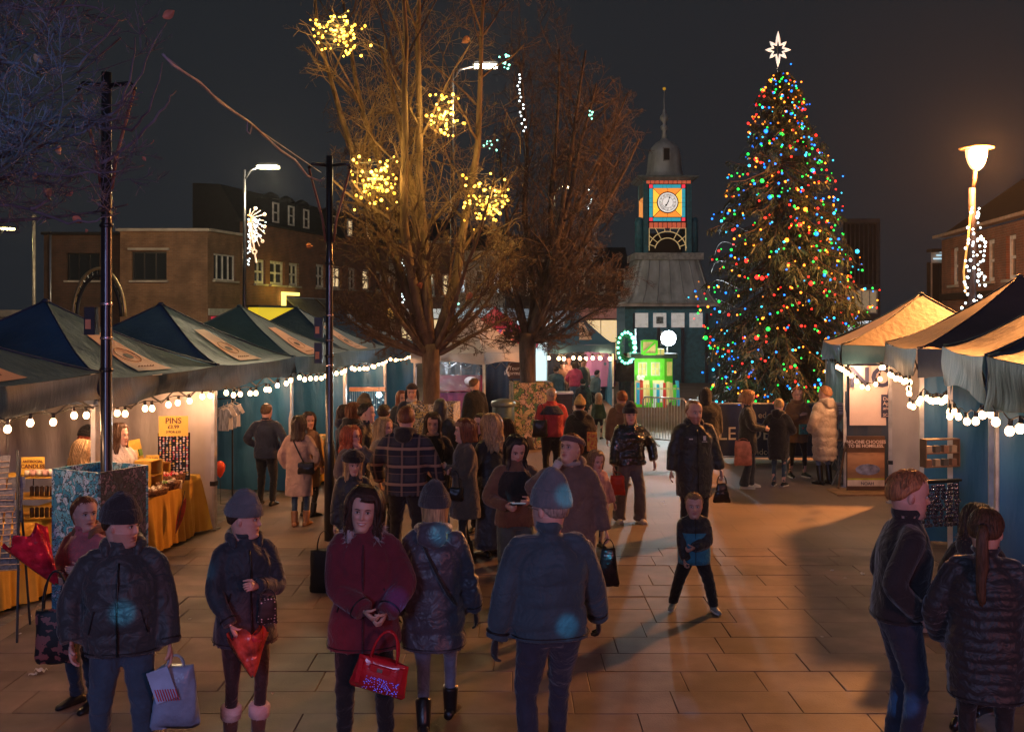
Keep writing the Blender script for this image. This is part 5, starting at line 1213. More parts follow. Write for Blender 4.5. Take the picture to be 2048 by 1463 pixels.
# feather on the cloth
g = MB(); fa, fbp = P(350, 1000, 12.75), P(340, 1060, 12.7)
pl = [np.array(P(352, 996, 12.9)) + [.12, 0, 0], np.array(P(345, 1030, 12.85)) + [.12, 0, 0], np.array(P(334, 1064, 12.8)) + [.12, 0, 0]]
fe = thing('feather', 'long dark red feather pinned to the front of the yellow cloth', 'feather', tuple(pl[1]))
g = MB(); g.grid(lambda a, b: tuple((np.array(pl[0]) * (1 - b) + np.array(pl[2]) * b - pl[1]) + np.array([(a - .5) * .09 * math.sin(math.pi * min(1, b * .85 + .1)), -.03, .03 * (a - .5)])), 4, 14); g.build('vane', mat('feather_red', (.28, .03, .02), .6, stretch=(1, 1, 8)), fe, True)
g = MB(); g.tube([tuple(pl[0] - pl[1] + np.array([0, -.03, .1])), tuple(pl[2] - pl[1] + [0, -.035, 0])], .006, 5); g.build('quill', M_INK, fe)
def onsurf(label, name, cat, px, py, Y, rz=0, grp=None): return thing(name, label, cat, tuple(P(px, py, Y)), rz, grp)
# pins board
q = 13.2 / F
pb = thing('pins_board', 'tall black board of enamel pins under the yellow PINS price card', 'board', (GX(348, 13.3), 13.3, .78), R(8))
W2, H2 = 62 * q, .60
g = MB(); g.box((0, 0, H2 / 2), (W2, .03, H2)); g.build('board_panel', mat('black_felt', (.012, .012, .015), .9), pb)
g = MB(); g.box((0, .07, H2 * .45), (.04, .02, H2 * .9), rot=Matrix.Rotation(R(-8), 3, 'X').to_4x4()); g.build('board_strut', M_METALD, pb)
PM = [mat('pin_%d' % i, c_, .3, metal=.4, var=.1) for i, c_ in enumerate([(.7, .5, .35), (.75, .7, .62), (.6, .12, .15), (.8, .6, .15), (.3, .35, .5), (.7, .4, .35)])]
PMe = []
for i, m_ in enumerate(PM):
    g = MB(); g.lathe([(0, 0), (.013, 0), (.013, .004), (0, .006)], 7 if i % 2 else 5); me = g.mesh('pin'); me.materials.append(m_); PMe.append(me)
rs = random.Random(4); cnt = 0
for row in range(19):
    for c_ in range(9):
        if rs.random() < .12: continue
        link('pin', rs.choice(PMe), None, pb, (-W2 / 2 + .03 + c_ * (W2 - .06) / 8 + rs.uniform(-.004, .004), -.018, H2 - .04 - row * (H2 - .08) / 18 + rs.uniform(-.004, .004)), (R(90), 0, 0), (rs.uniform(.7, 1.15), rs.uniform(.7, 1.25), 1))
sc_ = thing('price_card', 'yellow PINS price card above the black pins board', 'sign', (GX(348, 13.28) - .0, 13.26, .78 + H2 + .09), R(8))
g = MB(); g.box((0, 0, 0), (56 * q * 1.02, .008, 34 * q + .04)); g.build('card', M_YSIGN, sc_)
lettering('PINS', .10, M_SINK, sc_, (0, -.008, .065), bold=.002); lettering('£3.99', .062, M_SINK, sc_, (0, -.008, -.012), bold=.0015); lettering('3 FOR £10', .04, M_SINK, sc_, (0, -.008, -.075), bold=.001)
sc2 = thing('price_card', 'yellow card with cut-off lettering HO behind the sweets', 'sign', tuple(P(305, 921, 12.9)), R(6)); g = MB(); g.box((0, 0, 0), (.16, .008, .14)); g.build('card', M_YSIGN, sc2); lettering('HO', .07, M_SINK, sc2, (.02, -.008, .015), bold=.001)
g = MB(); g.tube([(0, .01, -.3), (0, .01, 0)], .006, 4); g.build('card_stem', M_METALD, sc2)
# shelves / crates and baskets on table 1
M_CRY = mat('yellow_crate_paint', (.6, .35, .05), .5)
def crate(label, x, y, z, w, d, h, rz=0, m_=None, grp='small yellow display crates'):
    r = thing('display_crate', label, 'crate', (x, y, z), rz, grp); m_ = m_ or M_CRY
    for s in (-1, 1): g = MB(); g.box((s * w / 2, 0, h / 2), (.012, d, h)); g.build('crate_side', m_, r)
    for zz in (.01, h * .5, h): g = MB(); g.box((0, 0, zz), (w - .014, d - .01, .012)); g.build('crate_shelf', m_, r)
    return r
M_WICK = mat('wicker', (.2, .09, .04), .8, vs=40, var=.6, bump=.8, bs=80)
def basket(label, x, y, z, w, d, h, fill, fm, seed, rz=0):
    r = thing('basket', label, 'basket', (x, y, z), rz, 'wicker baskets of sweets on the yellow table'); g = MB()
    out = []
    for k_, (zz, s) in enumerate([(0, .8), (0, .86), (h * .5, .95), (h, 1.02), (h, .95), (h * .4, .85)]):
        a = np.linspace(0, 6.283, 20, endpoint=False); ss = np.sign(np.cos(a)) * np.abs(np.cos(a)) ** .5, np.sign(np.sin(a)) * np.abs(np.sin(a)) ** .5
        out.append(np.stack([ss[0] * w / 2 * s, ss[1] * d / 2 * s, np.ones(20) * zz], 1))
    g.rings(out); g.build('basket_body', M_WICK, r, True); rs = np.random.RandomState(seed)
    for i in range(fill): g = MB(); g.sphere((rs.uniform(-.38, .38) * w, rs.uniform(-.38, .38) * d, h * .9 + rs.rand() * .025), rs.uniform(.014, .024), 7, 5); g.build('sweet', fm[i % len(fm)], r, True)
RS_ = [mat('red_sweet', (.6, .03, .05), .25), mat('pink_sweet', (.75, .35, .3), .3), mat('cream_sweet', (.75, .62, .45), .4), mat('green_sweet', (.2, .35, .08), .3)]
def T1(px, Y): return (GX(px, Y), Y, .79)
basket('wicker basket of pale sweets at the left end of the yellow table', GX(300, 12.0), 12.15, .79, .34, .22, .07, 16, RS_[2:3], 1, R(70))
basket('wicker basket of cream sweets in front of the red ones', GX(323, 12.3), 12.55, .79, .3, .2, .09, 16, RS_[2:], 2, R(70))
basket('basket heaped with red and pink sweets', GX(330, 12.7), 12.95, .79, .34, .24, .12, 26, RS_[:2], 3, R(70))
crate('yellow display crate left of the sweets, holding sachets', GX(286, 12.5), 12.6, .79, .24, .3, .34, R(75)); crate('smaller yellow crate beside the pins board', GX(312, 13.0), 13.1, .79, .2, .2, .24, R(75))
for i, (px, py, rz) in enumerate(((338, 970, .3), (357, 968, -.2), (310, 945, .2))):
    r = thing('price_tag', ['small cream tag leaning on the red sweets', 'folded tag right of the red sweets', 'small tag standing on the little crate'][i], 'sign', tuple(P(px, py, 12.7)), rz); g = MB(); g.plate([(-.04, 0, -.05), (.04, 0, -.05), (.035, .03, .05), (-.035, .03, .05)], .006); g.build('tag_card', mat('tag_card', (.75, .6, .4), .6), r); g = MB(); g.box((0, .003, 0), (.04, .004, .01)); g.build('tag_print', M_INK, r)
lb = thing('leaning_board', 'leaning yellow board of small printed packets behind the table', 'board', tuple(P(284, 950, 12.9)), R(70)); g = MB(); g.plate([(-.2, 0, -.3), (.2, 0, -.3), (.2, .2, .42), (-.2, .2, .42)], .015); g.build('board_panel', M_YSIGN, lb)
for i in range(5):
    for j in range(4): g = MB(); g.box((-.14 + .095 * j, .04 * i - .02, -.22 + .12 * i), (.06, .012, .08), rot=Matrix.Rotation(R(-15), 3, 'X').to_4x4()); g.build('packet', RS_[(i + j) % 4], lb)
# second table at the left edge with crate, cards sign, postcard rack
tb2, _ = cloth_table('yellow-clothed table at the far left behind the postcard rack', (lf(9.6)[0] - .35, 9.75), (lf(11.1)[0] - .15, 11.2), 1, .8, .80, YC, 4)
crate('big yellow display crate of candles on the far left table', GX(60, 10.6), 10.75, .81, .62, .42, .42, R(8))
M_CAN = [mat('candle_cream', (.7, .6, .5), .5), mat('candle_pink', (.7, .4, .36), .5), mat('jar_dark', (.12, .06, .04), .2)]
for i in range(12): g = MB(); tag(g.lathe([(0, 0), (.028, 0), (.028, .055), (0, .055)], 10, (0, 0, 0)).build('candle', M_CAN[i % 2], None, True, (GX(52, 10.6) + .005 + (i % 7) * .062, 10.62 + (i // 7) * .08, 1.243)), 'small pot candle on top of the yellow crate under the candles card', 'candle', 'pot candles on the yellow crate')
for i in range(14): g = MB(); tag(g.lathe([(0, 0), (.02, 0), (.022, .09), (.01, .1), (0, .1)], 8).build('jar', M_CAN[2], None, True, (GX(66, 10.6) - .02 + (i % 7) * .05, 10.62, .825 + (i // 7) * .215)), 'small dark jar stacked in the yellow crate at far left', 'jar', 'dark jars in the yellow crate')
sc3 = thing('price_card', 'yellow ANTISOCIAL CANDLES card on the far left stall', 'sign', tuple(P(66, 931, 10.7)), R(4)); g = MB(); g.box((0, 0, 0), (.23, .008, .18)); g.build('card', M_YSIGN, sc3); lettering('ANTISOCIAL', .035, M_SINK, sc3, (0, -.008, .045), bold=.0008); lettering('CANDLES', .055, M_SINK, sc3, (0, -.008, -.005), bold=.001); g = MB(); g.tube([(0, .01, -.2), (0, .01, 0)], .006, 4); g.build('card_stem', M_METALD, sc3)
rk = thing('postcard_rack', 'black wire rack of grey greeting cards at the bottom left edge', 'rack', (GX(-48, 9.4), 9.4, 0), R(14)); CM = []
for i, c_ in enumerate([(.10, .10, .12), (.16, .15, .15), (.06, .065, .08), (.22, .2, .19), (.09, .09, .11)]):
    g = MB(); g.box((0, 0, .085), (.055 if i % 2 else .075, .008, .17)); me = g.mesh('card'); me.materials.append(mat('card_%d' % i, c_, .5, vs=30, var=.5)); CM.append(me)
rs = random.Random(3)
for row in range(10):
    z = .62 + row * .095; yy = -.24 + row * .045
    g = MB(); g.tube([(-.3, yy, z), (.42 - row * .02, yy, z)], .005, 4); g.tube([(-.3, yy, z + .05), (.42 - row * .02, yy, z + .05)], .005, 4); g.build('shelf_wire', mat('rack_wire', (.45, .3, .2), .4), rk)
    for i in range(9 if row < 8 else 7): link('card', rs.choice(CM), None, rk, (-.26 + i * .076, yy + .03, z), (R(-18) + rs.uniform(-.08, .08), 0, rs.uniform(-.1, .1)), (1, 1, .62))
for x in (-.3, .4): g = MB(); g.tube([(x, -.32, 0), (x, -.26, .6), (x - .1 * (x > 0), .2, 1.62)], .012, 5); g.tube([(x, .25, 0), (x - .1 * (x > 0), .2, 1.62)], .012, 5); g.build('rack_leg', M_METALD, rk)
# clothes rail
cr_ = thing('clothes_rail', 'small rail with white baby tops on hangers inside the blue gazebo', 'rack', (GX(458, 16.0), 16.2, 0), R(5)); g = MB(); g.tube([(0, 0, 0), (0, 0, 1.62)], .014, 6); g.tube([(-.3, 0, 1.58), (.12, 0, 1.6)], .012, 6); g.build('rail_frame', M_METALD, cr_)
for i in range(4):
    bt = thing('baby_top', ['striped baby top at the left of the little rail', 'folded cream baby top second on the rail', 'white baby top third on the rail', 'big white baby top at the right of the rail'][i], 'garment', (GX(443 + i * 7, 16.0), 16.1 + .02 * i, 1.33 - .02 * (3 - i)), R(10 * i - 15), 'baby clothes on the rail')
    g = MB(); o_ = [(-.05, .17), (-.09, .16), (-.15, .05), (-.11, .02), (-.08, .07), (-.085, -.17), (.085, -.17), (.08, .07), (.11, .02), (.15, .05), (.09, .16), (.05, .17), (.0, .14)]
    g.plate([(x, 0, z) for x, z in o_], .02); g.build('fabric', mat('baby_white', (.65, .6, .55), .8) if i % 2 else mat('baby_stripe', (.3, .33, .4), .8, stretch=(9, 1, 1), var=.6), bt)
    g = MB(); g.tube([(-.09, -.005, .17), (0, -.005, .21), (.09, -.005, .17)], .005, 4); g.tube([(0, 0, .21), (.01, 0, .26)], .004, 4); g.build('hanger', MWS, bt)
bl = thing('red_balloon', 'small red balloon poking out beside the white curtain', 'balloon', tuple(P(440, 937, 14.8))); g = MB(); g.lathe([(0, -.13), (.03, -.1), (.07, -.02), (.075, .05), (.04, .1), (0, .115)], 14); g.build('balloon_skin', mat('balloon_red', (.7, .08, .03), .25), bl, True); g = MB(); g.tube([(0, 0, -.13), (.01, 0, -.5)], .003, 4); g.build('balloon_string', M_CABLE, bl)
tb3, _ = cloth_table('small cream-clothed table in the fourth blue gazebo', (-3.30, 17.3), (-3.18, 18.3), 1, .6, .8, YC, 7)
bw_ = thing('wooden_bowl', 'small pale pot on the cream-clothed table', 'bowl', (tb3.location.x + .1 - .3, tb3.location.y + .4, .805)); g = MB(); g.lathe([(0, 0), (.06, 0), (.09, .1), (.08, .1), (.05, .02), (0, .02)], 14); g.build('bowl_body', M_WICK, bw_, True); g = MB(); g.lathe([(.088, .095), (.093, .1), (.088, .105)], 14, cap=False); g.build('bowl_rim', M_CONC, bw_)
sh_ = thing('display_shelf', 'orange wooden rail with hanging glass ornaments inside the fifth blue gazebo', 'rack', tuple(P(735, 778, 21.8))); q = 21.8 / F; g = MB(); g.box((0, 0, 0), (72 * q, .1, 8 * q)); g.build('shelf_board', mat('orange_wood', (.5, .16, .05), .6), sh_)
for i in range(16): g = MB(); x = (-34 + i * 4.4) * q; l_ = .2 + .25 * ((i * 7) % 5) / 5; g.tube([(x, -.05, -.04), (x, -.05, -l_)], .003, 3); g.sphere((x, -.05, -l_ - .02), .02, 6, 5); g.build('ornament', mat('glass_ornament', (.5, .6, .65), .15, emis=(.4, .8, 1), es=.15, sample=False), sh_)
wl = thing('star_light', 'cool white star-bright bulb hanging in the fifth blue gazebo', 'lamp', tuple(P(758, 789, 21.4))); g = MB(); g.sphere((0, 0, 0), .055, 10, 8); g.build('bulb', mat('cool_bulb', (1, 1, 1), emis=(.55, .9, 1), es=30, sample=False), wl, True); g = MB(); g.tube([(0, 0, .05), (0, 0, .3)], .005, 4); g.build('cable', M_CABLE, wl); lamp('star_bulb_light', 'POINT', P(758, 789, 21.1), 18, (.5, .85, 1), .06)
# ---- right side banners
nb_ = thing('no_banner', 'large pink-white banner reading NO hung on the right gazebo side', 'banner', (5.62, 17.54, 0)); q = 17.5 / F
M_PINKW = mat('white_banner_print', (.72, .6, .58), .5, var=.05)
g = MB(); g.grid(lambda a, b: (a * 1.45, .012 * math.sin(a * 9) - .06, ZZ(850, 17.5) + b * (ZZ(731, 17.5) - ZZ(850, 17.5))), 14, 6); bs_ = g.build('banner_sheet', M_PINKW, nb_, True)
MNV = mat('navy_print', (.03, .04, .1), .5)
lettering('NO', .45, MNV, nb_, ((1734 - 1692) * q, -.085, ZZ(756, 17.5)), bold=.012, spacing=1.05)
g = MB(); g.box(((1753 + 12 - 1692) * q + .25, -.085, ZZ(811, 17.5)), (.68, .006, .38)); g.build('text_panel', MNV, nb_)
me_ = None
lettering('Deliver\nAppoint\nand te', .085, M_PINKW, nb_, ((1765 - 1692) * q, -.1, ZZ(806, 17.5)), align='LEFT').location.x = (1757 - 1692) * q
lettering('SCAN ME', .07, M_PINKW, nb_, ((1757 - 1692) * q, -.1, ZZ(829, 17.5)), align='LEFT', bold=.001)
ab = thing('homeless_board', 'A-frame board reading NO-ONE CHOOSES TO BE HOMELESS with a NOAH footer', 'sign', (GX(1731, 16.95), 16.95, 0), R(0)); q = 16.95 / F
hh = ZZ(872, 16.95)
g = MB(); g.box((0, 0, hh / 2 + .03), (76 * q, .03, hh - .05)); g.build('board_panel', mat('board_brown', (.09, .05, .035), .5), ab)
def scn(N, L, co):
    sp = N.new('ShaderNodeSeparateXYZ'); L.new(co, sp.inputs[0]); n = tex(N, L, 'Noise', mapping(N, L, co, sc=(2, 1, 6)), Scale=3.0, Detail=5.0)
    z = math_(N, L, 'ADD', sp.outputs[2], math_(N, L, 'MULTIPLY', n.outputs[0], .25))
    return ramp(N, L, z, [(.3, (.35, .2, .1)), (.45, (.2, .12, .08)), (.6, (.4, .22, .12)), (.72, (.5, .3, .17)), (.85, (.2, .1, .06))]), None
g = MB(); g.box((0, -.018, ZZ(935, 16.95)), (74 * q, .006, 62 * q)); g.build('photo_print', nodemat('pavement_photo', scn, .5), ab)
g = MB(); g.sphere((.03, -.022, ZZ(938, 16.95)), (.2, .004, .09), 14, 8); g.build('sleeping_bag_print', mat('bag_print_blue', (.16, .2, .36), vs=9, var=.6), ab)
g = MB(); g.box((0, -.02, ZZ(965, 16.95)), (74 * q, .01, 12 * q)); g.build('footer_print', mat('footer_paper', (.6, .55, .5)), ab); g = MB(); g.box((0, -.02, ZZ(957, 16.95)), (74 * q, .01, 3 * q)); g.build('green_stripe', mat('lime_print', (.4, .45, .05)), ab)
lettering('NO-ONE CHOOSES\nTO BE HOMELESS.', .072, M_PINKW, ab, (0, -.03, ZZ(887, 16.95)), bold=.002); lettering('NOAH', .07, MNV, ab, (.02, -.03, ZZ(966, 16.95)), bold=.001)
g = MB(); g.box((0, .05, .012), (1.05, .6, .024)); g.build('base_board', mat('plywood', (.3, .18, .1), .7), ab)
for s in (-1, 1): g = MB(); g.tube([(s * .33, .35, .03), (s * .31, .02, hh - .1)], .018, 5); g.build('rear_leg', mat('plywood', (.3, .18, .1)), ab)
et = thing('folding_table', 'small wooden table with bric-a-brac left of the NO banner', 'table', (GX(1668, 17.9) + .05, 18.0, 0)); g = MB(); g.box((.05, 0, .76), (.42, .5, .03)); g.build('tabletop', mat('plywood', (.3, .18, .1)), et)
for s in (-1, 1): g = MB(); g.tube([(.05 - s * .17, -.2, 0), (.05 + s * .17, -.2, .74)], .012, 5); g.tube([(.05 - s * .17, .2, 0), (.05 + s * .17, .2, .74)], .012, 5); g.build('trestle', M_GALV, et)
rs = np.random.RandomState(3)
for i in range(7): g = MB(); tag(g.lathe([(0, 0), (.03, 0), (.035, .06), (.02, .1), (.012, .14), (0, .15)], 9).build('figurine', mat('figurine_brown', (.25, .13, .08), .5), None, True, (et.location.x - .1 + .05 * i, 17.85 + rs.rand() * .25, .777)), 'small brown figurine on the wooden table by the banner', 'ornament', 'figurines on the small table')
fp = thing('wicker_planter', 'dark pot of dried flowers at the foot of the cream wall', 'planter', (5.36, 14.1, 0)); g = MB(); g.lathe([(0, 0), (.14, 0), (.2, .32), (.21, .36), (.17, .34), (0, .3)], 16); g.lathe([(.03, .3), (.03, .75), (0, .76)], 8); g.build('pot', M_WICK, fp, True)
rs = np.random.RandomState(1)
for i in range(16): a = rs.rand() * 6.3; g = MB(); e = np.array([.17 * math.cos(a), .17 * math.sin(a), .62 + rs.rand() * .16]); g.tube([(0, 0, .3), e * .7 + [0, 0, .12], e], .006, 4); g.sphere(e, .035, 6, 5); g.build('flower', mat('dried_flower', (.4, .22, .12), .8), fp)
# goods in the right stall behind the man in black
td, _ = cloth_table('low white-clothed table with hanging beads behind the man in black', (4.62, 9.6), (4.98, 11.2), -1, .7, .72, mat('white_cloth', (.5, .47, .48), .7), 9, drop=.4)
jr = thing('bead_rack', 'rack of dark glittering bead strings on the white table', 'rack', (GX(1876, 10.2), 10.3, .72), R(15)); g = MB(); g.tube([(-.28, 0, 0), (-.28, 0, .5), (.28, 0, .5), (.28, 0, 0)], .01, 6); g.box((0, 0, .52), (.6, .06, .02)); g.build('rack_frame', M_METALD, jr)
M_BEAD = mat('dark_bead', (.12, .1, .16), .12, metal=.7, var=.6, vs=40)
for i in range(15):
    x = -.26 + i * .037; g = MB()
    for k_ in range(11): g.sphere((x + rs.normal() * .008, -.02 + rs.normal() * .008, .47 - k_ * .038), .02, 6, 4)
    g.build('bead_string', M_BEAD, jr, True)
sx_ = thing('shadow_box_shelf', 'small wooden shelf of trinkets above the bead rack', 'shelf', (GX(1880, 10.9), 10.9, 1.3), R(15)); g = MB()
for z in (0, .14, .28): g.box((0, 0, z), (.4, .1, .012))
for x in (-.2, .2): g.box((x, 0, .14), (.012, .1, .29))
g.build('shelf_frame', mat('dark_oak', (.16, .08, .05), .6), sx_)
for i in range(8): g = MB(); g.box((-.15 + .1 * (i % 4), -.01, .04 + .14 * (i // 4)), (.06, .05, .07)); g.build('trinket', mat('trinket_%d' % (i % 3), [(.2, .1, .07), (.3, .22, .16), (.08, .07, .07)][i % 3]), sx_)
cd = thing('tea_light', 'tiny flickering tea light on the low box at right', 'candle', (GX(1873, 9.6), 9.6, .17)); g = MB(); g.lathe([(0, 0), (.03, 0), (.03, .025), (0, .025)], 10); g.build('wax', M_CAN[0], cd, True); g = MB(); g.lathe([(0, .025), (.012, .04), (.008, .06), (0, .08)], 8); g.build('flame', mat('flame', (1, .7, .2), emis=(1, .6, .1), es=12, sample=False), cd, True)
lx = thing('low_box', 'low pale box holding the tea light at right', 'box', (GX(1876, 9.6), 9.65, 0)); g = MB(); g.box((0, 0, .08), (.5, .35, .155)); g.build('box_body', M_CONC, lx); g = MB(); g.box((0, 0, .162), (.53, .38, .012)); g.build('box_lid', M_PINKW, lx)
# pink backdrop in the far gazebo
pbk = thing('patterned_backdrop', 'pink and purple patterned cloth hung in the far gazebo', 'backdrop', (GX(1200, 34.5), 34.5, 0)); q = 34.5 / F
def pkf(N, L, co):
    v = tex(N, L, 'Voronoi', co, Scale=2.6); v.inputs['Randomness'].default_value = .7; s = N.new('ShaderNodeSeparateColor'); L.new(v.outputs['Color'], s.inputs[0])
    c = ramp(N, L, s.outputs[0], [(0, (.6, .2, .06)), (.35, (.05, .15, .25)), (.6, (.6, .15, .3)), (.8, (.65, .3, .1))], 'CONSTANT')
    return mixc(N, L, math_(N, L, 'LESS_THAN', v.outputs['Distance'], .33), (.3, .16, .38), c), None
PK = nodemat('pink_pattern', pkf, .7)
g = MB(); g.grid(lambda a, b: ((a - .5) * 62 * q, .02 * math.sin(a * 20), .55 + b * 1.45), 14, 4); g.build('cloth_sheet', PK, pbk, True); g = MB(); g.tube([(-31 * q, 0, 2.0), (31 * q, 0, 2.0)], .02, 6); g.build('hanging_rail', M_METALD, pbk)
lamp('far_stall_light', 'POINT', P(1150, 715, 33.6), 70, (1, .5, .32), .2)
# candy floss stand and lit art panel
cf = thing('candy_floss_stand', 'white candy floss and popcorn stand with glass case under the red gazebo', 'stall', (GX(998, 26), 26, 0)); q = 26 / F
g = MB(); g.box((0, 0, .5), (34 * q, .5, 1.0)); bd = g.build('counter', mat('white_counter', (.6, .57, .55), .4), cf)
lettering('CANDY FLOSS', .055, M_SINK, cf, (0, -.26, .78), bold=.001); lettering('&', .06, M_SINK, cf, (0, -.26, .6)); lettering('POPCORN', .055, M_SINK, cf, (0, -.26, .42), bold=.001)
g = MB(); g.box((0, 0, 1.02), (36 * q, .54, .04)); g.build('counter_top', mat('red_trim', (.4, .05, .03), .4), cf)
g = MB(); g.lathe([(.2, 1.04), (.22, 1.2), (.17, 1.38), (.08, 1.45), (0, 1.46)], 14); g.build('floss_bowl', mat('cloudy_dome', (.6, .6, .58), .2, emis=(1, .8, .7), es=.25, sample=False), cf, True)
g = MB(); g.box((0, .2, 1.75), (34 * q, .04, .75)); g.build('lit_case', mat('case_glow', (.6, .55, .5), .3, emis=(.9, .85, .8), es=.45, sample=False), cf); g = MB(); g.box((.06, -.2, 1.12), (.18, .03, .1)); g.build('green_label', mat('green_label', (.1, .35, .03)), cf)
for s in (-1, 1): g = MB(); g.tube([(s * 18 * q, -.25, 0), (s * 18 * q, -.25, 2.3)], .025, 6); g.build('case_post', M_GALV, cf)
g = MB(); g.box((0, 0, ZZ(715, 26)), (44 * q, .5, .06)); g.build('stand_roof', mat('red_trim', (.4, .05, .03)), cf)
g = MB(); g.sphere((.05, -.1, ZZ(722, 26)), .05, 8, 6); g.build('bulb', mat('cool_bulb', (1, 1, 1)), cf, True); lamp('candy_stand_light', 'POINT', P(1002, 728, 25.8), 22, (1, .9, .85), .08)
lpn = thing('lit_picture', 'glowing pink and orange picture panel above the candy stand', 'sign', tuple(P(1005, 687, 26))); g = MB(); g.box((0, 0, 0), (48 * q, .06, 56 * q)); 
def lpf(N, L, co):
    n = tex(N, L, 'Noise', co, Scale=3.5, Detail=6.0, Distortion=1.5); return ramp(N, L, n.outputs[0], [(.3, (.02, .04, .2)), (.42, (.35, .04, .05)), (.52, (1, .25, .12)), (.62, (1, .6, .45)), (.75, (.2, .1, .3))]), None
g.build('picture_print', nodemat('lit_abstract', lpf, .5, emis=.9), lpn); g = MB(); g.box((0, .04, 0), (52 * q, .05, 60 * q)); g.build('picture_frame', M_METALD, lpn)
for i in range(26): a = i / 26; x = -26 * q + (0 if a < .5 else 52 * q * (a - .5) * 2); z = (30 - 60 * a * 2) * q if a < .5 else -30 * q; link('bulb', XM['blue'] if i % 3 else XM['green'], None, lpn, (x, -.05, z), sc=(.022,) * 3)
# clear-sided counter in the white gazebo
pc = thing('purple_counter', 'purple draped counter with crinkled clear sheet in the white gazebo', 'counter', (GX(905, 24.9), 24.9, 0)); q = 24.9 / F
g = MB(); g.grid(lambda a, b: ((a - .5) * 118 * q, .02 * math.sin(a * 40), b * 1.05), 30, 3); g.build('counter_cloth', mat('purple_cloth', (.16, .05, .14), .6), pc, True)
g = MB(); g.grid(lambda a, b: ((a - .5) * 118 * q, .3, 1.05 + b * .4), 30, 3); g.build('red_panel', mat('dark_red_panel', (.3, .02, .06), .5), pc, True)
g = MB(); g.grid(lambda a, b: ((a - .5) * 112 * q, -.12 + .02 * math.sin(a * 31 + b * 9) + .015 * math.sin(b * 23 + a * 13), 1.1 + b * .75), 30, 12); g.build('clear_sheet', mat('crinkled_plastic', (.35, .42, .45), .12, var=.5, vs=5, bump=.8, bs=14, alpha=.35, metal=.2), pc, True)
g = MB(); g.sphere((38 * q, -.25, 1.34), (.16, .1, .11), 12, 9); g.build('plastic_bag', mat('pale_plastic', (.55, .53, .55), .3), pc, True)
lamp('white_tent_light', 'POINT', (pc.location.x, 24.0, 1.85), 22, (.85, .9, 1), .1)
# litter
M_LIT = mat('litter_paper', (.6, .58, .6), .6)
rs = random.Random(15)
def litter(label, px, py, s):
    Y = 5985 / (py - 633); r = thing('litter', label, 'litter', (GX(px, Y), Y, .004), rs.uniform(0, 6), 'scraps of litter on the paving'); g = MB()
    g.grid(lambda a, b: ((a - .5) * s, (b - .5) * s * .6, .01 + .25 * s * math.sin(a * 5 + b * 4) ** 2), 4, 3); g.build('scrap', M_LIT, r)
litter('crumpled white tissue on the ground at lower left', 82, 1345, .10); litter('small torn scrap beside the crumpled tissue', 66, 1352, .06)
litter('white paper scrap left of the man in black at right', 1725, 1150, .07); litter('thin paper strip near the gazebo shadow', 1664, 1143, .05); litter('tiny scrap in the shadow at right', 1690, 1158, .03)
litter('tiny pale scrap behind the boy', 1326, 1005, .05); litter('tiny scrap near the lower right paving', 1644, 1276, .03); litter('pink scrap left of the woman in grey beanie', 380, 1240, .03)
litter('tiny scrap by the red coat woman', 545, 1390, .03); litter('scrap on the orange paving behind the boy', 1330, 1010, .03); litter('small scrap at far left', 40, 1270, .03); litter('pale dot near the table foot', 60, 1235, .04); litter('scrap before the yellow table', 322, 1110, .04)
# ================================================================ PEOPLE
def fab(name, col, rough=.85, bs=90, bump=.25, sheen=.25, var=.18, **k): return mat(name, col, rough, var=var, vs=7, bump=bump, bs=bs, sheen=sheen, bdist=.006, crumple=.55, **k)
def skin(name, col): return mat(name, col, .5, var=.08, vs=18, bump=.08, bs=120, attr=True, sss=.12, bdist=.003)
SK = {'a': skin('skin_fair', (.56, .34, .26)), 'b': skin('skin_rosy', (.60, .35, .28)), 'c': skin('skin_tan', (.42, .25, .17))}
def hairm(name, col): return mat(name, col, .45, var=.45, vs=30, stretch=(3, 3, .35), bump=.7, bs=70, bdist=.01, spec=.5)
HM = {'black': hairm('hair_black', (.012, .010, .010)), 'dark': hairm('hair_dark_brown', (.035, .018, .012)), 'brown': hairm('hair_brown', (.08, .04, .02)), 'auburn': hairm('hair_auburn', (.16, .05, .02)),
      'red': hairm('hair_copper_red', (.30, .05, .02)), 'blonde': hairm('hair_blonde', (.42, .27, .13)), 'ginger': hairm('hair_ginger', (.35, .15, .06)), 'grey': hairm('hair_grey', (.3, .24, .2)), 'fair': hairm('hair_fair', (.26, .15, .07))}
M_EYE = mat('eye_white', (.62, .58, .56), .2, var=0, bump=0); M_IRIS = mat('iris_dark', (.03, .02, .015), .1, var=0, bump=0)
M_TOOTH = mat('teeth', (.7, .65, .6), .3, var=0, bump=0); M_BROW = mat('eyebrow_hair', (.05, .03, .02), .8); M_BROWG = mat('eyebrow_fair', (.2, .1, .05), .8)
def interp(z, T, k): return np.interp(z, [t[0] for t in T], [t[k] for t in T])
HP = [(-.205, .062, .040, .075), (-.16, .056, .040, .072), (-.135, .054, .046, .070), (-.122, .046, .066, .072), (-.112, .042, .080, .074), (-.10, .046, .0865, .076), (-.08, .054, .088, .080), (-.05, .063, .087, .088), (-.02, .069, .086, .096), (.01, .072, .087, .101), (.04, .074, .090, .104), (.07, .071, .086, .101), (.09, .063, .074, .090), (.105, .048, .056, .070), (.114, .030, .036, .046), (.118, .008, .012, .014)]
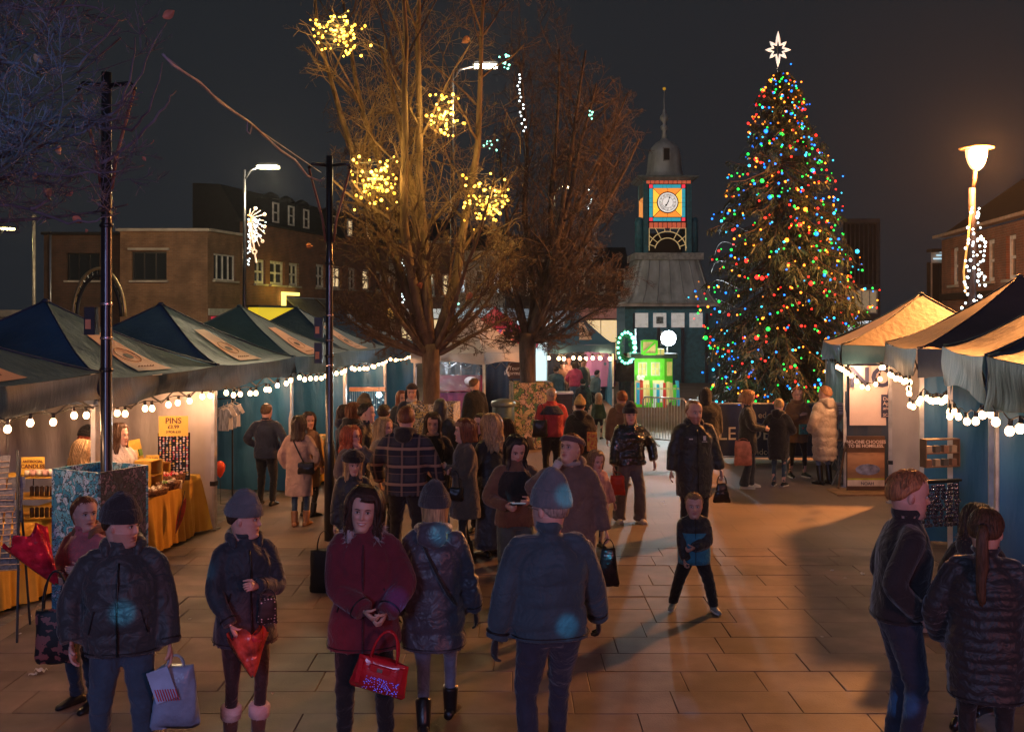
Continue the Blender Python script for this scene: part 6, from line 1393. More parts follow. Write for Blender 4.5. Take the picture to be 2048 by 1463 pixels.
def head_geo(nr=44, nc=44, male=False, kid=False, smile=0, mouth_open=0, beard=0, nose=1.0):
    zs = np.concatenate([np.linspace(-.205, -.125, 6), np.linspace(-.12, .04, int(nr * .62)), np.linspace(.046, .118, int(nr * .3))])
    t = np.linspace(-1, 1, nc, endpoint=False); th = np.sign(t) * np.abs(t) ** 1.45 * math.pi
    V = []; C = []
    for z in zs:
        w, f, b = interp(z, HP, 1) * ((1.05 if male else 1.09) if z > -.12 else 1), interp(z, HP, 2), interp(z, HP, 3)
        if male: w = w * (1.05 if z < -.03 else 1.01); 
        if male and z < -.1: f = f * 1.02
        if kid and z > -.125: w *= 1.06; f *= .97
        s, c = np.sin(th), np.cos(th)
        ex = .86; x = w * np.sign(s) * np.abs(s) ** ex; y = np.where(c > 0, -f * np.abs(c) ** ex, b * np.abs(c) ** .95)
        G = lambda x0, sx, z0, sz: np.exp(-((x - x0) / sx) ** 2 - ((z - z0) / sz) ** 2)
        fr = (c > 0) * 1.0
        nz_ = 0
        if -.046 < z < .02:
            hgt = np.interp(z, [-.046, -.040, -.032, -.026, -.01, .008, .02], [0, .006, .021, .024, .015, .007, 0]) * nose
            wd = np.interp(z, [-.046, -.03, -.02, .0, .02], [.014, .0155, .012, .009, .010]); nz_ = hgt * np.exp(-(x / wd) ** 2)
        d = nz_ + .004 * G(0, .05, .028, .010) - .0095 * (G(.031, .015, .006, .011) + G(-.031, .015, .006, .011)) + .005 * (G(.04, .018, -.026, .018) + G(-.04, .018, -.026, .018)) * (1 + smile)
        zm = z - smile * 7.0 * x ** 2; Gm = lambda sx, z0, sz: np.exp(-(x / sx) ** 2 - ((zm - z0) / sz) ** 2); d = d + .0055 * Gm(.023, -.0555, .0045) + .0070 * Gm(.020, -.067, .0055) - (.006 + .008 * mouth_open) * Gm(.026, -.0612, .0024 + .003 * mouth_open) + .007 * G(0, .018, -.102, .014) - .004 * G(0, .025, -.083, .006)
        y = y - d * fr
        V.append(np.stack([x, y, np.full(nc, z)], 1))
        col = np.ones((nc, 3))
        lip = (np.exp(-((x / .0255) ** 4)) * (np.abs(zm + .0615) < .0105 - 6 * x ** 2) * fr)[:, None]; mo = (np.exp(-((x / .027) ** 4)) * (np.abs(zm + .0612) < .0022) * fr)[:, None]
        col = col * (1 - lip * .75) + lip * .75 * np.array([.72, .27, .28]); col = col * (1 - mo * .8)
        chk = (G(.042, .02, -.03, .02) + G(-.042, .02, -.03, .02) + .8 * G(0, .014, -.03, .01))[:, None] * fr[:, None]
        col = col * (1 - .3 * chk * (1 - np.array([1.05, .62, .6])))
        ey = (G(.031, .018, .004, .011) + G(-.031, .018, .004, .011))[:, None] * fr[:, None]; col = col * (1 - .42 * ey)  # eye sockets darkened, shade put into the vertex colour
        if beard:
            bd = (z < -.035) & (z > -.125) & ((np.abs(x) > .028) | (z < -.072) | ((z > -.056) & (z < -.045))) & (c > -.15); col = np.where(bd[:, None], col * (1 - beard * .55 * np.array([.6, .8, .9])), col)
        C.append(col)
    m = MB(); m.rings(V, True, col=np.vstack(C))
    for s in (-1, 1):   # ears
        k = len(m.v); m.sphere((s * .0735, .008, -.008), (.012, .020, .031), 10, 8); m.sphere((s * .080, .004, -.012), (.006, .012, .020), 8, 6, col=(.8, .6, .58))
    return m
def rotm(yaw, pitch, roll=0):
    return np.array(Matrix.Rotation(R(yaw), 3, 'Z') @ Matrix.Rotation(R(pitch), 3, 'X') @ Matrix.Rotation(R(roll), 3, 'Y'))
def ik(a, c, l1, l2, hint):
    a, c, hint = np.array(a, float), np.array(c, float), np.array(hint, float)
    d = c - a; L_ = np.linalg.norm(d); L2_ = min(L_, (l1 + l2) * .995); u_ = d / L_; c = a + u_ * L2_
    x = (l1 * l1 - l2 * l2 + L2_ * L2_) / (2 * L2_); h_ = math.sqrt(max(0, l1 * l1 - x * x)); n = hint - u_ * (hint @ u_); n /= np.linalg.norm(n) + 1e-9
    return a + u_ * x + n * h_, c
def poly(pts, rad, n=5):
    """resample polyline smoothly"""
    pts = np.array(pts, float); k = len(pts); out = []; rr = []
    for i in range(k - 1):
        p0 = pts[max(i - 1, 0)]; p1 = pts[i]; p2 = pts[i + 1]; p3 = pts[min(i + 2, k - 1)]
        for j in range(n):
            t = j / n; a = .6; m1 = (p2 - p0) * .5 * a; m2 = (p3 - p1) * .5 * a
            h = (2 * t ** 3 - 3 * t ** 2 + 1) * p1 + (t ** 3 - 2 * t ** 2 + t) * m1 + (-2 * t ** 3 + 3 * t ** 2) * p2 + (t ** 3 - t ** 2) * m2
            out.append(h); rr.append(rad[i] + (rad[i + 1] - rad[i]) * t)
    out.append(pts[-1]); rr.append(rad[-1]); return out, rr
def hand_geo(m, W_, d, palm, s=1.0, curl=.5, side=1, col=None):
    """palm: normal out of the palm; side +1/-1 picks the thumb side"""
    W_ = np.array(W_, float); d = np.array(d, float); d /= np.linalg.norm(d); palm = np.array(palm, float); palm = palm - d * (palm @ d); palm /= np.linalg.norm(palm) + 1e-9
    sd = np.cross(d, palm) * side
    def pt(a, b, c): return W_ + (d * a + sd * b + palm * c) * s
    m.tube([pt(-.03, 0, 0), pt(0, 0, 0), pt(.03, .002, 0), (pt(.065, .002, .002)), pt(.088, 0, .004), pt(.096, 0, .004)], np.array([.024, .025, .034, .040, .038, .028]) * s, 10, flat=.45, up=palm)
    for i, (o, L_) in enumerate(((.028, .072), (.010, .082), (-.009, .076), (-.027, .060))):
        p = pt(.086, o, .003); dd = d.copy(); pts = [p - d * .01 * s, p]; a = curl * (1.0 + .08 * i)
        for k_ in range(3):
            an = a * [.55, .85, .7][k_]; dd = dd * math.cos(an) + palm * math.sin(an) if k_ == 0 else dd * math.cos(an) + (palm * (dd @ d) - d * (dd @ palm)) * math.sin(an)
            dd /= np.linalg.norm(dd); p = p + dd * L_ * s * [.42, .32, .26][k_]; pts.append(p)
        m.tube(pts, np.array([.0098, .0100, .0092, .0085, .0062]) * s, 7)
    p = pt(.02, .026, .004); dd = d * .6 + sd * .75 + palm * .25; dd /= np.linalg.norm(dd); q1 = p + dd * .035 * s; d2 = d * .85 + sd * .25 + palm * (.3 + .3 * curl); d2 /= np.linalg.norm(d2)
    m.tube([p - dd * .01 * s, p, q1, q1 + d2 * .028 * s, q1 + (d2 + palm * .4 * curl) * .050 * s], np.array([.014, .0145, .0125, .0105, .0072]) * s, 7)
def fur_spikes(m, pts, rad, n, l, rs):
    pts = np.array(pts)
    for i in range(n):
        t = rs.rand() * (len(pts) - 1); k = int(t); p = pts[k] + (pts[min(k + 1, len(pts) - 1)] - pts[k]) * (t - k); d = rs.normal(size=3); d /= np.linalg.norm(d); b = p + d * rad * .9; e = p + d * (rad + l * rs.uniform(.5, 1)) + np.array([0, 0, -.3 * l]); w = np.cross(d, rs.normal(size=3)); w *= .0035 / (np.linalg.norm(w) + 1e-9)
        m.add([b - w, b + w, e], [(0, 1, 2)])
BASE = [(.3, .15, .14), (.6, .165, .145), (.80, .178, .135), (.93, .180, .130), (1.02, .165, .120), (1.10, .158, .115), (1.22, .172, .122), (1.30, .176, .120), (1.35, .165, .112), (1.39, .140, .100), (1.425, .108, .088), (1.455, .082, .078), (1.48, .068, .070)]
HANDS = {}
PCOUNT = [0]
def person(key, label, px, Y, hy, yaw=0, grp=None, sex='f', sk='a', kid=False, face=0, nod=0, tilt=0, lean=0, bulk=1.0, feet=((.10, 0), (-.10, 0)), toe=8, lift=(0, 0), L=(.27, -.03, .80), Rr=(-.27, -.03, .80), eh=None,
           coat=None, legs=None, shoes=None, hair=None, hat=None, extra=(), gloves=None, smile=0, mouth=0, beard=0, det=None, hx=0, x=None, belly=0, handcurl=(.5, .5), palm=None, z0=0, H=None, sw=None, skirt=None, glasses=False, noface=False, hatoff=.0, armr=1.0, hscale=None):
    s_px = F / Y
    if H is None: H = CH - (hy - HY) * Y / F - hatoff - z0
    s = H / 1.75; X = x if x is not None else GX(px, Y); det = det or (2 if Y < 8.5 else (1 if Y < 16 else 0))
    vox = {2: .0125, 1: .018, 0: .026}[det] / s * (1 if not kid else 1)
    root = thing('person', label, 'person', (X, Y, z0), R(yaw), grp); seed = int(px * 7 + Y * 13) % 10007; rs = np.random.RandomState(seed)
    hs = (hscale or (1.30 if kid else 1.13)); zc = 1.75 - .118 * hs - .010; shz = 1.385 - (.05 if kid else 0) - .10 * (bulk - 1); SW = sw or ((.158 if sex == 'f' else .180) * (.9 if kid else 1)) * bulk ** .35
    def bend(p):
        p = np.array(p, float); z = p[..., 2]; k = np.maximum(0, z - .95); q = p.copy(); q[..., 1] = p[..., 1] - math.sin(R(lean)) * k; q[..., 2] = p[..., 2] - (1 - math.cos(R(lean))) * k; return q
    hc = bend(np.array([hx, -.012, zc])); Rh = rotm(face, nod, tilt)
    def HT(V, neck=False):
        V = np.array(V, float) * hs
        if neck:
            w = np.clip((V[:, 2] / hs + .20) / .08, 0, 1)[:, None]; return (V @ Rh.T) * w + V * (1 - w) + hc
        return V @ Rh.T + hc
    def HTf(V):   # falling hair: yaw only, away from the skull
        V = np.array(V, float) * hs; w = np.clip((V[:, 2] / hs + .16) / .10, 0, 1)[:, None]; Ry = rotm(face * .75, nod * .15)
        return (V @ Rh.T) * w + (V @ Ry.T) * (1 - w) + hc
    # skeleton
    J = {}
    for side, tgt, sg in (('L', L, 1), ('R', Rr, -1)):
        S_ = bend(np.array([sg * SW, .005, shz])); hint = (eh or {}).get(side, (sg * .9, .75, -.5)); E_, W_ = ik(S_, bend(np.array(tgt)), .285, .25, hint); J[side] = (S_, E_, W_)
    K = {}
    for i, (side, sg) in enumerate((('L', 1), ('R', -1))):
        fx, fy = feet[i]; hip = np.array([sg * .092, 0, .90]); an = np.array([fx, fy, .085 + lift[i]]); kn, an = ik(hip, an, .422, .402, (sg * .15 + (fx - sg * .1) * .5, -1, 0)); K[side] = (hip, kn, an)
    # ---- body: one continuous surface, then head, hands in the same mesh
    b = MB(); zz = np.array([.84, .9, .97, 1.06, 1.15, 1.25, 1.34, 1.40, 1.44, 1.48, 1.54]); a = np.linspace(0, 6.2832, 20, endpoint=False); out = []
    for z in zz:
        rx, ry = interp(min(z, 1.48), BASE, 1) * .90, interp(min(z, 1.48), BASE, 2) * .88
        if z > 1.47: rx, ry = .055, .058
        out.append(bend(np.stack([rx * np.cos(a), ry * np.sin(a) + .004, np.full(20, z - (.06 if kid and z > 1.3 else 0))], 1)))
    b.rings(out)
    for sd in 'LR':
        S_, E_, W_ = J[sd]; c0 = bend(np.array([S_[0] * .55, .005, shz - .01])); p_, r_ = poly([c0, S_, E_, W_], [.05, .05, .036, .026]); b.tube(p_, r_, 10)
        hp, kn, an = K[sd]; p_, r_ = poly([hp + [0, 0, .02], hp + [0, 0, -.06], kn, an, an + [0, 0, -.03]], [.08, .082, .05, .036, .034]); b.tube(p_, r_, 10)
    me = bake(b.mesh('b'), .022, 2)
    Vb = getv(me); Fb = [list(p.vertices) for p in me.polygons]; bpy.data.meshes.remove(me)
    body = MB(); body.add(Vb, Fb)
    hm = head_geo(*( (60, 60) if det == 2 else (44, 40) if det == 1 else (30, 26)), male=sex == 'm', kid=kid, smile=smile, mouth_open=mouth, beard=beard)
    body.add(HT(np.vstack(hm.v), True), hm.f, col=np.vstack(hm.c))
    wd_ = {}
    for i, sd in enumerate('LR'):
        S_, E_, W_ = J[sd]; d = W_ - E_; d /= np.linalg.norm(d); sg = 1 if sd == 'L' else -1
        pn = (palm or {}).get(sd, (-sg, -.25, .0)); wd_[sd] = (W_, d, pn)
        tgt_m = body
        if not (gloves and sd in gloves[0]): hand_geo(body, W_ + d * .02, d, pn, (.95 if sex == 'm' else .86) * (1.12 if kid else 1), handcurl[i], -sg if pn[1] <= 0 else sg)
        HANDS[key + sd] = None
    bo = body.build('body', SK[sk], root, True, colors=True); bo.scale = (s,) * 3
    parts = []
    def part(nm, mb_or_me, m_, smooth=True, parent=None, colors=False):
        if isinstance(mb_or_me, MB): me = mb_or_me.mesh(nm, smooth, colors)
        else: me = mb_or_me
        me.name = nm
        if len(me.materials): me.materials.clear()
        for q in (m_ if isinstance(m_, (list, tuple)) else [m_]): me.materials.append(q)
        o = bpy.data.objects.new(nm, me); COL.objects.link(o); o.parent = parent or root
        if parent is None: o.scale = (s,) * 3
        return o
    if gloves:
        for sd in gloves[0]:
            W_, d, pn = wd_[sd]; g = MB(); sg = 1 if sd == 'L' else -1; hand_geo(g, W_ + d * .02, d, pn, .98, handcurl[0 if sd == 'L' else 1], -sg if pn[1] <= 0 else sg); part('glove', g, gloves[1])
    # ---- face pieces
    fg = MB
    if not noface:
        for sg in (-1, 1):
            e = MB(); e.sphere((sg * .031, -.0795, .0055), (.0155, .0065, .0070 if not smile else .0056), 12, 8); e.mi = 1; e.sphere((sg * .031, -.0838, .0055), (.0068, .0030, .0066 if not smile else .0052), 10, 6, mi=1)
            ee = MB(); 
            ee.add(HT(np.vstack(e.v)), e.f); ee.m = e.m; part('eye', ee, [M_EYE, M_IRIS])
            br = MB(); br.tube([(sg * .014, -.0915, .0215), (sg * .026, -.0915, .0262), (sg * .038, -.0865, .0262), (sg * .048, -.078, .021)], [.0030, .0046, .0042, .002], 6, flat=.6)
            bb = MB(); bb.add(HT(np.vstack(br.v)), br.f); part('eyebrow', bb, M_BROWG if hair and hair[1] in ('ginger', 'blonde', 'fair', 'grey') else M_BROW)
            if det == 2 or sex == 'f':
                ld = MB(); ld.tube([(sg * .0175, -.0838, .0075), (sg * .025, -.0865, .0118), (sg * .034, -.0865, .0125), (sg * .0445, -.081, .008)], [.0016, .0024, .0026, .0016], 5); bb = MB(); bb.add(HT(np.vstack(ld.v)), ld.f); part('eyelid', bb, M_IRIS)
        if smile:
            t_ = MB(); t_.tube([(-.020, -.0885, -.0578), (-.01, -.0925, -.0602), (0, -.0938, -.0612), (.01, -.0925, -.0602), (.020, -.0885, -.0578)], [.0014, .0032, .0038, .0032, .0014], 6); bb = MB(); bb.add(HT(np.vstack(t_.v)), t_.f); part('teeth', bb, M_TOOTH)
    if glasses:
        g_ = MB()
        for sg in (-1, 1):
            g_.tube([(sg * .032 + .021 * math.cos(t), -.098, .003 + .017 * math.sin(t)) for t in np.linspace(0, 6.283, 16, endpoint=False)], .0017, 5, closed=True); g_.tube([(sg * .053, -.096, .006), (sg * .072, -.05, .008), (sg * .078, .01, .004)], .0018, 5)
        g_.tube([(-.011, -.099, .006), (0, -.101, .008), (.011, -.099, .006)], .0018, 5); bb = MB(); bb.add(HT(np.vstack(g_.v)), g_.f); part('glasses', bb, M_METALD)
    # ---- trousers
    if legs:
        st, m_ = legs; RD = {'slim': (.098, .10, .060, .044, .042), 'leg': (.092, .094, .054, .040, .038), 'jeans': (.102, .104, .070, .058, .060), 'wide': (.100, .100, .088, .098, .106), 'flare': (.10, .10, .072, .085, .105)}[st]
        t = MB(); 
        for sd in 'LR':
            hp, kn, an = K[sd]; sg = 1 if sd == 'L' else -1
            bot = an + np.array([0, 0, -.045 if st in ('wide', 'flare') else -.01]); 
            p_, r_ = poly([hp + [0, 0, .05], hp + [sg * .002, 0, -.08], kn, an + (kn - an) * .25, bot], np.array(RD) * (bulk ** .5) * (np.array([1.08, 1.12, 1.25, 1.3, 1.3]) if kid and st == 'jeans' else 1), 6); t.tube(p_, r_, 14)
        out = []
        for z in (.80, .86, .93, 1.0, 1.04): out.append(np.stack([(interp(z, BASE, 1) * bulk ** .5 + .004) * np.cos(a), (interp(z, BASE, 2) * bulk ** .5 + .002) * np.sin(a), np.full(20, z)], 1) * [1 if z > .84 else .85, 1 if z > .84 else .85, 1])
        t.rings(out); me = bake(t.mesh('t'), vox, 3)
        V = getv(me); N_ = getn(me); kz = np.exp(-((V[:, 2] - .48) / .12) ** 2) + np.exp(-((V[:, 2] - .12) / .1) ** 2) * 1.3 + .5
        V = V + N_ * (waves(V * [1, 1, 1.6], seed, 17, 2) * (.0075 if st != 'leg' else .002) * kz)[:, None]; setv(me, V); part('trousers', me, m_)
    if skirt:
        z1_, fl_, m_ = skirt; out = []
        for z in np.linspace(z1_, 1.04, 16): k_ = (1.04 - z) / max(.01, 1.04 - z1_); n_ = 36; a2 = np.linspace(0, 6.2832, n_, endpoint=False); rr = 1 + .05 * k_ * np.sin(a2 * 7 + 1.5 * math.sin(z * 3)); out.append(np.stack([(.17 + fl_ * k_) * np.cos(a2) * rr, (.13 + fl_ * k_) * np.sin(a2) * rr, np.full(n_, z)], 1))
        g = MB(); g.rings([out[0] * np.array([.9, .9, 1]) + [0, 0, .02]] + out); part('skirt', g, m_)
    # ---- shoes
    sh = shoes or ('shoe', MSH_BLACK, None)
    for i, sd in enumerate('LR'):
        hp, kn, an = K[sd]; sg = 1 if sd == 'L' else -1; g = MB(); to = R(sg * toe); pr_ = 0
        tilt_ = min(.9, lift[i] * 7); Mz = np.array(Matrix.Rotation(to, 3, 'Z') @ Matrix.Rotation(-tilt_, 3, 'X'))
        secs = [(.075, .030, .026, .03), (.06, .036, .034, .036), (.02, .038, .046, .05), (-.03, .040, .044, .048), (-.08, .045, .036, .038), (-.13, .047, .028, .030), (-.17, .040, .022, .023), (-.195, .022, .016, .016)]
        out = []; aa = np.linspace(0, 6.2832, 16, endpoint=False)
        for y_, w_, h_, zc_ in secs:
            x_ = w_ * np.sign(np.cos(aa)) * np.abs(np.cos(aa)) ** .8; z_ = h_ * np.sin(aa); z_ = np.maximum(z_, -zc_ + .0) + zc_
            out.append(np.stack([x_, np.full(16, y_), z_], 1) @ Mz.T + np.array([an[0], an[1], an[2] - .085]))
        g.rings(out)
        if sh[0] in ('boot', 'ugg', 'highboot'):
            top = {'boot': .24, 'ugg': .26, 'highboot': .34}[sh[0]]; v = (kn - an) / np.linalg.norm(kn - an); g.tube([an + [0, .01, -.05], an, an + v * (top - .1), an + v * (top - .08)], [.045, .05, .058, .055], 14)
        so = part('shoe', g, sh[1])
        if sh[2] is not None:
            g = MB()
            if sh[0] == 'ugg':
                v = (kn - an) / np.linalg.norm(kn - an); p0 = an + v * (.12); g.tube([p0 - v * .03, p0 - v * .02, p0 + v * .055, p0 + v * .07], [.062, .074, .078, .066], 16); fur_spikes(g, [p0, p0 + v * .05], .072, 160, .014, rs); part('fleece_cuff', g, sh[2])
            else:
                out = []
                for zz_ in (0, .022):
                    out.append(np.array([(w_ * 1.07 * q_, y_, zz_) for (y_, w_, h_, zc_), q_ in [(q2, 1) for q2 in secs] + [(q2, -1) for q2 in secs[::-1]]]) @ Mz.T + np.array([an[0], an[1], an[2] - .085]))
                g.rings(out); part('sole', g, sh[2], False)
    # ---- coat
    if coat:
        c = dict(b=.02, hem=.82, flare=.0, col=.05, fold=.006, wr=(.062, .056, .046), quilt=None, waist=0, open=0, ext=0); c.update(coat)
        bk = (bulk - 1) * .16 + c['b']; g = MB(); out = []; n_ = 28; aa = np.linspace(0, 6.2832, n_, endpoint=False)
        zs = list(np.arange(c['hem'], 1.47, .035)) + [1.475]
        def rr(z):
            rx, ry = interp(z, BASE, 1) + bk, interp(z, BASE, 2) + bk
            k_ = float(np.clip((z - 1.27) / .19, 0, 1)); rx -= bk * k_ * .8 + .02 * k_; ry -= bk * k_ * .75
            if z < 1.0: rx += c['flare'] * (1.0 - z) / max(.05, 1 - c['hem']); ry += c['flare'] * .9 * (1.0 - z) / max(.05, 1 - c['hem'])
            w_ = math.exp(-((z - 1.10) / .08) ** 2); rx -= c['waist'] * w_; ry -= c['waist'] * .7 * w_ - belly * math.exp(-((z - 1.08) / .14) ** 2) * .5
            return rx, ry
        e_ = .82
        def ring(z, k=1.0, dz=0):
            rx, ry = rr(z); yb = -belly * math.exp(-((z - 1.08) / .14) ** 2) * .5
            zz_ = z + dz - (.06 * np.clip((z - 1.25) / .2, 0, 1) if kid else 0)
            return bend(np.stack([rx * k * np.sign(np.cos(aa)) * np.abs(np.cos(aa)) ** e_, ry * k * np.sign(np.sin(aa)) * np.abs(np.sin(aa)) ** e_ + yb, np.full(n_, zz_)], 1))
        out.append(ring(zs[0], .82, .03)); out += [ring(z) for z in zs]
        kz = .06 if kid else 0
        for zt_, r_ in ((1.50 - kz, .078), (1.475 + c['col'] - kz, .076), (1.475 + c['col'] - kz, .062), (1.47 - kz, .058)) if c['col'] else ((1.49 - kz, .06),):
            out.append(bend(np.stack([(r_ + .006) * hs ** .5 * np.cos(aa), (r_ + .012) * hs ** .5 * np.sin(aa) + .002, np.full(n_, zt_)], 1)))
        g.rings(out)
        arms = {}
        for sd in 'LR':
            S_, E_, W_ = J[sd]; sg = 1 if sd == 'L' else -1; c0 = bend(np.array([S_[0] * .42, .005, shz + .012])); r0, r1, r2 = [q * armr + bk * .42 for q in c['wr']]
            d = (W_ - E_) / np.linalg.norm(W_ - E_); We = W_ + d * (.01 + c['ext'])
            p_, rd = poly([c0, S_ + [0, 0, -.008], E_, We - d * .03, We, We + d * .006], [r0 * .88, r0 * 1.0, r1, r2 * 1.02, r2, r2 * .82], 6); g.tube(p_, rd, 14); arms[sd] = (S_, E_, We)
        me = bake(g.mesh('c'), vox, 3 if det else 2)
        V = getv(me); N_ = getn(me)
        # along-limb coordinate
        uu = V[:, 2].copy(); isarm = np.zeros(len(V), bool); dist_arm = np.full(len(V), 9.)
        for sd in 'LR':
            S_, E_, W_ = arms[sd]; acc = 0
            for p0, p1 in ((S_, E_), (E_, W_)):
                d = p1 - p0; L_ = np.linalg.norm(d); t = np.clip((V - p0) @ d / L_ ** 2, 0, 1); dd = np.linalg.norm(V - (p0 + t[:, None] * d), axis=1); k_ = (dd < dist_arm) & (dd < c['wr'][1] + bk * .55 + .03) & (t > .02); uu[k_] = (acc + t[k_] * L_) + .4; dist_arm[k_] = dd[k_]; isarm |= k_; acc += L_
        fl = c['fold'] * (1.0 if det else .7); dsp = waves(V * [1, 1, .75], seed + 5, 12, 3) * fl * 1.5 + waves(V * [1, 1, 2.2], seed + 31, 9, 2) * fl * .8
        for sd in 'LR':
            E_ = arms[sd][1]; dsp += np.exp(-np.sum((V - E_) ** 2, 1) / .012) * waves(V, seed + 9, 34, 1) * fl * 2.0
        if c['quilt']:
            pt_, dp = c['quilt']; ph = np.abs(((uu + .013 * np.sin(V[:, 0] * 9 + seed) + .004 * np.sin(V[:, 0] * 33)) / pt_) % 1 - .5) * 2; dsp += -dp * (ph ** 5) * (V[:, 2] < 1.45) + dp * .35 * (1 - ph ** 2) + waves(V * [1, 1, 1.5], seed + 3, 40, 1) * dp * .18
        dsp = dsp * np.clip((uu - c['hem']) / .05, .15, 1)
        V = V + N_ * dsp[:, None]
        setv(me, V); co = part('coat', me, c['m'])
        if c.get('zip'):
            zl = np.arange(c['hem'] + .02, 1.42, .03); g = MB(); pts = []
            for z in zl: rx, ry = rr(z); pts.append(bend(np.array([.0, -(ry + .004) - belly * math.exp(-((z - 1.08) / .14) ** 2) * .5, z])))
            zo = MB(); zo.tube(pts, .006, 6, flat=1.0); part('zip', zo, c['zip'])
        if det == 2:
            dk = c.get('seam') or M_SEAM; rx, ry = rr(c['hem'] + .03)
            g = MB(); g.tube([bend(np.array([(rx + .001) * np.sign(math.cos(t)) * abs(math.cos(t)) ** e_, (ry + .001) * np.sign(math.sin(t)) * abs(math.sin(t)) ** e_ - belly * .1, c['hem'] + .035])) for t in np.linspace(0, 6.283, 40, endpoint=False)], .0035, 5, closed=True); part('hem_seam', g, dk)
            for sg in (-1, 1):
                g = MB(); pp_ = []
                for k_ in np.linspace(0, 1, 6): z_ = .96 + .15 * k_; rx, ry = rr(z_); x_ = sg * (.13 + .035 * (1 - k_)) * (1 + bk); y_ = -ry * max(0, 1 - (abs(x_) / rx) ** (2 / e_)) ** (e_ / 2) - belly * math.exp(-((z_ - 1.08) / .14) ** 2) * .5; pp_.append(bend(np.array([x_, y_ - .003, z_])))
                g.tube(pp_, .0045, 5); part('pocket', g, dk)
            for sd in 'LR':
                S_, E_, We = arms[sd]; d = (We - E_) / np.linalg.norm(We - E_); r2_ = c['wr'][2] * armr + bk * .42; g = MB(); g.tube([We - d * .045, We - d * .041, We - d * .035], [r2_ * 1.0, r2_ * 1.03, r2_ * 1.0], 16); part('cuff_seam', g, dk)
        if c.get('trim'):   # hem band
            rx, ry = rr(c['hem']); g = MB(); g.tube([bend(np.array([(rx + .004) * math.cos(t), (ry + .004) * math.sin(t), c['hem'] + .02])) for t in np.linspace(0, 6.283, 30, endpoint=False)], .014, 6, closed=True); part('hem_band', g, c['trim'])
    # ---- hood / fur
    for ex in extra:
        if ex[0] in ('hood', 'furhood', 'scarf'):
            g = MB(); rr_ = ex[2] if len(ex) > 2 else .05; pts = []
            rng = (-2.3, 2.3) if ex[0] != 'scarf' else (-3.14, 3.14)
            for t in np.linspace(*rng, 22):
                R1 = .088 if ex[0] == 'scarf' else .105; pts.append(bend(np.array([R1 * math.sin(t), .005 + R1 * math.cos(t) * (1.15 if math.cos(t) > 0 else 1.0), 1.475 - kz_(kid) + (.02 * math.cos(t) if ex[0] != 'scarf' else 0) - (.05 if abs(t) > 1.9 and ex[0] != 'scarf' else 0)])))
            if ex[0] == 'scarf': g.tube(pts[:-1], rr_, 12, closed=True)
            else: g.tube(pts, [rr_ * (.35 + .65 * math.sin(math.pi * k_ / 21) ** .6) for k_ in range(22)], 12)
            if ex[0] != 'scarf': q = bend(np.array([0, .13, 1.44 - kz_(kid)])); g.sphere(q, (.11, .055, .09), 14, 10)
            me = bake(g.mesh('h'), vox, 4); V = getv(me); V = V + getn(me) * (waves(V, seed + 2, 26, 2) * .006)[:, None]; setv(me, V); ho = part({'scarf': 'scarf'}.get(ex[0], 'hood'), me, ex[1])
            if ex[0] == 'furhood':
                g = MB(); g.tube(pts, .035, 8); fur_spikes(g, pts, .034, 1500 if det == 2 else 450, .045, rs); part('fur_trim', g, ex[3], False)
            if ex[0] == 'scarf' and len(ex) > 3: g = MB(); fur_spikes(g, pts, rr_, 500, .02, rs); part('fur_trim', g, ex[3], False)
        if ex[0] == 'hoodup':
            g = MB(); out = []
            for i_, (zz_, w_, y0_, y1_) in enumerate([(-.24, .12, -.06, .13), (-.18, .11, -.075, .135), (-.10, .105, -.08, .14), (0, .108, -.07, .145), (.07, .10, -.06, .135), (.12, .075, -.03, .11), (.145, .03, .0, .07)]):
                aa2 = np.linspace(0, 6.2832, 24, endpoint=False); yy = np.where(np.sin(aa2) > 0, y1_ * np.sin(aa2), -y0_ * np.sin(aa2)); out.append(np.stack([w_ * np.cos(aa2), yy, np.full(24, zz_)], 1))
            gg = MB(); gg.rings(out); g.add(HTf(np.vstack(gg.v)), gg.f); me = bake(g.mesh('h'), vox, 2); V = getv(me); V = V + getn(me) * (waves(V, seed, 20, 2) * .005)[:, None]; setv(me, V); part('hood', me, ex[1])
            if len(ex) > 2: g = MB(); ring_ = HTf(np.array([(.105 * math.cos(t), -.075, -.05 + .16 * math.sin(t)) for t in np.linspace(0, 6.283, 24)])); g.tube(ring_[:-1], .02, 6, closed=True); fur_spikes(g, ring_, .02, 400, .03, rs); part('fur_trim', g, ex[2], False)
        if ex[0] == 'strap':   # cross-body strap front and back
            sg = ex[2]; rx, ry = .185 + (coat or {}).get('b', .02) + (bulk - 1) * .16, .130 + (coat or {}).get('b', .02) + (bulk - 1) * .16; pts = []
            for t in np.linspace(0, 1, 12): pts.append(bend(np.array([sg * (.10 - .27 * t), -(ry + .012) * math.sin(min(1, .35 + t) * 1.57) * (1 if t < .8 else 1 - (t - .8) * 1.6), 1.46 - .50 * t])))
            for t in np.linspace(1, 0, 12): pts.append(bend(np.array([sg * (.10 - .27 * t), (ry + .012) * math.sin(min(1, .35 + t) * 1.57) * (1 if t < .8 else 1 - (t - .8) * 1.6), 1.46 - .50 * t])))
            g = MB(); g.tube(pts, .011, 6, closed=True); part('strap', g, ex[1])
        if ex[0] == 'badge':
            g = MB(); rx, ry = rr(1.27); g.box(bend(np.array([.09, -(ry * .93 + .006), 1.28])), (.035, .006, .055)); part('badge', g, ex[1], False); g = MB(); g.box(bend(np.array([-.09, -(ry * .93 + .006), 1.27])), (.05, .006, .014)); part('badge', g, ex[1], False)
            g = MB(); g.box(bend(np.array([.09, -(ry * .93 + .005), 1.235])), (.07, .005, .006)); part('badge_text', g, ex[1], False)
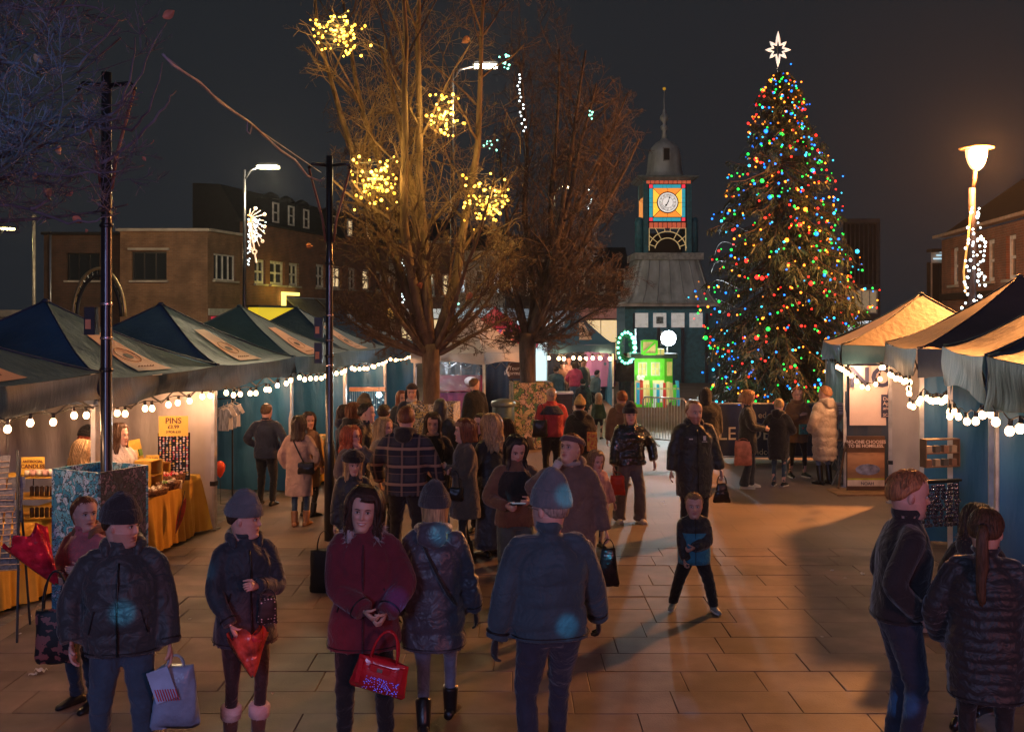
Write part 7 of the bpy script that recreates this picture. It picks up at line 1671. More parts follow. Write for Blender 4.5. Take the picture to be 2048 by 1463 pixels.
        if ex[0] == 'panel':   # coloured lower body panel
            g = MB(); out = []
            for z in np.linspace(ex[2], ex[3], 8): rx, ry = rr(z); n3 = 30; a3 = np.linspace(0, 6.2832, n3, endpoint=False); out.append(bend(np.stack([(rx + .009) * np.sign(np.cos(a3)) * np.abs(np.cos(a3)) ** e_, (ry + .009) * np.sign(np.sin(a3)) * np.abs(np.sin(a3)) ** e_, np.full(n3, z - (.06 * np.clip((z - 1.25) / .2, 0, 1) if kid else 0))], 1)))
            g.rings([out[0] * np.array([.97, .97, 1])] + out + [out[-1] * np.array([.97, .97, 1])]); me = g.mesh('p', True); V = getv(me); N_ = getn(me); setv(me, V + N_ * (waves(V * [1, 1, .75], seed + 5, 13, 3) * .004)[:, None]); part('coat_panel', me, ex[1])
    # ---- hair
    AX, BY, CZ = .0815, .1045, .1035
    def cap(th, ph, off=0.0, up=0.0):
        return np.array([(AX + off) * math.sin(ph) * math.sin(th), -(BY + off) * math.sin(ph) * math.cos(th) * (.93 if math.cos(th) > 0 else 1.06) + .006, .018 + (CZ + off + up) * math.cos(ph)])
    if hair:
        style, colr = hair[0], hair[1]; hm_ = HM[colr]; ln = hair[2] if len(hair) > 2 else .3; nu, nv = (72, 34) if det == 2 else (48, 24); rsd = rs.rand() * 9
        pr = {'short': .012, 'crop': .006, 'long': .027, 'curly': .036, 'bob': .027, 'pony': .012, 'bun': .012, 'bald': .002, 'underhat': .006}[style]
        front_w = {'long': .80, 'curly': .85, 'bob': .8, 'underhat': .9}.get(style, 0)
        part_x = hair[3] if len(hair) > 3 else 0
        V = []
        for vi in range(nv + 1):
            t = vi / nv
            for ui in range(nu):
                th = -math.pi + 2 * math.pi * ui / nu; at = abs(th)      # 0 front
                if style in ('short', 'crop', 'pony', 'bun', 'bald'):
                    pend = np.interp(at, [0, .5, .85, 1.25, 1.6, 2.2, 3.2], [.86 + .16 * kid, .88 + .15 * kid, 1.0 + .08 * kid, 1.28, 1.52, 2.05, 2.12]) + (.03 * math.sin(th * 9 + rsd) if style == 'short' else 0)
                    if style == 'bald': pend = np.interp(at, [0, 1, 1.6, 3.2], [.35, .6, 1.5, 2.1])
                    ph = t * pend; o = pr * (1 if ph < pend - .12 else max(.1, (pend - ph) / .12)) + (.010 * math.exp(-((th) / .9) ** 2 - ((ph - .6) / .35) ** 2) if style == 'short' else 0)
                    o += .0025 * math.sin(th * 31 + 5 * math.sin(ph * 4 + rsd)) * min(1, ph * 2) * (1 if style != 'bald' else 0); V.append(cap(th, ph, o))
                else:
                    w = 1 / (1 + math.exp(-(at - front_w) * 16)); hl = .88 if style != 'underhat' else 1.3
                    pf = hl + .02 * math.sin(th * 7 + rsd)
                    if t < .45: ph = t / .45 * (pf * (1 - w) + 1.57 * w); q = cap(th, ph, pr * min(1, ph * 3 + .3) + .002 * math.sin(th * 37 + 3 * math.sin(ph * 5)))
                    else:
                        k_ = (t - .45) / .55; q0 = cap(th, pf * (1 - w) + 1.57 * w, pr * (1 - .6 * (1 - w)))
                        drop = (ln * (1 + .06 * math.sin(th * 11 + rsd) + .03 * math.sin(th * 29))) * k_ * w; q = q0.copy(); q[2] -= drop
                        taper = 1 - .16 * math.sin(min(1, drop / .16) * 1.57) * (1 if style != 'bob' else .6) ; 
                        q[0] *= taper + (.22 * (drop / .3) if drop > .12 else 0) * (1 if style != 'bob' else 0)
                        q[1] = q[1] * taper + (.03 * min(1, drop / .2) if math.cos(th) < .2 else .012 * min(1, drop / .2))
                        if drop > .17: q[1] += (.05 if math.cos(th) < 0 else -.035) * (drop - .17) / .2
                        wv = {'curly': .014, 'long': .0045, 'bob': .004, 'underhat': .004}[style]
                        q[:2] *= 1 + (wv / .09) * math.sin(th * (19 if style == 'curly' else 33) + (drop * (38 if style == 'curly' else 16)) + 2 * math.sin(th * 5 + rsd)) * min(1, drop * 14)
                        if k_ > .93: q[:2] *= .97
                    V.append(q)
        V = np.array(V)
        inner = V.copy(); cen = np.stack([np.zeros(len(V)), np.full(len(V), .006), np.minimum(V[:, 2], .018)], 1); dd = V - cen; dd /= np.linalg.norm(dd, axis=1)[:, None] + 1e-9; inner = V - dd * (.016 if style not in ('crop', 'bald') else .008)
        n0 = len(V); Fc = []
        for vi in range(nv):
            for ui in range(nu):
                u2 = (ui + 1) % nu; A_, B_, C_, D_ = vi * nu + ui, vi * nu + u2, (vi + 1) * nu + u2, (vi + 1) * nu + ui; Fc.append((A_, D_, C_, B_)); Fc.append((n0 + A_, n0 + B_, n0 + C_, n0 + D_))
        for ui in range(nu): u2 = (ui + 1) % nu; a_, b_ = nv * nu + ui, nv * nu + u2; Fc.append((a_, n0 + a_, n0 + b_, b_))
        g = MB(); allV = np.vstack([V, inner]); g.add(HTf(allV) if style in ('long', 'curly', 'bob', 'underhat') else HT(allV), Fc); part('hair', g, hm_)
        if style in ('long', 'curly', 'bob') and det >= 1:   # loose locks
            g = MB()
            for i_ in range(46 if det == 2 else 22):
                th = rs.choice([-1, 1]) * rs.uniform(front_w + .15, 3.1); w_ = pr + rs.uniform(.0, .008); pts = [cap(th, p_, w_) for p_ in np.linspace(.5, 1.57, 5)]; l_ = ln * rs.uniform(.55, 1.08); tp = lambda k_: 1 - .15 * math.sin(min(1, l_ * k_ / .16) * 1.57) + (.2 * l_ * k_ / .3 if l_ * k_ > .12 and style != 'bob' else 0)
                for k_ in np.linspace(.12, 1, 8): q = cap(th, 1.57, w_); q2 = q * [tp(k_), tp(k_), 1]; q2[2] = q[2] - l_ * k_; q2[1] += (.03 if math.cos(th) < .2 else .012) * min(1, l_ * k_ / .2) + ((.05 if math.cos(th) < 0 else -.035) * (l_ * k_ - .17) / .2 if l_ * k_ > .17 else 0); q2[:2] += rs.normal(size=2) * (.006 if style == 'curly' else .0015) ; pts.append(q2)
                g.tube(HTf(np.array(pts)), np.r_[np.full(len(pts) - 3, .006), .005, .003, .001] * (1.5 if style == 'curly' else 1), 5, flat=.6)
            tag(part('hair_locks', g, hm_), kind='stuff')
        if style in ('short', 'pony', 'bun') and det >= 1:
            g = MB()
            for i_ in range(90 if det == 2 else 40):
                th = rs.uniform(-3.1, 3.1); pe_ = np.interp(abs(th), [0, .85, 1.6, 3.2], [.84 + .16 * kid, .96 + .1 * kid, 1.4, 2.0]); p0_ = rs.uniform(.1, .75) * pe_; dth = rs.normal() * .15; l_ = .35 if style == 'short' else .5; pp_ = [cap(th + dth * k_, min(p0_ + l_ * k_, pe_ + .06), pr + (.002 + .006 * math.sin(k_ * 3) * (style == 'short') + .0012)) for k_ in np.linspace(0, 1, 6)]; g.tube(HT(np.array(pp_)), [.002, .005, .006, .005, .003, .001], 5, flat=.45)
            tag(part('hair_locks', g, hm_), kind='stuff')
        if style == 'pony':
            g = MB(); pts = np.array([(0, .10, .03), (0, .145, .035), (0, .165, -.0), (.005, .165, -ln * .35), (.012, .17, -ln * .7), (.01, .165, -ln), (.01, .16, -ln * 1.08)]); pp, rr2 = poly(pts, [.024, .022, .030, .034, .030, .022, .004], 5); g.tube(HTf(np.array(pp)), rr2, 18, flat=.75)
            me = g.mesh('p', True); V = getv(me); N_ = getn(me); setv(me, V + N_ * (.003 * np.sin(V[:, 0] * 400) * 1)[:, None]); part('ponytail', me, hm_); g = MB(); g.tube(HTf(np.array([(0, .118, .03), (0, .132, .032)])), .028, 12); part('hair_band', g, M_METALD)
        if style == 'bun': g = MB(); g.sphere((0, .10, .055), (.045, .04, .045), 14, 10); gg = MB(); gg.add(HT(np.vstack(g.v)), g.f); part('hair_bun', gg, hm_)
        if part_x:   # side-swept fringe
            g = MB()
            for i_ in range(16):
                a0 = np.array(cap(.15 + part_x * .1, .45, .02)); k_ = i_ / 15; th_e = -.2 + 1.35 * k_; e = np.array(cap(th_e, 1.12 + .1 * k_, .022)); md = np.array(cap(.05 + .6 * k_, .78, .028)); g.tube(HT(np.array([a0, (a0 + md) / 2 + [0, -.006, .004], md, (md + e) / 2 + [0, -.007, 0], e])), [.006, .009, .009, .007, .002], 6, flat=.5)
            part('fringe', g, hm_)
    if hat:
        st, hm2 = hat[0], hat[1]; n3 = 96 if det == 2 else 56
        if st in ('beanie', 'bobble', 'tallbeanie'):
            up = {'beanie': .052, 'bobble': .045, 'tallbeanie': .088}[st]; V = []; zs_ = []
            tl = 1.27; slp = hat[2] if len(hat) > 2 else .10
            prof_ = [(p_, .020) for p_ in np.linspace(.02, tl + .03, 15)] + [(tl - .30, .0215), (tl - .28, .0240), (tl + .02, .0240), (tl + .20, .021), (tl + .23, .017), (tl + .22, .011)]
            out = []
            for i_, (p_, o_) in enumerate(prof_):
                row = []
                for k_ in range(n3):
                    th = 2 * math.pi * k_ / n3; pe = p_ + (slp * (1 - math.cos(th)) * .5 * min(1, p_)); q = cap(th, pe, o_ + .0014 * math.sin(th * n3 / 3) * min(1, p_ * 1.5) + .003 * math.sin(th * 3 + p_ * 7 + seed), up * max(0, math.cos(p_)) ** .8)
                    if st == 'tallbeanie': q[1] += .018 * max(0, math.cos(p_)); 
                    row.append(q)
                out.append(row)
            g = MB(); g.rings(out, cap=False); g.add([out[0][k_] for k_ in range(n3)], [tuple(range(n3))[::-1]]); gg = MB(); gg.add(HT(np.vstack(g.v)), g.f); part('beanie', gg, hm2)
            if st == 'bobble': g = MB(); c_ = HT(np.array([[0, .02, .17]]))[0]; g.sphere(c_, .042 * 1.0, 14, 10); fur_spikes(g, [c_, c_ + [0, 0, .001]], .04, 300, .014, rs); part('bobble', g, hm2, False)
        if st == 'headband':
            out = [[cap(2 * math.pi * k_ / n3, p_ + .14 * (1 - math.cos(2 * math.pi * k_ / n3)) * .5, o_) for k_ in range(n3)] for p_, o_ in ((.78, .012), (.8, .026), (1.0, .030), (1.2, .028), (1.23, .014))]; g = MB(); g.rings(out, cap=False); gg = MB(); gg.add(HT(np.vstack(g.v)), g.f); part('headband', gg, hm2)
        if st == 'furhat':
            out = [[cap(2 * math.pi * k_ / n3, p_, o_, .03) for k_ in range(n3)] for p_, o_ in ((.03, .03), (.4, .04), (.8, .05), (1.05, .062), (1.25, .062), (1.4, .045), (1.4, .02))]; g = MB(); g.rings(out, cap=False); g.add(out[0], [tuple(range(n3))[::-1]]); gg = MB(); gg.add(HT(np.vstack(g.v)), g.f); V = np.vstack(gg.v)
            fur_spikes(gg, V[rs.randint(0, len(V), 60)], .004, 1400, .022, rs); part('fur_hat', gg, hm2, False)
        if st == 'flaphat':
            out = [[cap(2 * math.pi * k_ / n3, p_, o_, .02) for k_ in range(n3)] for p_, o_ in ((.03, .02), (.5, .024), (1.0, .026), (1.25, .024), (1.25, .01))]; g = MB(); g.rings(out, cap=False); g.add(out[0], [tuple(range(n3))[::-1]]); 
            for sg in (-1, 1): g.tube([(sg * .09, 0, .05), (sg * .10, .0, -.04), (sg * .095, -.01, -.14)], [.04, .045, .03], 10, flat=.5, up=(1, 0, 0))
            gg = MB(); gg.add(HT(np.vstack(g.v)), g.f); part('flap_hat', gg, hm2)
    M4 = Matrix.Translation((X, Y, z0)) @ Matrix.Rotation(R(yaw), 4, 'Z')
    for sd in 'LR':
        W_, d, pn = wd_[sd]; HANDS[key + sd] = (M4 @ Vector(tuple((W_ + d * .09) * s)), s)
    HANDS[key] = (root, s, M4)
    return root
def kz_(kid): return .06 if kid else 0
M_SEAM = mat('dark_seam', (.006, .006, .008), .6, var=0)
MSH_BLACK = mat('black_shoe_leather', (.012, .012, .013), .3); MSH_W = mat('white_trainer', (.55, .52, .5), .5); MSH_T = mat('tan_boot', (.28, .12, .045), .5); MSH_G = mat('grey_trainer', (.22, .27, .27), .5); M_SOLE = mat('white_rubber_sole', (.6, .58, .55), .6)
C_BLK = fab('black_wool', (.014, .014, .017)); C_BLK2 = fab('black_nylon', (.016, .018, .022), .5, bs=60); C_NAVY = fab('navy_wool', (.016, .022, .045)); C_NAVYP = fab('navy_parka', (.014, .024, .036), .65, bs=70)
C_CHAR = fab('charcoal_green_nylon', (.028, .034, .040), .55, bs=50); C_BLUEQ = fab('slate_blue_quilt', (.028, .062, .085), .7, bs=140, bump=.5); C_RED = fab('burgundy_wool', (.115, .013, .026), .9, bs=110, bump=.4)
C_PURP = fab('grey_purple_puffer', (.055, .055, .075), .42, bs=40); C_TAUPE = fab('taupe_parka', (.13, .09, .075), .8); C_GREYB = fab('grey_brown_wool', (.10, .075, .06), .9, bs=120, bump=.4); C_CREAM = fab('cream_wool', (.45, .34, .2), .9, bump=.4); C_CREAMP = fab('cream_padded', (.50, .36, .25), .6, bs=50)
C_BEIGE = fab('beige_pink_wool', (.42, .26, .19), .9); C_PINK = fab('pink_fleece', (.55, .30, .28), .95, bump=.6); C_PINKC = fab('bright_pink_jacket', (.55, .04, .09), .6); C_PINKR = fab('rose_coat', (.45, .12, .13), .7); C_BROWN = fab('brown_wool_jacket', (.14, .075, .045), .9); C_BRTAN = fab('tan_brown_coat', (.20, .10, .05), .9); C_GREEN = fab('dark_green_coat', (.03, .07, .03), .8)
C_REDJ = fab('red_jacket', (.42, .03, .035), .7); C_TEAL = fab('teal_panel', (.02, .20, .32), .65); C_TEALJ = fab('dark_teal_jacket', (.03, .06, .065), .6); C_WHITE = fab('white_jumper', (.55, .48, .45), .9, bump=.5); C_GREYF = fab('grey_brown_fur', (.13, .10, .08), .95, bs=50, bump=1.0); C_SHINY = mat('glossy_black_nylon', (.012, .012, .014), .12, var=.2, bump=.9, bs=22, coat=.6, bdist=.03)
J_BLUE = fab('blue_denim', (.03, .062, .10), .85, bs=150); J_PALE = fab('pale_blue_denim', (.12, .16, .24), .85, bs=150); J_BLK = fab('black_trousers', (.010, .010, .012), .85); J_TEAL = fab('teal_grey_trousers', (.06, .11, .12), .85); J_GREY = fab('grey_sweatpants', (.12, .11, .12), .9); J_NAVY = fab('navy_trousers', (.02, .028, .05), .85); J_LEG = fab('black_leggings', (.012, .012, .013), .7)
H_GREY = fab('grey_knit', (.11, .125, .14), .95, bs=160, bump=.8); H_BLK = fab('black_knit', (.018, .018, .021), .95, bs=160, bump=.8); H_CHAR = fab('charcoal_knit', (.035, .038, .042), .95, bs=160, bump=.8); H_MUST = fab('mustard_knit', (.38, .25, .09), .95, bs=120, bump=.9); H_OLIVE = fab('olive_knit', (.13, .10, .055), .95, bs=160, bump=.8); H_TAN = fab('tan_knit', (.28, .16, .08), .95, bs=160, bump=.8); H_MAUV = fab('mauve_brown_knit', (.10, .06, .06), .95, bs=160, bump=.8)
F_GREY = fab('silver_fur', (.34, .31, .32), .95, bump=.2); F_TAN = fab('tan_fur', (.32, .2, .11), .95, bump=.2); F_BLK = fab('black_fur', (.012, .011, .012), .95, bump=.2); F_WH = fab('cream_fleece', (.58, .50, .48), .95, bump=.2); C_BLKK = fab('black_knit_jumper', (.012, .012, .014), .95, bs=120, bump=.7)
def plaid(N, L, co):
    sp = N.new('ShaderNodeSeparateXYZ'); L.new(co, sp.inputs[0])
    def st(src, per, wd, off=0):
        a = math_(N, L, 'MULTIPLY_ADD', src, 1 / per); N[a.node.name].inputs[2].default_value = off
        return math_(N, L, 'LESS_THAN', math_(N, L, 'FRACT', a), wd)
    c = mixc(N, L, st(sp.outputs[2], .19, .42), (.012, .014, .03), (.035, .035, .05)); c = mixc(N, L, math_(N, L, 'MULTIPLY', st(sp.outputs[0], .17, .4, .2), .5), c, (.01, .01, .015))
    c = mixc(N, L, math_(N, L, 'MULTIPLY', st(sp.outputs[2], .19, .16, .25), .8), c, (.32, .2, .14)); c = mixc(N, L, math_(N, L, 'MULTIPLY', st(sp.outputs[0], .17, .13, .05), .55), c, (.28, .18, .13)); c = mixc(N, L, math_(N, L, 'MULTIPLY', st(sp.outputs[2], .19, .05, .6), .6), c, (.2, .13, .1))
    return c, tex(N, L, 'Noise', co, Scale=90.0).outputs[0]
C_PLAID = nodemat('dark_plaid_wool', plaid, .9, bump=.3, dist=.005)
M_ZIP = mat('black_zip', (.01, .01, .01), .35, metal=.3); M_BADGE = mat('white_badge', (.6, .55, .55), .5)
GC = 'people gathered between the stalls'
def B(**k): return k
# ---------------- foreground
person('P1', 'big man in black beanie and charcoal hooded puffer at lower left', 245, 6.55, 995, 12, sex='m', sk='b', face=62, nod=4, bulk=1.15, belly=.05, feet=((.14, -.05), (-.14, .05)), L=(.31, -.10, .80), Rr=(-.29, -.10, .90), eh={'R': (-1, .9, -.2)}, coat=B(b=.045, hem=.80, m=C_CHAR, fold=.009, quilt=(.16, .010), zip=M_ZIP, col=.05), legs=('jeans', J_BLUE), extra=(('hood', C_CHAR, .055),), hat=('beanie', H_BLK, .08), hair=('crop', 'dark'), beard=.55, hatoff=.03)
person('P1b', 'woman in rose pink coat with brown ponytail holding a red foil bouquet', 172, 7.7, 993, -25, sk='b', face=70, nod=-2, L=(.2, -.2, 1.2), Rr=(.05, -.33, 1.15), eh={'R': (-1, .3, -.8)}, coat=B(b=.03, hem=.74, m=C_PINKR, quilt=(.12, .008)), legs=('jeans', J_NAVY), extra=(('hood', C_BRTAN, .045),), hair=('pony', 'auburn', .22))
person('P2', 'woman in grey beanie and navy parka looking right, white-cuffed boots', 490, 7.05, 985, 30, sk='b', face=52, nod=3, feet=((.09, -.02), (-.09, .06)), L=(.03, -.23, 1.17), Rr=(-.17, -.22, .93), eh={'L': (1, .5, -.9), 'R': (-1, .4, -.3)}, handcurl=(1.1, 1.0), coat=B(b=.028, hem=.72, m=C_NAVYP, flare=.03, fold=.007, zip=M_ZIP), legs=('leg', J_LEG), shoes=('ugg', fab('brown_suede', (.12, .05, .03)), F_WH), extra=(('hood', C_NAVYP, .05),), hat=('beanie', H_GREY, .05), hair=('crop', 'dark'), hatoff=.04)
person('P3', 'smiling dark-haired woman in burgundy wool coat with red handbag facing the camera', 728, 6.95, 978, 6, sk='a', face=-4, nod=2, tilt=5, smile=1, bulk=1.07, feet=((.15, 0), (-.13, .02)), L=(.16, -.24, .98), Rr=(.0, -.25, 1.0), eh={'L': (1, .4, -.4), 'R': (-1, .4, -.4)}, handcurl=(1.2, 1.0), coat=B(b=.034, hem=.69, m=C_RED, flare=.035, fold=.007, wr=(.068, .066, .060), zip=fab('dark_burgundy_placket', (.05, .006, .012))), legs=('jeans', J_BLK), extra=(('furhood', C_RED, .05, F_GREY),), hair=('curly', 'dark', .27, 1))
person('P4', 'woman in long grey-purple puffer and charcoal beanie walking away, strap across her back', 868, 7.2, 970, 176, sk='a', face=22, feet=((.05, .16), (-.09, -.24)), lift=(.05, 0), L=(.28, .0, .80), Rr=(-.30, -.10, .82), coat=B(b=.045, hem=.62, m=C_PURP, flare=.02, fold=.012, quilt=(.15, .008)), legs=('leg', J_PALE), shoes=('boot', MSH_BLACK, None), extra=(('hood', C_PURP, .05), ('scarf', F_WH, .03, F_WH), ('strap', J_BLK, 1)), hat=('beanie', H_CHAR, .02), hair=('underhat', 'blonde', .2), hatoff=.03, gloves=('LR', J_BLK))
person('P5', 'man in slate blue quilted jacket, grey beanie and glasses walking away from the camera', 1098, 6.55, 952, 190, sex='m', sk='b', face=38, bulk=1.10, feet=((.14, .16), (-.10, -.24)), lift=(.04, 0), L=(.33, .02, .84), Rr=(-.36, -.18, .86), eh={'R': (-1, .5, -.4)}, gloves=('LR', J_BLK), handcurl=(.6, .7), coat=B(b=.045, hem=.84, m=C_BLUEQ, fold=.008, quilt=(.13, .009), col=.075), legs=('jeans', J_NAVY), hat=('tallbeanie', H_GREY, .05), glasses=True, hair=('crop', 'grey'), hatoff=.06)
person('P6', 'tall man with short ginger hair in plain black zip jacket looking down to the right', 1800, 6.75, 942, 84, sex='m', sk='b', face=-2, nod=6, lean=4, bulk=1.15, feet=((.10, .02), (-.10, -.02)), L=(.20, -.14, .95), Rr=(-.22, -.06, .95), eh={'R': (-.8, 1.5, -.2), 'L': (.5, 1.4, -.2)}, coat=B(b=.016, hem=.86, m=fab('black_zip_fleece', (.007, .008, .011), .9, crumple=.15) if 0 else C_BLK, fold=.004, col=.06), legs=('jeans', J_NAVY), hair=('short', 'ginger'))
person('P7', 'woman in long black ribbed puffer with brown ponytail at lower right', 1972, 6.25, 1017, 158, sk='a', face=-8, nod=6, bulk=1.12, L=(.26, -.14, .92), Rr=(-.26, -.20, .92), coat=B(b=.035, hem=.60, m=C_BLK2, fold=.004, quilt=(.062, .010)), legs=('leg', J_LEG), hair=('pony', 'brown', .34), shoes=('boot', MSH_BLACK, None))
person('P8', 'person with dark hair and tan fur hood stepping behind the ponytail woman', 1955, 7.35, 1010, 122, sk='a', face=0, nod=8, feet=((.08, -.16), (-.12, .42)), lift=(0, .05), L=(.22, -.2, 1.0), Rr=(-.26, .0, .9), coat=B(b=.03, hem=.72, m=C_BLK), legs=('jeans', J_BLK), extra=(('furhood', C_BLK, .05, F_TAN),), hair=('bob', 'dark', .16))
# ---------------- middle
person('M1', 'boy in black and teal jacket standing with legs apart in the open paving', 1388, 10.15, 986, -2, sex='m', sk='b', kid=True, face=-6, nod=2, bulk=1.14, feet=((.29, -.05), (-.31, .10)), toe=18, L=(-.02, -.25, 1.00), Rr=(-.17, -.20, .78), eh={'L': (1.2, .4, -.2), 'R': (-1, .5, -.4)}, handcurl=(1.1, 1.2), coat=B(b=.032, hem=.72, m=C_BLK2, fold=.006, zip=M_ZIP, col=.05), legs=('jeans', J_BLK), shoes=('shoe', MSH_G, M_SOLE), hair=('short', 'fair'), extra=(('panel', C_TEAL, .73, 1.19),), hscale=1.46)
person('M2', 'bearded man in long black club coat carrying a small black bag', 1388, 13.75, 801, 6, sex='m', sk='b', face=10, nod=2, bulk=1.13, beard=1, feet=((.12, 0), (-.12, .05)), hscale=1.22, L=(.37, .0, .80), Rr=(-.32, -.06, .86), coat=B(b=.045, hem=.50, m=C_BLK2, fold=.007, zip=M_ZIP, col=.07), legs=('jeans', J_BLK), hair=('crop', 'auburn'), extra=(('badge', M_BADGE), ('hood', C_BLK2, .045)))
person('M3', 'woman in glossy black puffer, black beanie and wide grey trousers holding a red bag', 1260, 14.55, 806, 12, sk='b', face=-8, nod=-2, feet=((.15, -.02), (-.15, .08)), L=(.36, -.04, .92), Rr=(-.29, -.10, .86), eh={'L': (1.2, .6, .1)}, coat=B(b=.06, hem=.86, m=C_SHINY, fold=.013, quilt=(.12, .014)), legs=('wide', J_GREY), shoes=('shoe', MSH_W, M_SOLE), hat=('beanie', H_BLK, .05), hair=('underhat', 'fair', .2), hatoff=.03)
person('M4', 'little girl in pink fleece coat beside the beer drinker', 1192, 12.95, 902, 18, kid=True, sk='b', face=10, nod=10, L=(.30, -.12, .82), Rr=(-.2, -.15, .9), coat=B(b=.035, hem=.62, m=C_PINK, flare=.03, fold=.006), legs=('leg', J_NAVY), hair=('bob', 'fair', .12), extra=(('scarf', F_WH, .03, F_WH),), hscale=1.42, feet=((.08, 0), (-.08, .1)))
person('M5', 'person in taupe parka and headband drinking beer from a plastic cup', 1142, 9.9, 867, -8, sk='a', face=-30, nod=-14, bulk=1.08, L=(.34, -.05, .84), Rr=(-.20, -.24, 1.42), eh={'R': (-1, .2, -.9)}, handcurl=(.7, .9), coat=B(b=.04, hem=.60, m=C_TAUPE, flare=.02, fold=.010), legs=('slim', J_BLK), extra=(('hood', C_TAUPE, .055), ('scarf', fab('grey_scarf', (.3, .27, .26)), .03)), hat=('headband', H_MAUV), hair=('bun', 'auburn'), palm={'R': (1, 0, 0)})
person('M6', 'black-haired woman in brown jacket and teal trousers looking down at her phone', 1030, 10.35, 870, 12, sk='a', face=6, nod=22, lean=3, bulk=1.04, L=(.10, -.27, 1.12), Rr=(-.16, -.25, 1.08), handcurl=(.9, .9), coat=B(b=.028, hem=.82, m=C_BROWN, fold=.008), legs=('wide', J_TEAL), hair=('long', 'black', .30), extra=(('panel', fab('black_jersey', (.012, .012, .013)), 1.10, 1.40),))
person('M7', 'auburn-haired woman in tan headscarf and grey-brown coat, arms folded, facing left', 930, 12.15, 838, -68, sk='b', face=-8, nod=0, feet=((.10, -.02), (-.09, .1)), L=(-.02, -.22, 1.17), Rr=(.04, -.20, 1.13), coat=B(b=.025, hem=.55, m=C_GREYB, flare=.02, fold=.007), legs=('leg', J_LEG), shoes=('boot', MSH_BLACK, None), hair=('bob', 'auburn', .13), hat=('headband', H_TAN), grp=None)
person('M8', 'woman with long curly blonde hair in black top and long studded dark skirt', 983, 12.5, 830, -140, sk='a', face=-6, L=(.18, -.16, 1.05), Rr=(-.16, -.16, 1.05), coat=B(b=.02, hem=.86, m=C_BLK2, fold=.006), skirt=(.12, .06, fab('dark_skirt', (.05, .045, .055), .5)), legs=('leg', J_BLK), hair=('curly', 'blonde', .28))
person('M8b', 'dark-haired woman behind the curly blonde, mostly hidden', 1012, 13.6, 838, -120, sk='a', face=0, coat=B(b=.025, hem=.7, m=C_BROWN), legs=('jeans', J_BLK), hair=('long', 'dark', .28))
person('M8c', 'person with dark fringe between the headscarf woman and the curly blonde', 962, 13.9, 828, -20, sk='a', face=-20, coat=B(b=.025, hem=.7, m=C_BLK), legs=('jeans', J_BLK), hair=('bob', 'dark', .14), glasses=True)
person('M9', 'smiling dark-haired woman in black coat and pale scarf beside the plaid jacket', 866, 13.2, 826, 8, sk='b', face=-8, nod=4, smile=1, L=(.16, -.2, 1.0), Rr=(-.1, -.22, 1.0), coat=B(b=.022, hem=.60, m=C_BLK, fold=.007), legs=('jeans', J_BLK), hair=('long', 'dark', .2, 1), extra=(('scarf', fab('patterned_scarf', (.3, .22, .17), vs=40, var=.8) if 0 else C_BEIGE, .028),))
person('M10', 'broad man in dark plaid wool jacket seen from behind', 812, 12.0, 811, 172, sex='m', sk='b', face=12, bulk=1.12, feet=((.13, 0), (-.13, .02)), L=(.34, -.14, .92), Rr=(-.34, -.14, .90), coat=B(b=.04, hem=.78, m=C_PLAID, fold=.008, col=.05), legs=('jeans', J_BLK), hair=('crop', 'auburn'), extra=(('hood', C_BLK, .045),), glasses=True)
person('M11', 'blonde woman in cream wool coat laughing towards the plaid jacket', 768, 13.2, 836, 52, sk='b', face=12, smile=1, L=(.14, -.2, 1.0), Rr=(-.16, -.2, 1.0), coat=B(b=.03, hem=.58, m=C_CREAM, fold=.007, flare=.02), legs=('jeans', J_BLK), hair=('long', 'blonde', .26), extra=(('scarf', C_CREAM, .04),))
person('M12', 'copper-haired woman with glasses and grey fur jacket raising a hand to her face', 703, 12.6, 853, 58, sk='b', face=8, nod=-4, L=(.03, -.17, 1.46), Rr=(-.14, -.2, 1.05), eh={'L': (1, -.1, -.9)}, coat=B(b=.035, hem=.80, m=C_GREYF, fold=.006), legs=('jeans', J_BLK), hair=('curly', 'red', .22), glasses=True, handcurl=(.35, .6), palm={'L': (-.3, 1, 0)})
person('M13', 'girl in big black fur hat and black jacket with very long blonde hair', 706, 11.0, 897, 14, sk='a', face=10, nod=6, L=(.24, -.08, .86), Rr=(-.24, -.05, .86), coat=B(b=.03, hem=.78, m=C_BLK2, fold=.007), legs=('slim', J_BLK), hair=('long', 'blonde', .46), hat=('furhat', F_BLK), hatoff=.05)
person('M14', 'young man with dark fringe in black jacket looking right', 733, 14.4, 806, 70, sex='m', sk='a', face=12, L=(.2, -.1, .9), coat=B(b=.025, hem=.84, m=C_BLK2), legs=('jeans', J_BLK), hair=('short', 'black'))
person('M15', 'person in raised black hood with tan lining behind the young man', 706, 14.9, 806, 150, sk='a', face=20, bulk=1.1, coat=B(b=.035, hem=.7, m=C_BLK), legs=('jeans', J_BLK), hair=('long', 'auburn', .15), extra=(('hood', C_BLK, .06),))
person('M15b', 'dark-haired person at the far left of the queue behind the black pole', 690, 15.8, 810, 120, sk='a', face=0, coat=B(b=.03, hem=.7, m=C_NAVY), legs=('jeans', J_BLK), hair=('bob', 'dark', .1), extra=(('furhood', C_NAVY, .05, F_TAN),))
person('M16', 'person in olive beanie looking into the fifth gazebo', 729, 17.2, 789, 130, sk='a', face=-20, coat=B(b=.03, hem=.8, m=C_CHAR), legs=('jeans', J_BLK), hat=('beanie', H_OLIVE, .05), hair=('crop', 'brown'), hatoff=.03)
person('M17', 'dark-haired person in navy coat with back turned beside the gazebo leg', 768, 15.2, 809, 175, sex='m', sk='a', coat=B(b=.03, hem=.8, m=C_NAVY), legs=('jeans', J_BLK), hair=('short', 'dark'))
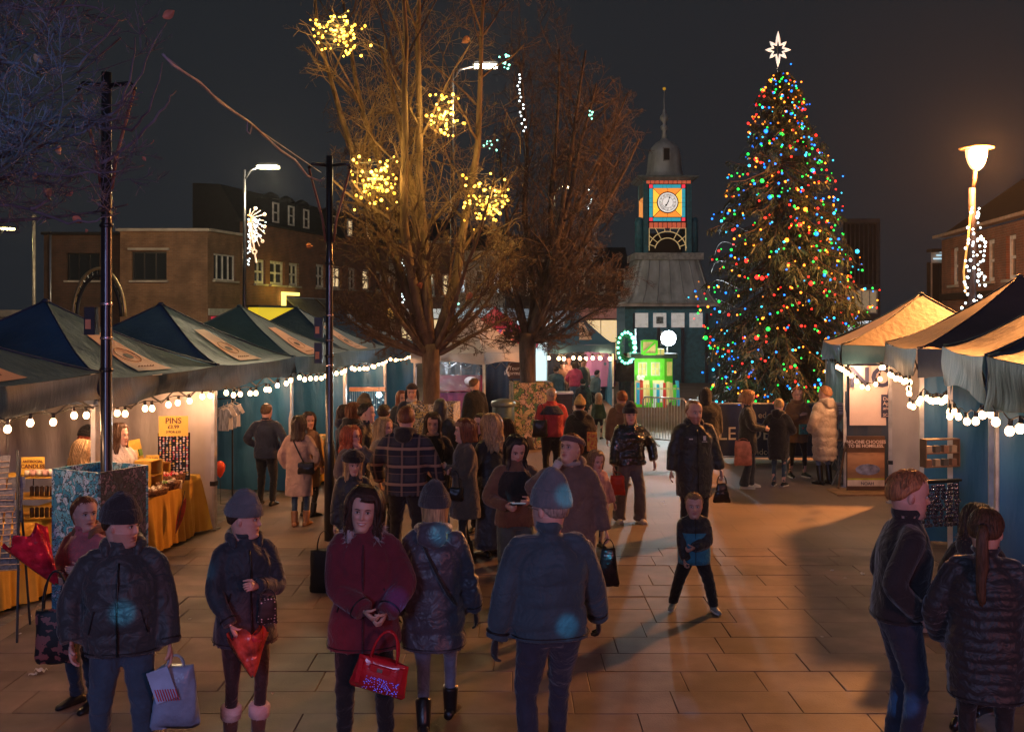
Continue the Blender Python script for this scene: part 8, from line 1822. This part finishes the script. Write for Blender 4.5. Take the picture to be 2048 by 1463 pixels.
person('M18', 'moustached man in black flap hat and pale hoodie serving in the last left gazebo', 824, 18.2, 766, 4, sex='m', sk='a', face=-4, beard=.3, L=(.26, -.1, .9), coat=B(b=.03, hem=.8, m=C_NAVY), legs=('jeans', J_BLK), hat=('flaphat', H_BLK), extra=(('scarf', C_WHITE, .04),), hatoff=.03, hair=('crop', 'dark'))
person('M18b', 'woman with glasses half hidden beside the flap-hat man', 803, 18.7, 782, 30, sk='b', face=0, coat=B(b=.03, hem=.8, m=C_NAVYP), legs=('jeans', J_BLK), hair=('long', 'auburn', .2), glasses=True)
person('M19', 'person in black hooded coat with back turned in front of the yellow sketch box', 880, 15.6, 793, 165, sex='m', sk='a', face=30, bulk=1.1, L=(.28, -.1, .85), Rr=(-.28, -.1, .85), coat=B(b=.035, hem=.7, m=C_BLK2, fold=.008), legs=('jeans', J_BLK), extra=(('hoodup', C_BLK2),), hair=None, hatoff=.04)
person('M20', 'woman in loose black jumper standing alone by the purple counter', 950, 21.2, 756, -160, sk='b', face=-70, L=(.26, -.02, .84), Rr=(-.26, -.02, .84), bulk=1.1, coat=B(b=.03, hem=.82, m=C_BLKK, fold=.006), legs=('jeans', J_BLK), hair=('bun', 'brown'))
person('M21', 'bald man in red and navy jacket walking away past the leaf-painted box', 1103, 18.0, 774, 184, sex='m', sk='c', face=0, bulk=1.12, feet=((.1, .1), (-.1, -.14)), L=(.29, -.04, .84), Rr=(-.29, -.06, .84), coat=B(b=.035, hem=.84, m=C_REDJ, fold=.007), legs=('jeans', J_BLK), hair=('bald', 'grey'), extra=(('panel', fab('navy_yoke', (.02, .022, .045)), 1.26, 1.42),), beard=0)
person('M22', 'woman in mustard bobble hat and black fur coat with long dark skirt walking away', 1160, 17.2, 788, 178, sk='a', bulk=1.2, coat=B(b=.045, hem=.78, m=F_BLK, fold=.012, quilt=(.15, .01)), skirt=(.14, .05, J_BLK), legs=('leg', J_BLK), hat=('bobble', H_MUST, .0), hair=('crop', 'dark'), extra=(('hood', F_BLK, .06),), hatoff=.07)
person('M23', 'small blonde child in green jacket walking beyond the bobble hat', 1197, 24.5, 786, 160, kid=True, sk='b', face=30, coat=B(b=.03, hem=.75, m=C_GREEN), legs=('slim', J_BLK), hair=('long', 'blonde', .2), hscale=1.35)
GX_ = 'customers crowding at the far gazebo'
person('X1', 'person in dark coat at the left of the far gazebo counter', 1112, 31.0, 732, 175, None, 'm', bulk=1.2, coat=B(b=.04, hem=.7, m=C_TEALJ), legs=('jeans', J_BLK), hair=('short', 'dark'))
person('X2', 'person in black beanie serving at the far gazebo', 1125, 33.8, 722, 10, sex='m', coat=B(b=.03, hem=.8, m=C_BROWN), legs=('jeans', J_BLK), hat=('beanie', H_BLK), hair=('crop', 'dark'))
person('X3', 'ginger-haired person inside the far gazebo', 1137, 34.6, 714, 10, coat=B(b=.03, hem=.8, m=C_BEIGE), legs=('jeans', J_BLK), hair=('bun', 'auburn'))
person('X4', 'woman in bright pink jacket and pale jeans at the far gazebo', 1150, 31.5, 722, 165, face=40, lean=6, L=(.2, -.2, 1.0), coat=B(b=.035, hem=.86, m=C_PINKC), legs=('slim', J_PALE), hair=('bob', 'brown', .1))
person('X5', 'person with dark bun leaning over the far gazebo counter', 1167, 32.4, 718, 30, nod=20, coat=B(b=.03, hem=.8, m=C_TEALJ), legs=('jeans', J_BLK), hair=('bun', 'dark'))
person('X6', 'person in black hooded jacket walking towards the far gazebo', 1166, 27.0, 757, 178, bulk=1.2, coat=B(b=.045, hem=.7, m=C_BLK2), legs=('jeans', J_BLK), hair=('short', 'black'), extra=(('hood', C_BLK2, .05),))
person('X7', 'man in dark grey jacket leaning left beside the pink backdrop', 1188, 30.5, 739, 120, sex='m', lean=14, bulk=1.15, L=(.2, -.3, 1.0), coat=B(b=.035, hem=.84, m=C_TEALJ), legs=('jeans', J_BLK), hair=('short', 'black'))
person('X8', 'person in olive jacket and grey trousers standing behind the light wreath', 1250, 33.5, 706, 178, sex='m', coat=B(b=.045, hem=.8, m=fab('olive_jacket', (.07, .08, .07))), legs=('wide', J_TEAL), bulk=1.2, hair=('short', 'dark'))
person('X9', 'person in dark headscarf at the candy floss stand', 1030, 25.4, 752, 60, face=30, coat=B(b=.03, hem=.7, m=C_BLK2), legs=('jeans', J_BLK), hat=('beanie', H_BLK), hair=('bob', 'black', .1))
person('X10', 'woman with fluffy ginger bun and fur collar left of the glossy puffer', 1243, 17.6, 781, 170, face=20, coat=B(b=.03, hem=.7, m=C_BROWN), legs=('jeans', J_BLK), hair=('bun', 'auburn'), extra=(('furhood', C_BROWN, .05, F_BLK),))
# ---------------- by the christmas tree
person('T1', 'ginger-haired woman in black furry coat and flared navy trousers by the banner barrier', 1495, 17.5, 781, 78, sk='b', face=0, nod=18, feet=((.1, -.04), (-.1, .06)), L=(.12, -.28, 1.08), Rr=(-.12, -.28, 1.08), coat=B(b=.04, hem=.62, m=C_BLK, fold=.008), legs=('flare', J_NAVY), shoes=('shoe', MSH_W, M_SOLE), hair=('bob', 'ginger', .10), glasses=True)
person('T2', 'blonde woman in black fur-hooded parka and jeans with back to camera', 1557, 17.7, 797, 150, sk='b', face=30, nod=10, L=(.2, -.22, 1.05), Rr=(-.2, -.22, 1.05), coat=B(b=.04, hem=.52, m=C_BLK, fold=.007), legs=('slim', J_BLUE), shoes=('shoe', MSH_BLACK, M_SOLE), hair=('bun', 'blonde'), extra=(('furhood', C_BLK, .06, F_TAN),))
person('T3', 'woman with glasses in tan-brown coat facing the camera by the tree', 1594, 18.7, 774, 12, sk='b', face=-4, nod=4, smile=1, feet=((.16, 0), (-.12, .04)), L=(.18, -.26, 1.06), Rr=(-.06, -.22, 1.22), coat=B(b=.04, hem=.66, m=C_BRTAN, fold=.008), legs=('slim', J_BLK), shoes=('shoe', MSH_BLACK, M_SOLE), hair=('bun', 'auburn'), glasses=True, extra=(('scarf', C_BRTAN, .05),))
person('T4', 'woman in long cream padded coat with hood, back to camera next to the NO banner', 1650, 17.85, 771, 205, sk='b', face=20, L=(.22, -.12, .96), Rr=(-.22, -.20, 1.05), eh={'R': (-1, .3, -.3)}, gloves=('LR', J_BLK), coat=B(b=.05, hem=.42, m=C_CREAMP, fold=.005, quilt=(.17, .014), wr=(.07, .066, .06)), legs=('slim', J_PALE), shoes=('highboot', MSH_BLACK, None), hair=('short', 'ginger'), extra=(('hood', C_CREAMP, .06),))
person('T5', 'tall figure in black fur-hooded coat silhouetted behind the club coat man', 1412, 19.2, 771, 175, sex='m', sk='a', bulk=1.3, coat=B(b=.05, hem=.55, m=C_BLK, fold=.01), legs=('jeans', J_BLK), hair=None, extra=(('hoodup', C_BLK, F_BLK),), hatoff=.04)
# ---------------- left stalls
person('S1', 'man in dark navy overcoat with back turned at the third gazebo', 533, 15.9, 806, 172, sex='m', sk='b', bulk=1.06, feet=((.11, 0), (-.12, .04)), L=(.24, -.14, 1.0), Rr=(-.24, -.14, 1.0), coat=B(b=.028, hem=.80, m=C_NAVY, fold=.006), legs=('jeans', J_BLK), shoes=('shoe', MSH_BLACK, None), hair=('crop', 'brown'), extra=(('scarf', C_BEIGE, .018),))
person('S2', 'woman in long beige-pink coat with crossbody bag and tan boots, back turned', 598, 14.3, 832, 174, sk='a', feet=((.06, .04), (-.10, -.06)), L=(.24, -.08, .92), Rr=(-.24, -.14, .96), coat=B(b=.024, hem=.48, m=C_BEIGE, flare=.035, fold=.006), legs=('slim', J_BLUE), shoes=('boot', MSH_T, None), hair=('long', 'dark', .22), extra=(('strap', J_BLK, 1),))
person('S3', 'long-haired woman smiling over her shoulder beside the beige coat', 617, 15.0, 825, 150, sk='b', face=-120, smile=1, coat=B(b=.024, hem=.5, m=C_BRTAN, fold=.006), legs=('slim', J_BLK), shoes=('boot', MSH_BLACK, None), hair=('long', 'dark', .26))
person('S4', 'stallholder with long curly brown hair and white jumper at the yellow table', 238, 12.4, 849, 60, sk='b', face=20, L=(.2, -.2, 1.0), coat=B(b=.026, hem=.85, m=C_WHITE), legs=('jeans', J_BLK), hair=('curly', 'brown', .28))
person('S5', 'stallholder in black beanie with orange hair leaning over the goods', 156, 13.2, 852, 150, sk='a', face=0, nod=14, lean=12, coat=B(b=.03, hem=.85, m=C_BLK), legs=('jeans', J_BLK), hat=('beanie', H_BLK), hair=('underhat', 'red', .2), hatoff=.03)
person('S6', 'person with long pale blonde hair and dark green coat bending at the left stall', 140, 11.5, 880, 150, sk='a', face=0, nod=20, lean=16, L=(.2, -.3, 1.0), Rr=(-.25, -.15, .9), coat=B(b=.035, hem=.75, m=C_GREEN), legs=('jeans', J_BLK), hair=('long', 'blonde', .26))

# ================================================================ BAGS AND HELD THINGS
def HW(k): return HANDS[k][0]
def hang(name, label, cat, k, dz=0, rz=0, dx=0, dy=0, grp=None):
    p = HW(k); return thing(name, label, cat, (p.x + dx, p.y + dy, p.z + dz), rz, grp)
def softbag(r, w, h, d, m_, seed=0, nm='bag_body', taper=.9, sag_=.03, top=-.02):
    rs = np.random.RandomState(seed); n = 36; aa = np.linspace(0, 6.2832, n, endpoint=False); out = []
    for t in np.linspace(0, 1, 16):
        k = taper + (1 - taper) * t; ww = w / 2 * k * (1 if t < .95 else .93); dd = d / 2 * (math.sin(math.pi * min(1, .12 + t * .9)) ** .5) * (1 - .2 * (1 - t)); z = top - h * t
        x = ww * np.sign(np.cos(aa)) * np.abs(np.cos(aa)) ** .7; y = dd * np.sign(np.sin(aa)) * np.abs(np.sin(aa)) ** .8
        f_ = 1 + sag_ * np.sin(aa * 6 + t * 8 + rs.rand() * .6); out.append(np.stack([x * f_, y * f_, np.full(n, z) + .008 * np.sin(aa * 3 + seed)], 1))
    g = MB(); g.rings(out); me = g.mesh(nm, True); V = getv(me); setv(me, V + getn(me) * (waves(V, seed, 22, 2) * .006)[:, None]); me.materials.append(m_); return link(nm, me, None, r)
def handles(r, w, L_, m_, rad=.005, n=2, d=.04):
    for k in range(n): g = MB(); y = (k - (n - 1) / 2) * d; g.tube([(w * math.cos(t), y * (1 if math.sin(t) < .7 else .3), -.02 + L_ * math.sin(t)) for t in np.linspace(0, math.pi, 15)], rad, 6); g.build('handle', m_, r, True)
# red glossy handbag
hb_ = hang('handbag', 'glossy red handbag with blue sparkles held in front of the burgundy coat', 'bag', 'P3L', -.20, R(-6), .03, -.05)
hb_.rotation_euler = (R(8), R(14), R(-6))
M_RBAG = mat('red_patent_leather', (.50, .012, .025), .12, coat=.8, var=.15, bump=.35, bs=28, bdist=.02)
softbag(hb_, .37, .22, .13, M_RBAG, 3, taper=.86, sag_=.01)
handles(hb_, .085, .20, M_RBAG, .008); 
g = MB(); g.box((0, -.062, -.055), (.13, .012, .045)); fl_ = g.build('flap', M_RBAG, hb_); g = MB(); g.box((0, -.070, -.058), (.035, .008, .022)); g.build('clasp', M_RIVET, fl_)
for q_ in (-.13, .13): g = MB(); g.box((q_, -.052, -.10), (.03, .012, .16)); g.build('side_strap', M_RBAG, hb_)
rs = np.random.RandomState(4); g = MB()
for i in range(130): p = (rs.uniform(-.09, .14), -.071 + rs.rand() * .004, rs.uniform(-.20, -.11)); g.sphere(p, .0035, 4, 3)
tag(g.build('sequins', mat('blue_sequin', (.1, .12, .8), .1, metal=.8, emis=(.15, .18, 1), es=.35, sample=False), hb_), kind='stuff')  # sequins glow, so their glint is emission
# P1 shopping bag and striped parcel
sb_ = hang('carrier_bag', 'pale blue-white plastic carrier bag held by the big man', 'bag', 'P1L', -.04, R(10), .03, 0)
softbag(sb_, .30, .38, .16, mat('blue_white_plastic', (.22, .30, .44), .35, bump=.6, bs=14, var=.2), 8, taper=.7, sag_=.04); handles(sb_, .05, .07, mat('blue_white_plastic', (.3, .38, .5)), .006)
st_ = hang('striped_parcel', 'red and white striped card sticking out of the plastic bag', 'parcel', 'P1L', -.10, R(10), -.02, -.10)
g = MB(); g.box((0, 0, -.04), (.13, .014, .2), rot=Matrix.Rotation(R(-18), 3, 'Y').to_4x4()); g.build('card_body', mat('pale_blue_card', (.3, .42, .62), .5), st_)
for i in range(9): g = MB(); g.box((-.03 + i * .015 - .0, -.009, -.10), (.006, .005, .075), rot=Matrix.Rotation(R(-18), 3, 'Y').to_4x4()); g.build('stripe', mat('card_red', (.4, .03, .06)), st_)
# bouquets
def bouquet(label, p, tip, wtop, m_, key, fl=True, flip=1):
    p, tip = np.array(p, float), np.array(tip, float); d = tip - p; L_ = np.linalg.norm(d); d /= L_; r = thing('bouquet', label, 'bouquet', tuple(p)); u_ = np.cross(d, [0, 1, 0]); u_ /= np.linalg.norm(u_); w_ = np.cross(d, u_); out = []; n = 40; aa = np.linspace(0, 6.2832, n, endpoint=False); rs = np.random.RandomState(5)
    for t in np.linspace(0, 1, 12):
        rr_ = .012 + wtop * t ** .85; f_ = 1 + (.10 * np.sin(aa * 7 + 3 * t) + .06 * np.sin(aa * 15 + 6 * t)) * t; out.append(d * L_ * t + rr_ * f_[:, None] * (np.cos(aa)[:, None] * u_ + .55 * np.sin(aa)[:, None] * w_) + (d * .03 * t)[None] * np.sin(aa * 5)[:, None])
    g = MB(); g.rings(out, cap=False); o = g.build('wrap', m_, r, True)
    for i in range(12):
        c_ = d * L_ * rs.uniform(.72, .9) + (u_ * rs.uniform(-.7, .7) + w_ * rs.uniform(-.35, .35)) * wtop; g = MB(); g.lathe([(0, -.02), (.02, -.01), (.028, .01), (.018, .022), (.006, .018), (0, .02)], 8, tuple(c_)); g.build('flower_head', mat('rose_red', (.35, .02, .04), .6), r, True)
    g = MB(); g.tube([(0, 0, 0), d * L_ * .6], .012, 6); g.build('stems', C_GREEN, r); return r
M_FOIL = mat('red_foil', (.75, .02, .06), .16, metal=.35, coat=.5, bump=1.0, bs=9, var=.45, vs=9, bdist=.04)
hp1 = HW('P1bR'); 
bouquet('large red foil-wrapped bouquet held up at the lower left', hp1 + Vector((0, -.02, -.02)), hp1 + Vector((-.21, -.08, .33)), .14, M_FOIL, 'P1bR')
hp2 = HW('P2R')
bouquet('rust red cellophane bouquet hanging upside down from the navy parka woman', (GX(516, 6.85), 6.72, ZZ(1340, 6.85)), (GX(494, 6.8), 6.78, ZZ(1262, 6.8)), .115, mat('rust_cellophane', (.32, .05, .03), .15, coat=.7, bump=1.0, bs=10, var=.7, vs=9, bdist=.04), 'P2R')
pk = thing('polka_dot_bag', 'small black polka dot bag hanging at the navy parka woman\'s front', 'bag', tuple(P(535, 1190, 6.78)), R(20)); 
def dots(N, L, co):
    v = tex(N, L, 'Voronoi', co, Scale=48.0); v.inputs['Randomness'].default_value = .15; return mixc(N, L, math_(N, L, 'LESS_THAN', v.outputs['Distance'], .24), (.012, .012, .014), (.55, .5, .5)), None
softbag(pk, .13, .16, .07, nodemat('polka_dot_cloth', dots, .7), 5, taper=.8); handles(pk, .05, .06, J_BLK, .004)
def kiss(N, L, co):
    n = tex(N, L, 'Noise', co, Scale=16.0, Detail=3.0); return ramp(N, L, n.outputs[0], [(.0, (.012, .01, .012)), (.53, (.30, .09, .08))], 'CONSTANT'), None
fb_ = thing('floral_bag', 'black bag with rust-pink floral print behind the big man', 'bag', tuple(P(112, 1212, 7.1)), R(10)); softbag(fb_, .26, .36, .13, nodemat('floral_print', kiss, .6), 6, taper=.95); handles(fb_, .08, .26, J_BLK, .007)
def simple_bag(label, k, w, h, m_, dz=0, dx=0, dy=0, name='bag', hl=.08, seed=1, rz=0, cat='bag', taper=.85, d=.08):
    r = hang(name, label, cat, k, dz - hl, R(rz), dx, dy); softbag(r, w, h, d, m_, seed, taper=taper); handles(r, w * .25, hl + .02, m_, .004); return r
M_BLKBAG = mat('black_plastic_bag', (.012, .012, .014), .18, bump=.7, bs=14); M_REDB = mat('red_paper_bag', (.42, .03, .02), .4, bump=.4, bs=12)
simple_bag('small black carrier hanging from the club coat man\'s hand', 'M2L', .24, .24, M_BLKBAG, seed=4, taper=.45, hl=.1)
simple_bag('red paper bag in the glossy puffer woman\'s hand', 'M3R', .22, .26, M_REDB, seed=5, hl=.03, dx=.05, dy=-.08, taper=.8)
simple_bag('black shopping bag below the taupe parka sleeve', 'M5L', .20, .34, M_BLKBAG, seed=6, taper=.6, hl=.07, dy=-.05)
simple_bag('salmon pink paper bag at the black furry coat\'s side', 'T1R', .30, .40, mat('salmon_bag', (.5, .17, .13), .55, vs=9, var=.3), seed=7, hl=.02, dx=-.42, dy=-.05, dz=-.14)
simple_bag('teal plastic bag between the plaid jacket and the burgundy coat', 'M10R', .22, .34, mat('teal_plastic', (.05, .22, .28), .3, bump=.5, bs=14), seed=8, hl=.06, dx=0, taper=.5)
simple_bag('large black holdall behind the black pole', 'M13R', .30, .52, mat('black_canvas_bag', (.014, .014, .016), .7), seed=9, hl=.18, dx=-.10, d=.16, taper=.95)
xb = thing('crossbody_bag', 'black crossbody bag on the beige-pink coat', 'bag', tuple(P(612, 922, 14.1)), R(0)); softbag(xb, .23, .15, .09, mat('black_leather', (.015, .013, .014), .3), 2, taper=.9)
g = MB(); g.box((0, -.05, -.05), (.2, .01, .05)); g.build('bag_flap', mat('black_leather', (.015, .013, .014)), xb)
x2 = thing('shoulder_bag', 'black shoulder bag on the red jacket man\'s left side', 'bag', tuple(P(1080, 838, 17.8))); softbag(x2, .26, .28, .12, mat('black_leather', (.015, .013, .014)), 2); handles(x2, .07, .3, mat('black_leather', (.015, .013, .014)), .007)
x3 = thing('shoulder_bag', 'small black flap bag on the grey-brown coat', 'bag', tuple(P(910, 972, 11.9))); softbag(x3, .18, .14, .08, mat('black_leather', (.015, .013, .014)), 2); handles(x3, .05, .2, mat('black_leather', (.015, .013, .014)), .005)
x4 = thing('paper_bag', 'red and yellow patterned paper bag beside the dark skirt', 'bag', tuple(P(1184, 868, 17.0))); g = MB(); g.box((0, 0, -.12), (.16, .07, .3)); g.build('bag_body', mat('red_yellow_print', (.5, .05, .03), .5, col2=(.7, .4, .05), vs=24), x4); handles(x4, .04, .08, M_SINK, .004)
x5 = thing('teal_clutch', 'teal clutch with red flowers in the tan coat woman\'s hands', 'bag', tuple(P(1611, 858, 18.2))); g = MB(); g.box((0, 0, 0), (.22, .05, .17)); g.build('clutch_body', mat('teal_embroidery', (.03, .16, .17), .6, vs=30, var=.5), x5); g = MB(); [g.sphere((x_, -.028, z_), .014, 6, 4) for x_, z_ in ((-.05, .02), (.04, -.02), (.07, .05))]; g.build('flower_print', RS_[0], x5)
# beer
M_CUP = mat('clear_plastic_cup', (.75, .8, .85), .08, alpha=.35, var=0, bump=0); M_BEER = mat('beer', (.55, .22, .03), .1, alpha=.85, var=0, bump=0, emis=(.6, .25, .03), es=.06, sample=False)
hp_ = HW('M5R'); cu = thing('plastic_cup', 'clear plastic cup of amber beer being drunk by the taupe parka person', 'cup', (hp_.x + .015, hp_.y - .03, hp_.z - .02)); cu.rotation_euler = (R(12), R(28), 0)
g = MB(); g.lathe([(.030, -.06), (.042, .075), (.040, .075), (.028, -.056)], 18, cap=False); g.build('cup_wall', M_CUP, cu, True); g = MB(); g.lathe([(0, -.058), (.028, -.058), (.035, .02), (0, .02)], 16); g.build('beer', M_BEER, cu, True); g = MB(); g.lathe([(0, .021), (.036, .021), (.037, .034), (0, .036)], 16); g.build('beer_froth', C_WHITE, cu, True)
ph = thing('phone', 'small phone in the black-haired woman\'s hands', 'phone', tuple((HW('M6L') + HW('M6R')) / 2 + Vector((0, -.02, .02)))); g = MB(); g.box((0, 0, 0), (.14, .07, .01)); g.build('phone_body', M_METALD, ph); g = MB(); g.box((0, 0, .0065), (.13, .06, .002)); g.build('screen', mat('dim_screen', (.1, .1, .12), .1, emis=(.4, .45, .6), es=.3, sample=False), ph)
# coloured spots thrown by the party light behind the camera
for tx, ty, tz_, w_, c_, e_ in ((-2.30, 6.2, 1.10, 1.1, (.05, .55, .9), 460), (1.0, 6.25, 1.40, 1.6, (.05, .55, .9), 520), (-1.8, 6.2, 1.35, .7, (.05, .55, .9), 240), (.35, 6.3, 1.78, 1.0, (.05, .6, .9), 320), (-.45, 6.9, 1.42, 1.0, (.05, .6, .9), 380), (.36, 6.2, 1.02, 1.0, (.05, .55, .9), 360), (-.75, 6.8, 1.02, .8, (.1, .2, 1), 330), (2.6, 7.9, 0, .9, (.1, .35, .9), 300), (1.28, 7.7, 0, .8, (.1, .45, .9), 360), (3.35, 7.4, 0, .9, (.1, .4, .9), 300), (2.15, 9.9, 0, .8, (.15, .3, .9), 330), (-2.2, 9.2, 0, 5.5, (1, .08, .06), 330), (3.15, 6.5, 1.25, 2.6, (.02, .3, .7), 120)):
    lamp('party_light_spot', 'SPOT', (1.5, -3.5, 3.6), e_ * (11 if tz_ > 0 and w_ < 2 else (13 if w_ < 2 else 5)), c_, .015, (tx, ty, tz_), w_ * (.42 if w_ < 2 else 1), .9)
# thin haze added to give the lamps a glow and lift the blacks
hz = MB(); hz.box((0, 117.5, 8), (340, 305, 18.2)); hm_ = bpy.data.materials.new('added_haze'); hm_.use_nodes = True; nt_ = hm_.node_tree
nt_.nodes.remove(nt_.nodes['Principled BSDF']); pv = nt_.nodes.new('ShaderNodeVolumePrincipled'); pv.inputs['Density'].default_value = .00028; pv.inputs['Color'].default_value = (.88, .93, 1, 1); pv.inputs['Anisotropy'].default_value = .55
nt_.links.new(pv.outputs[0], nt_.nodes['Material Output'].inputs['Volume']); tag(hz.build('haze', hm_), kind='stuff')
# tidy up
bpy.data.scenes.remove(TMP)
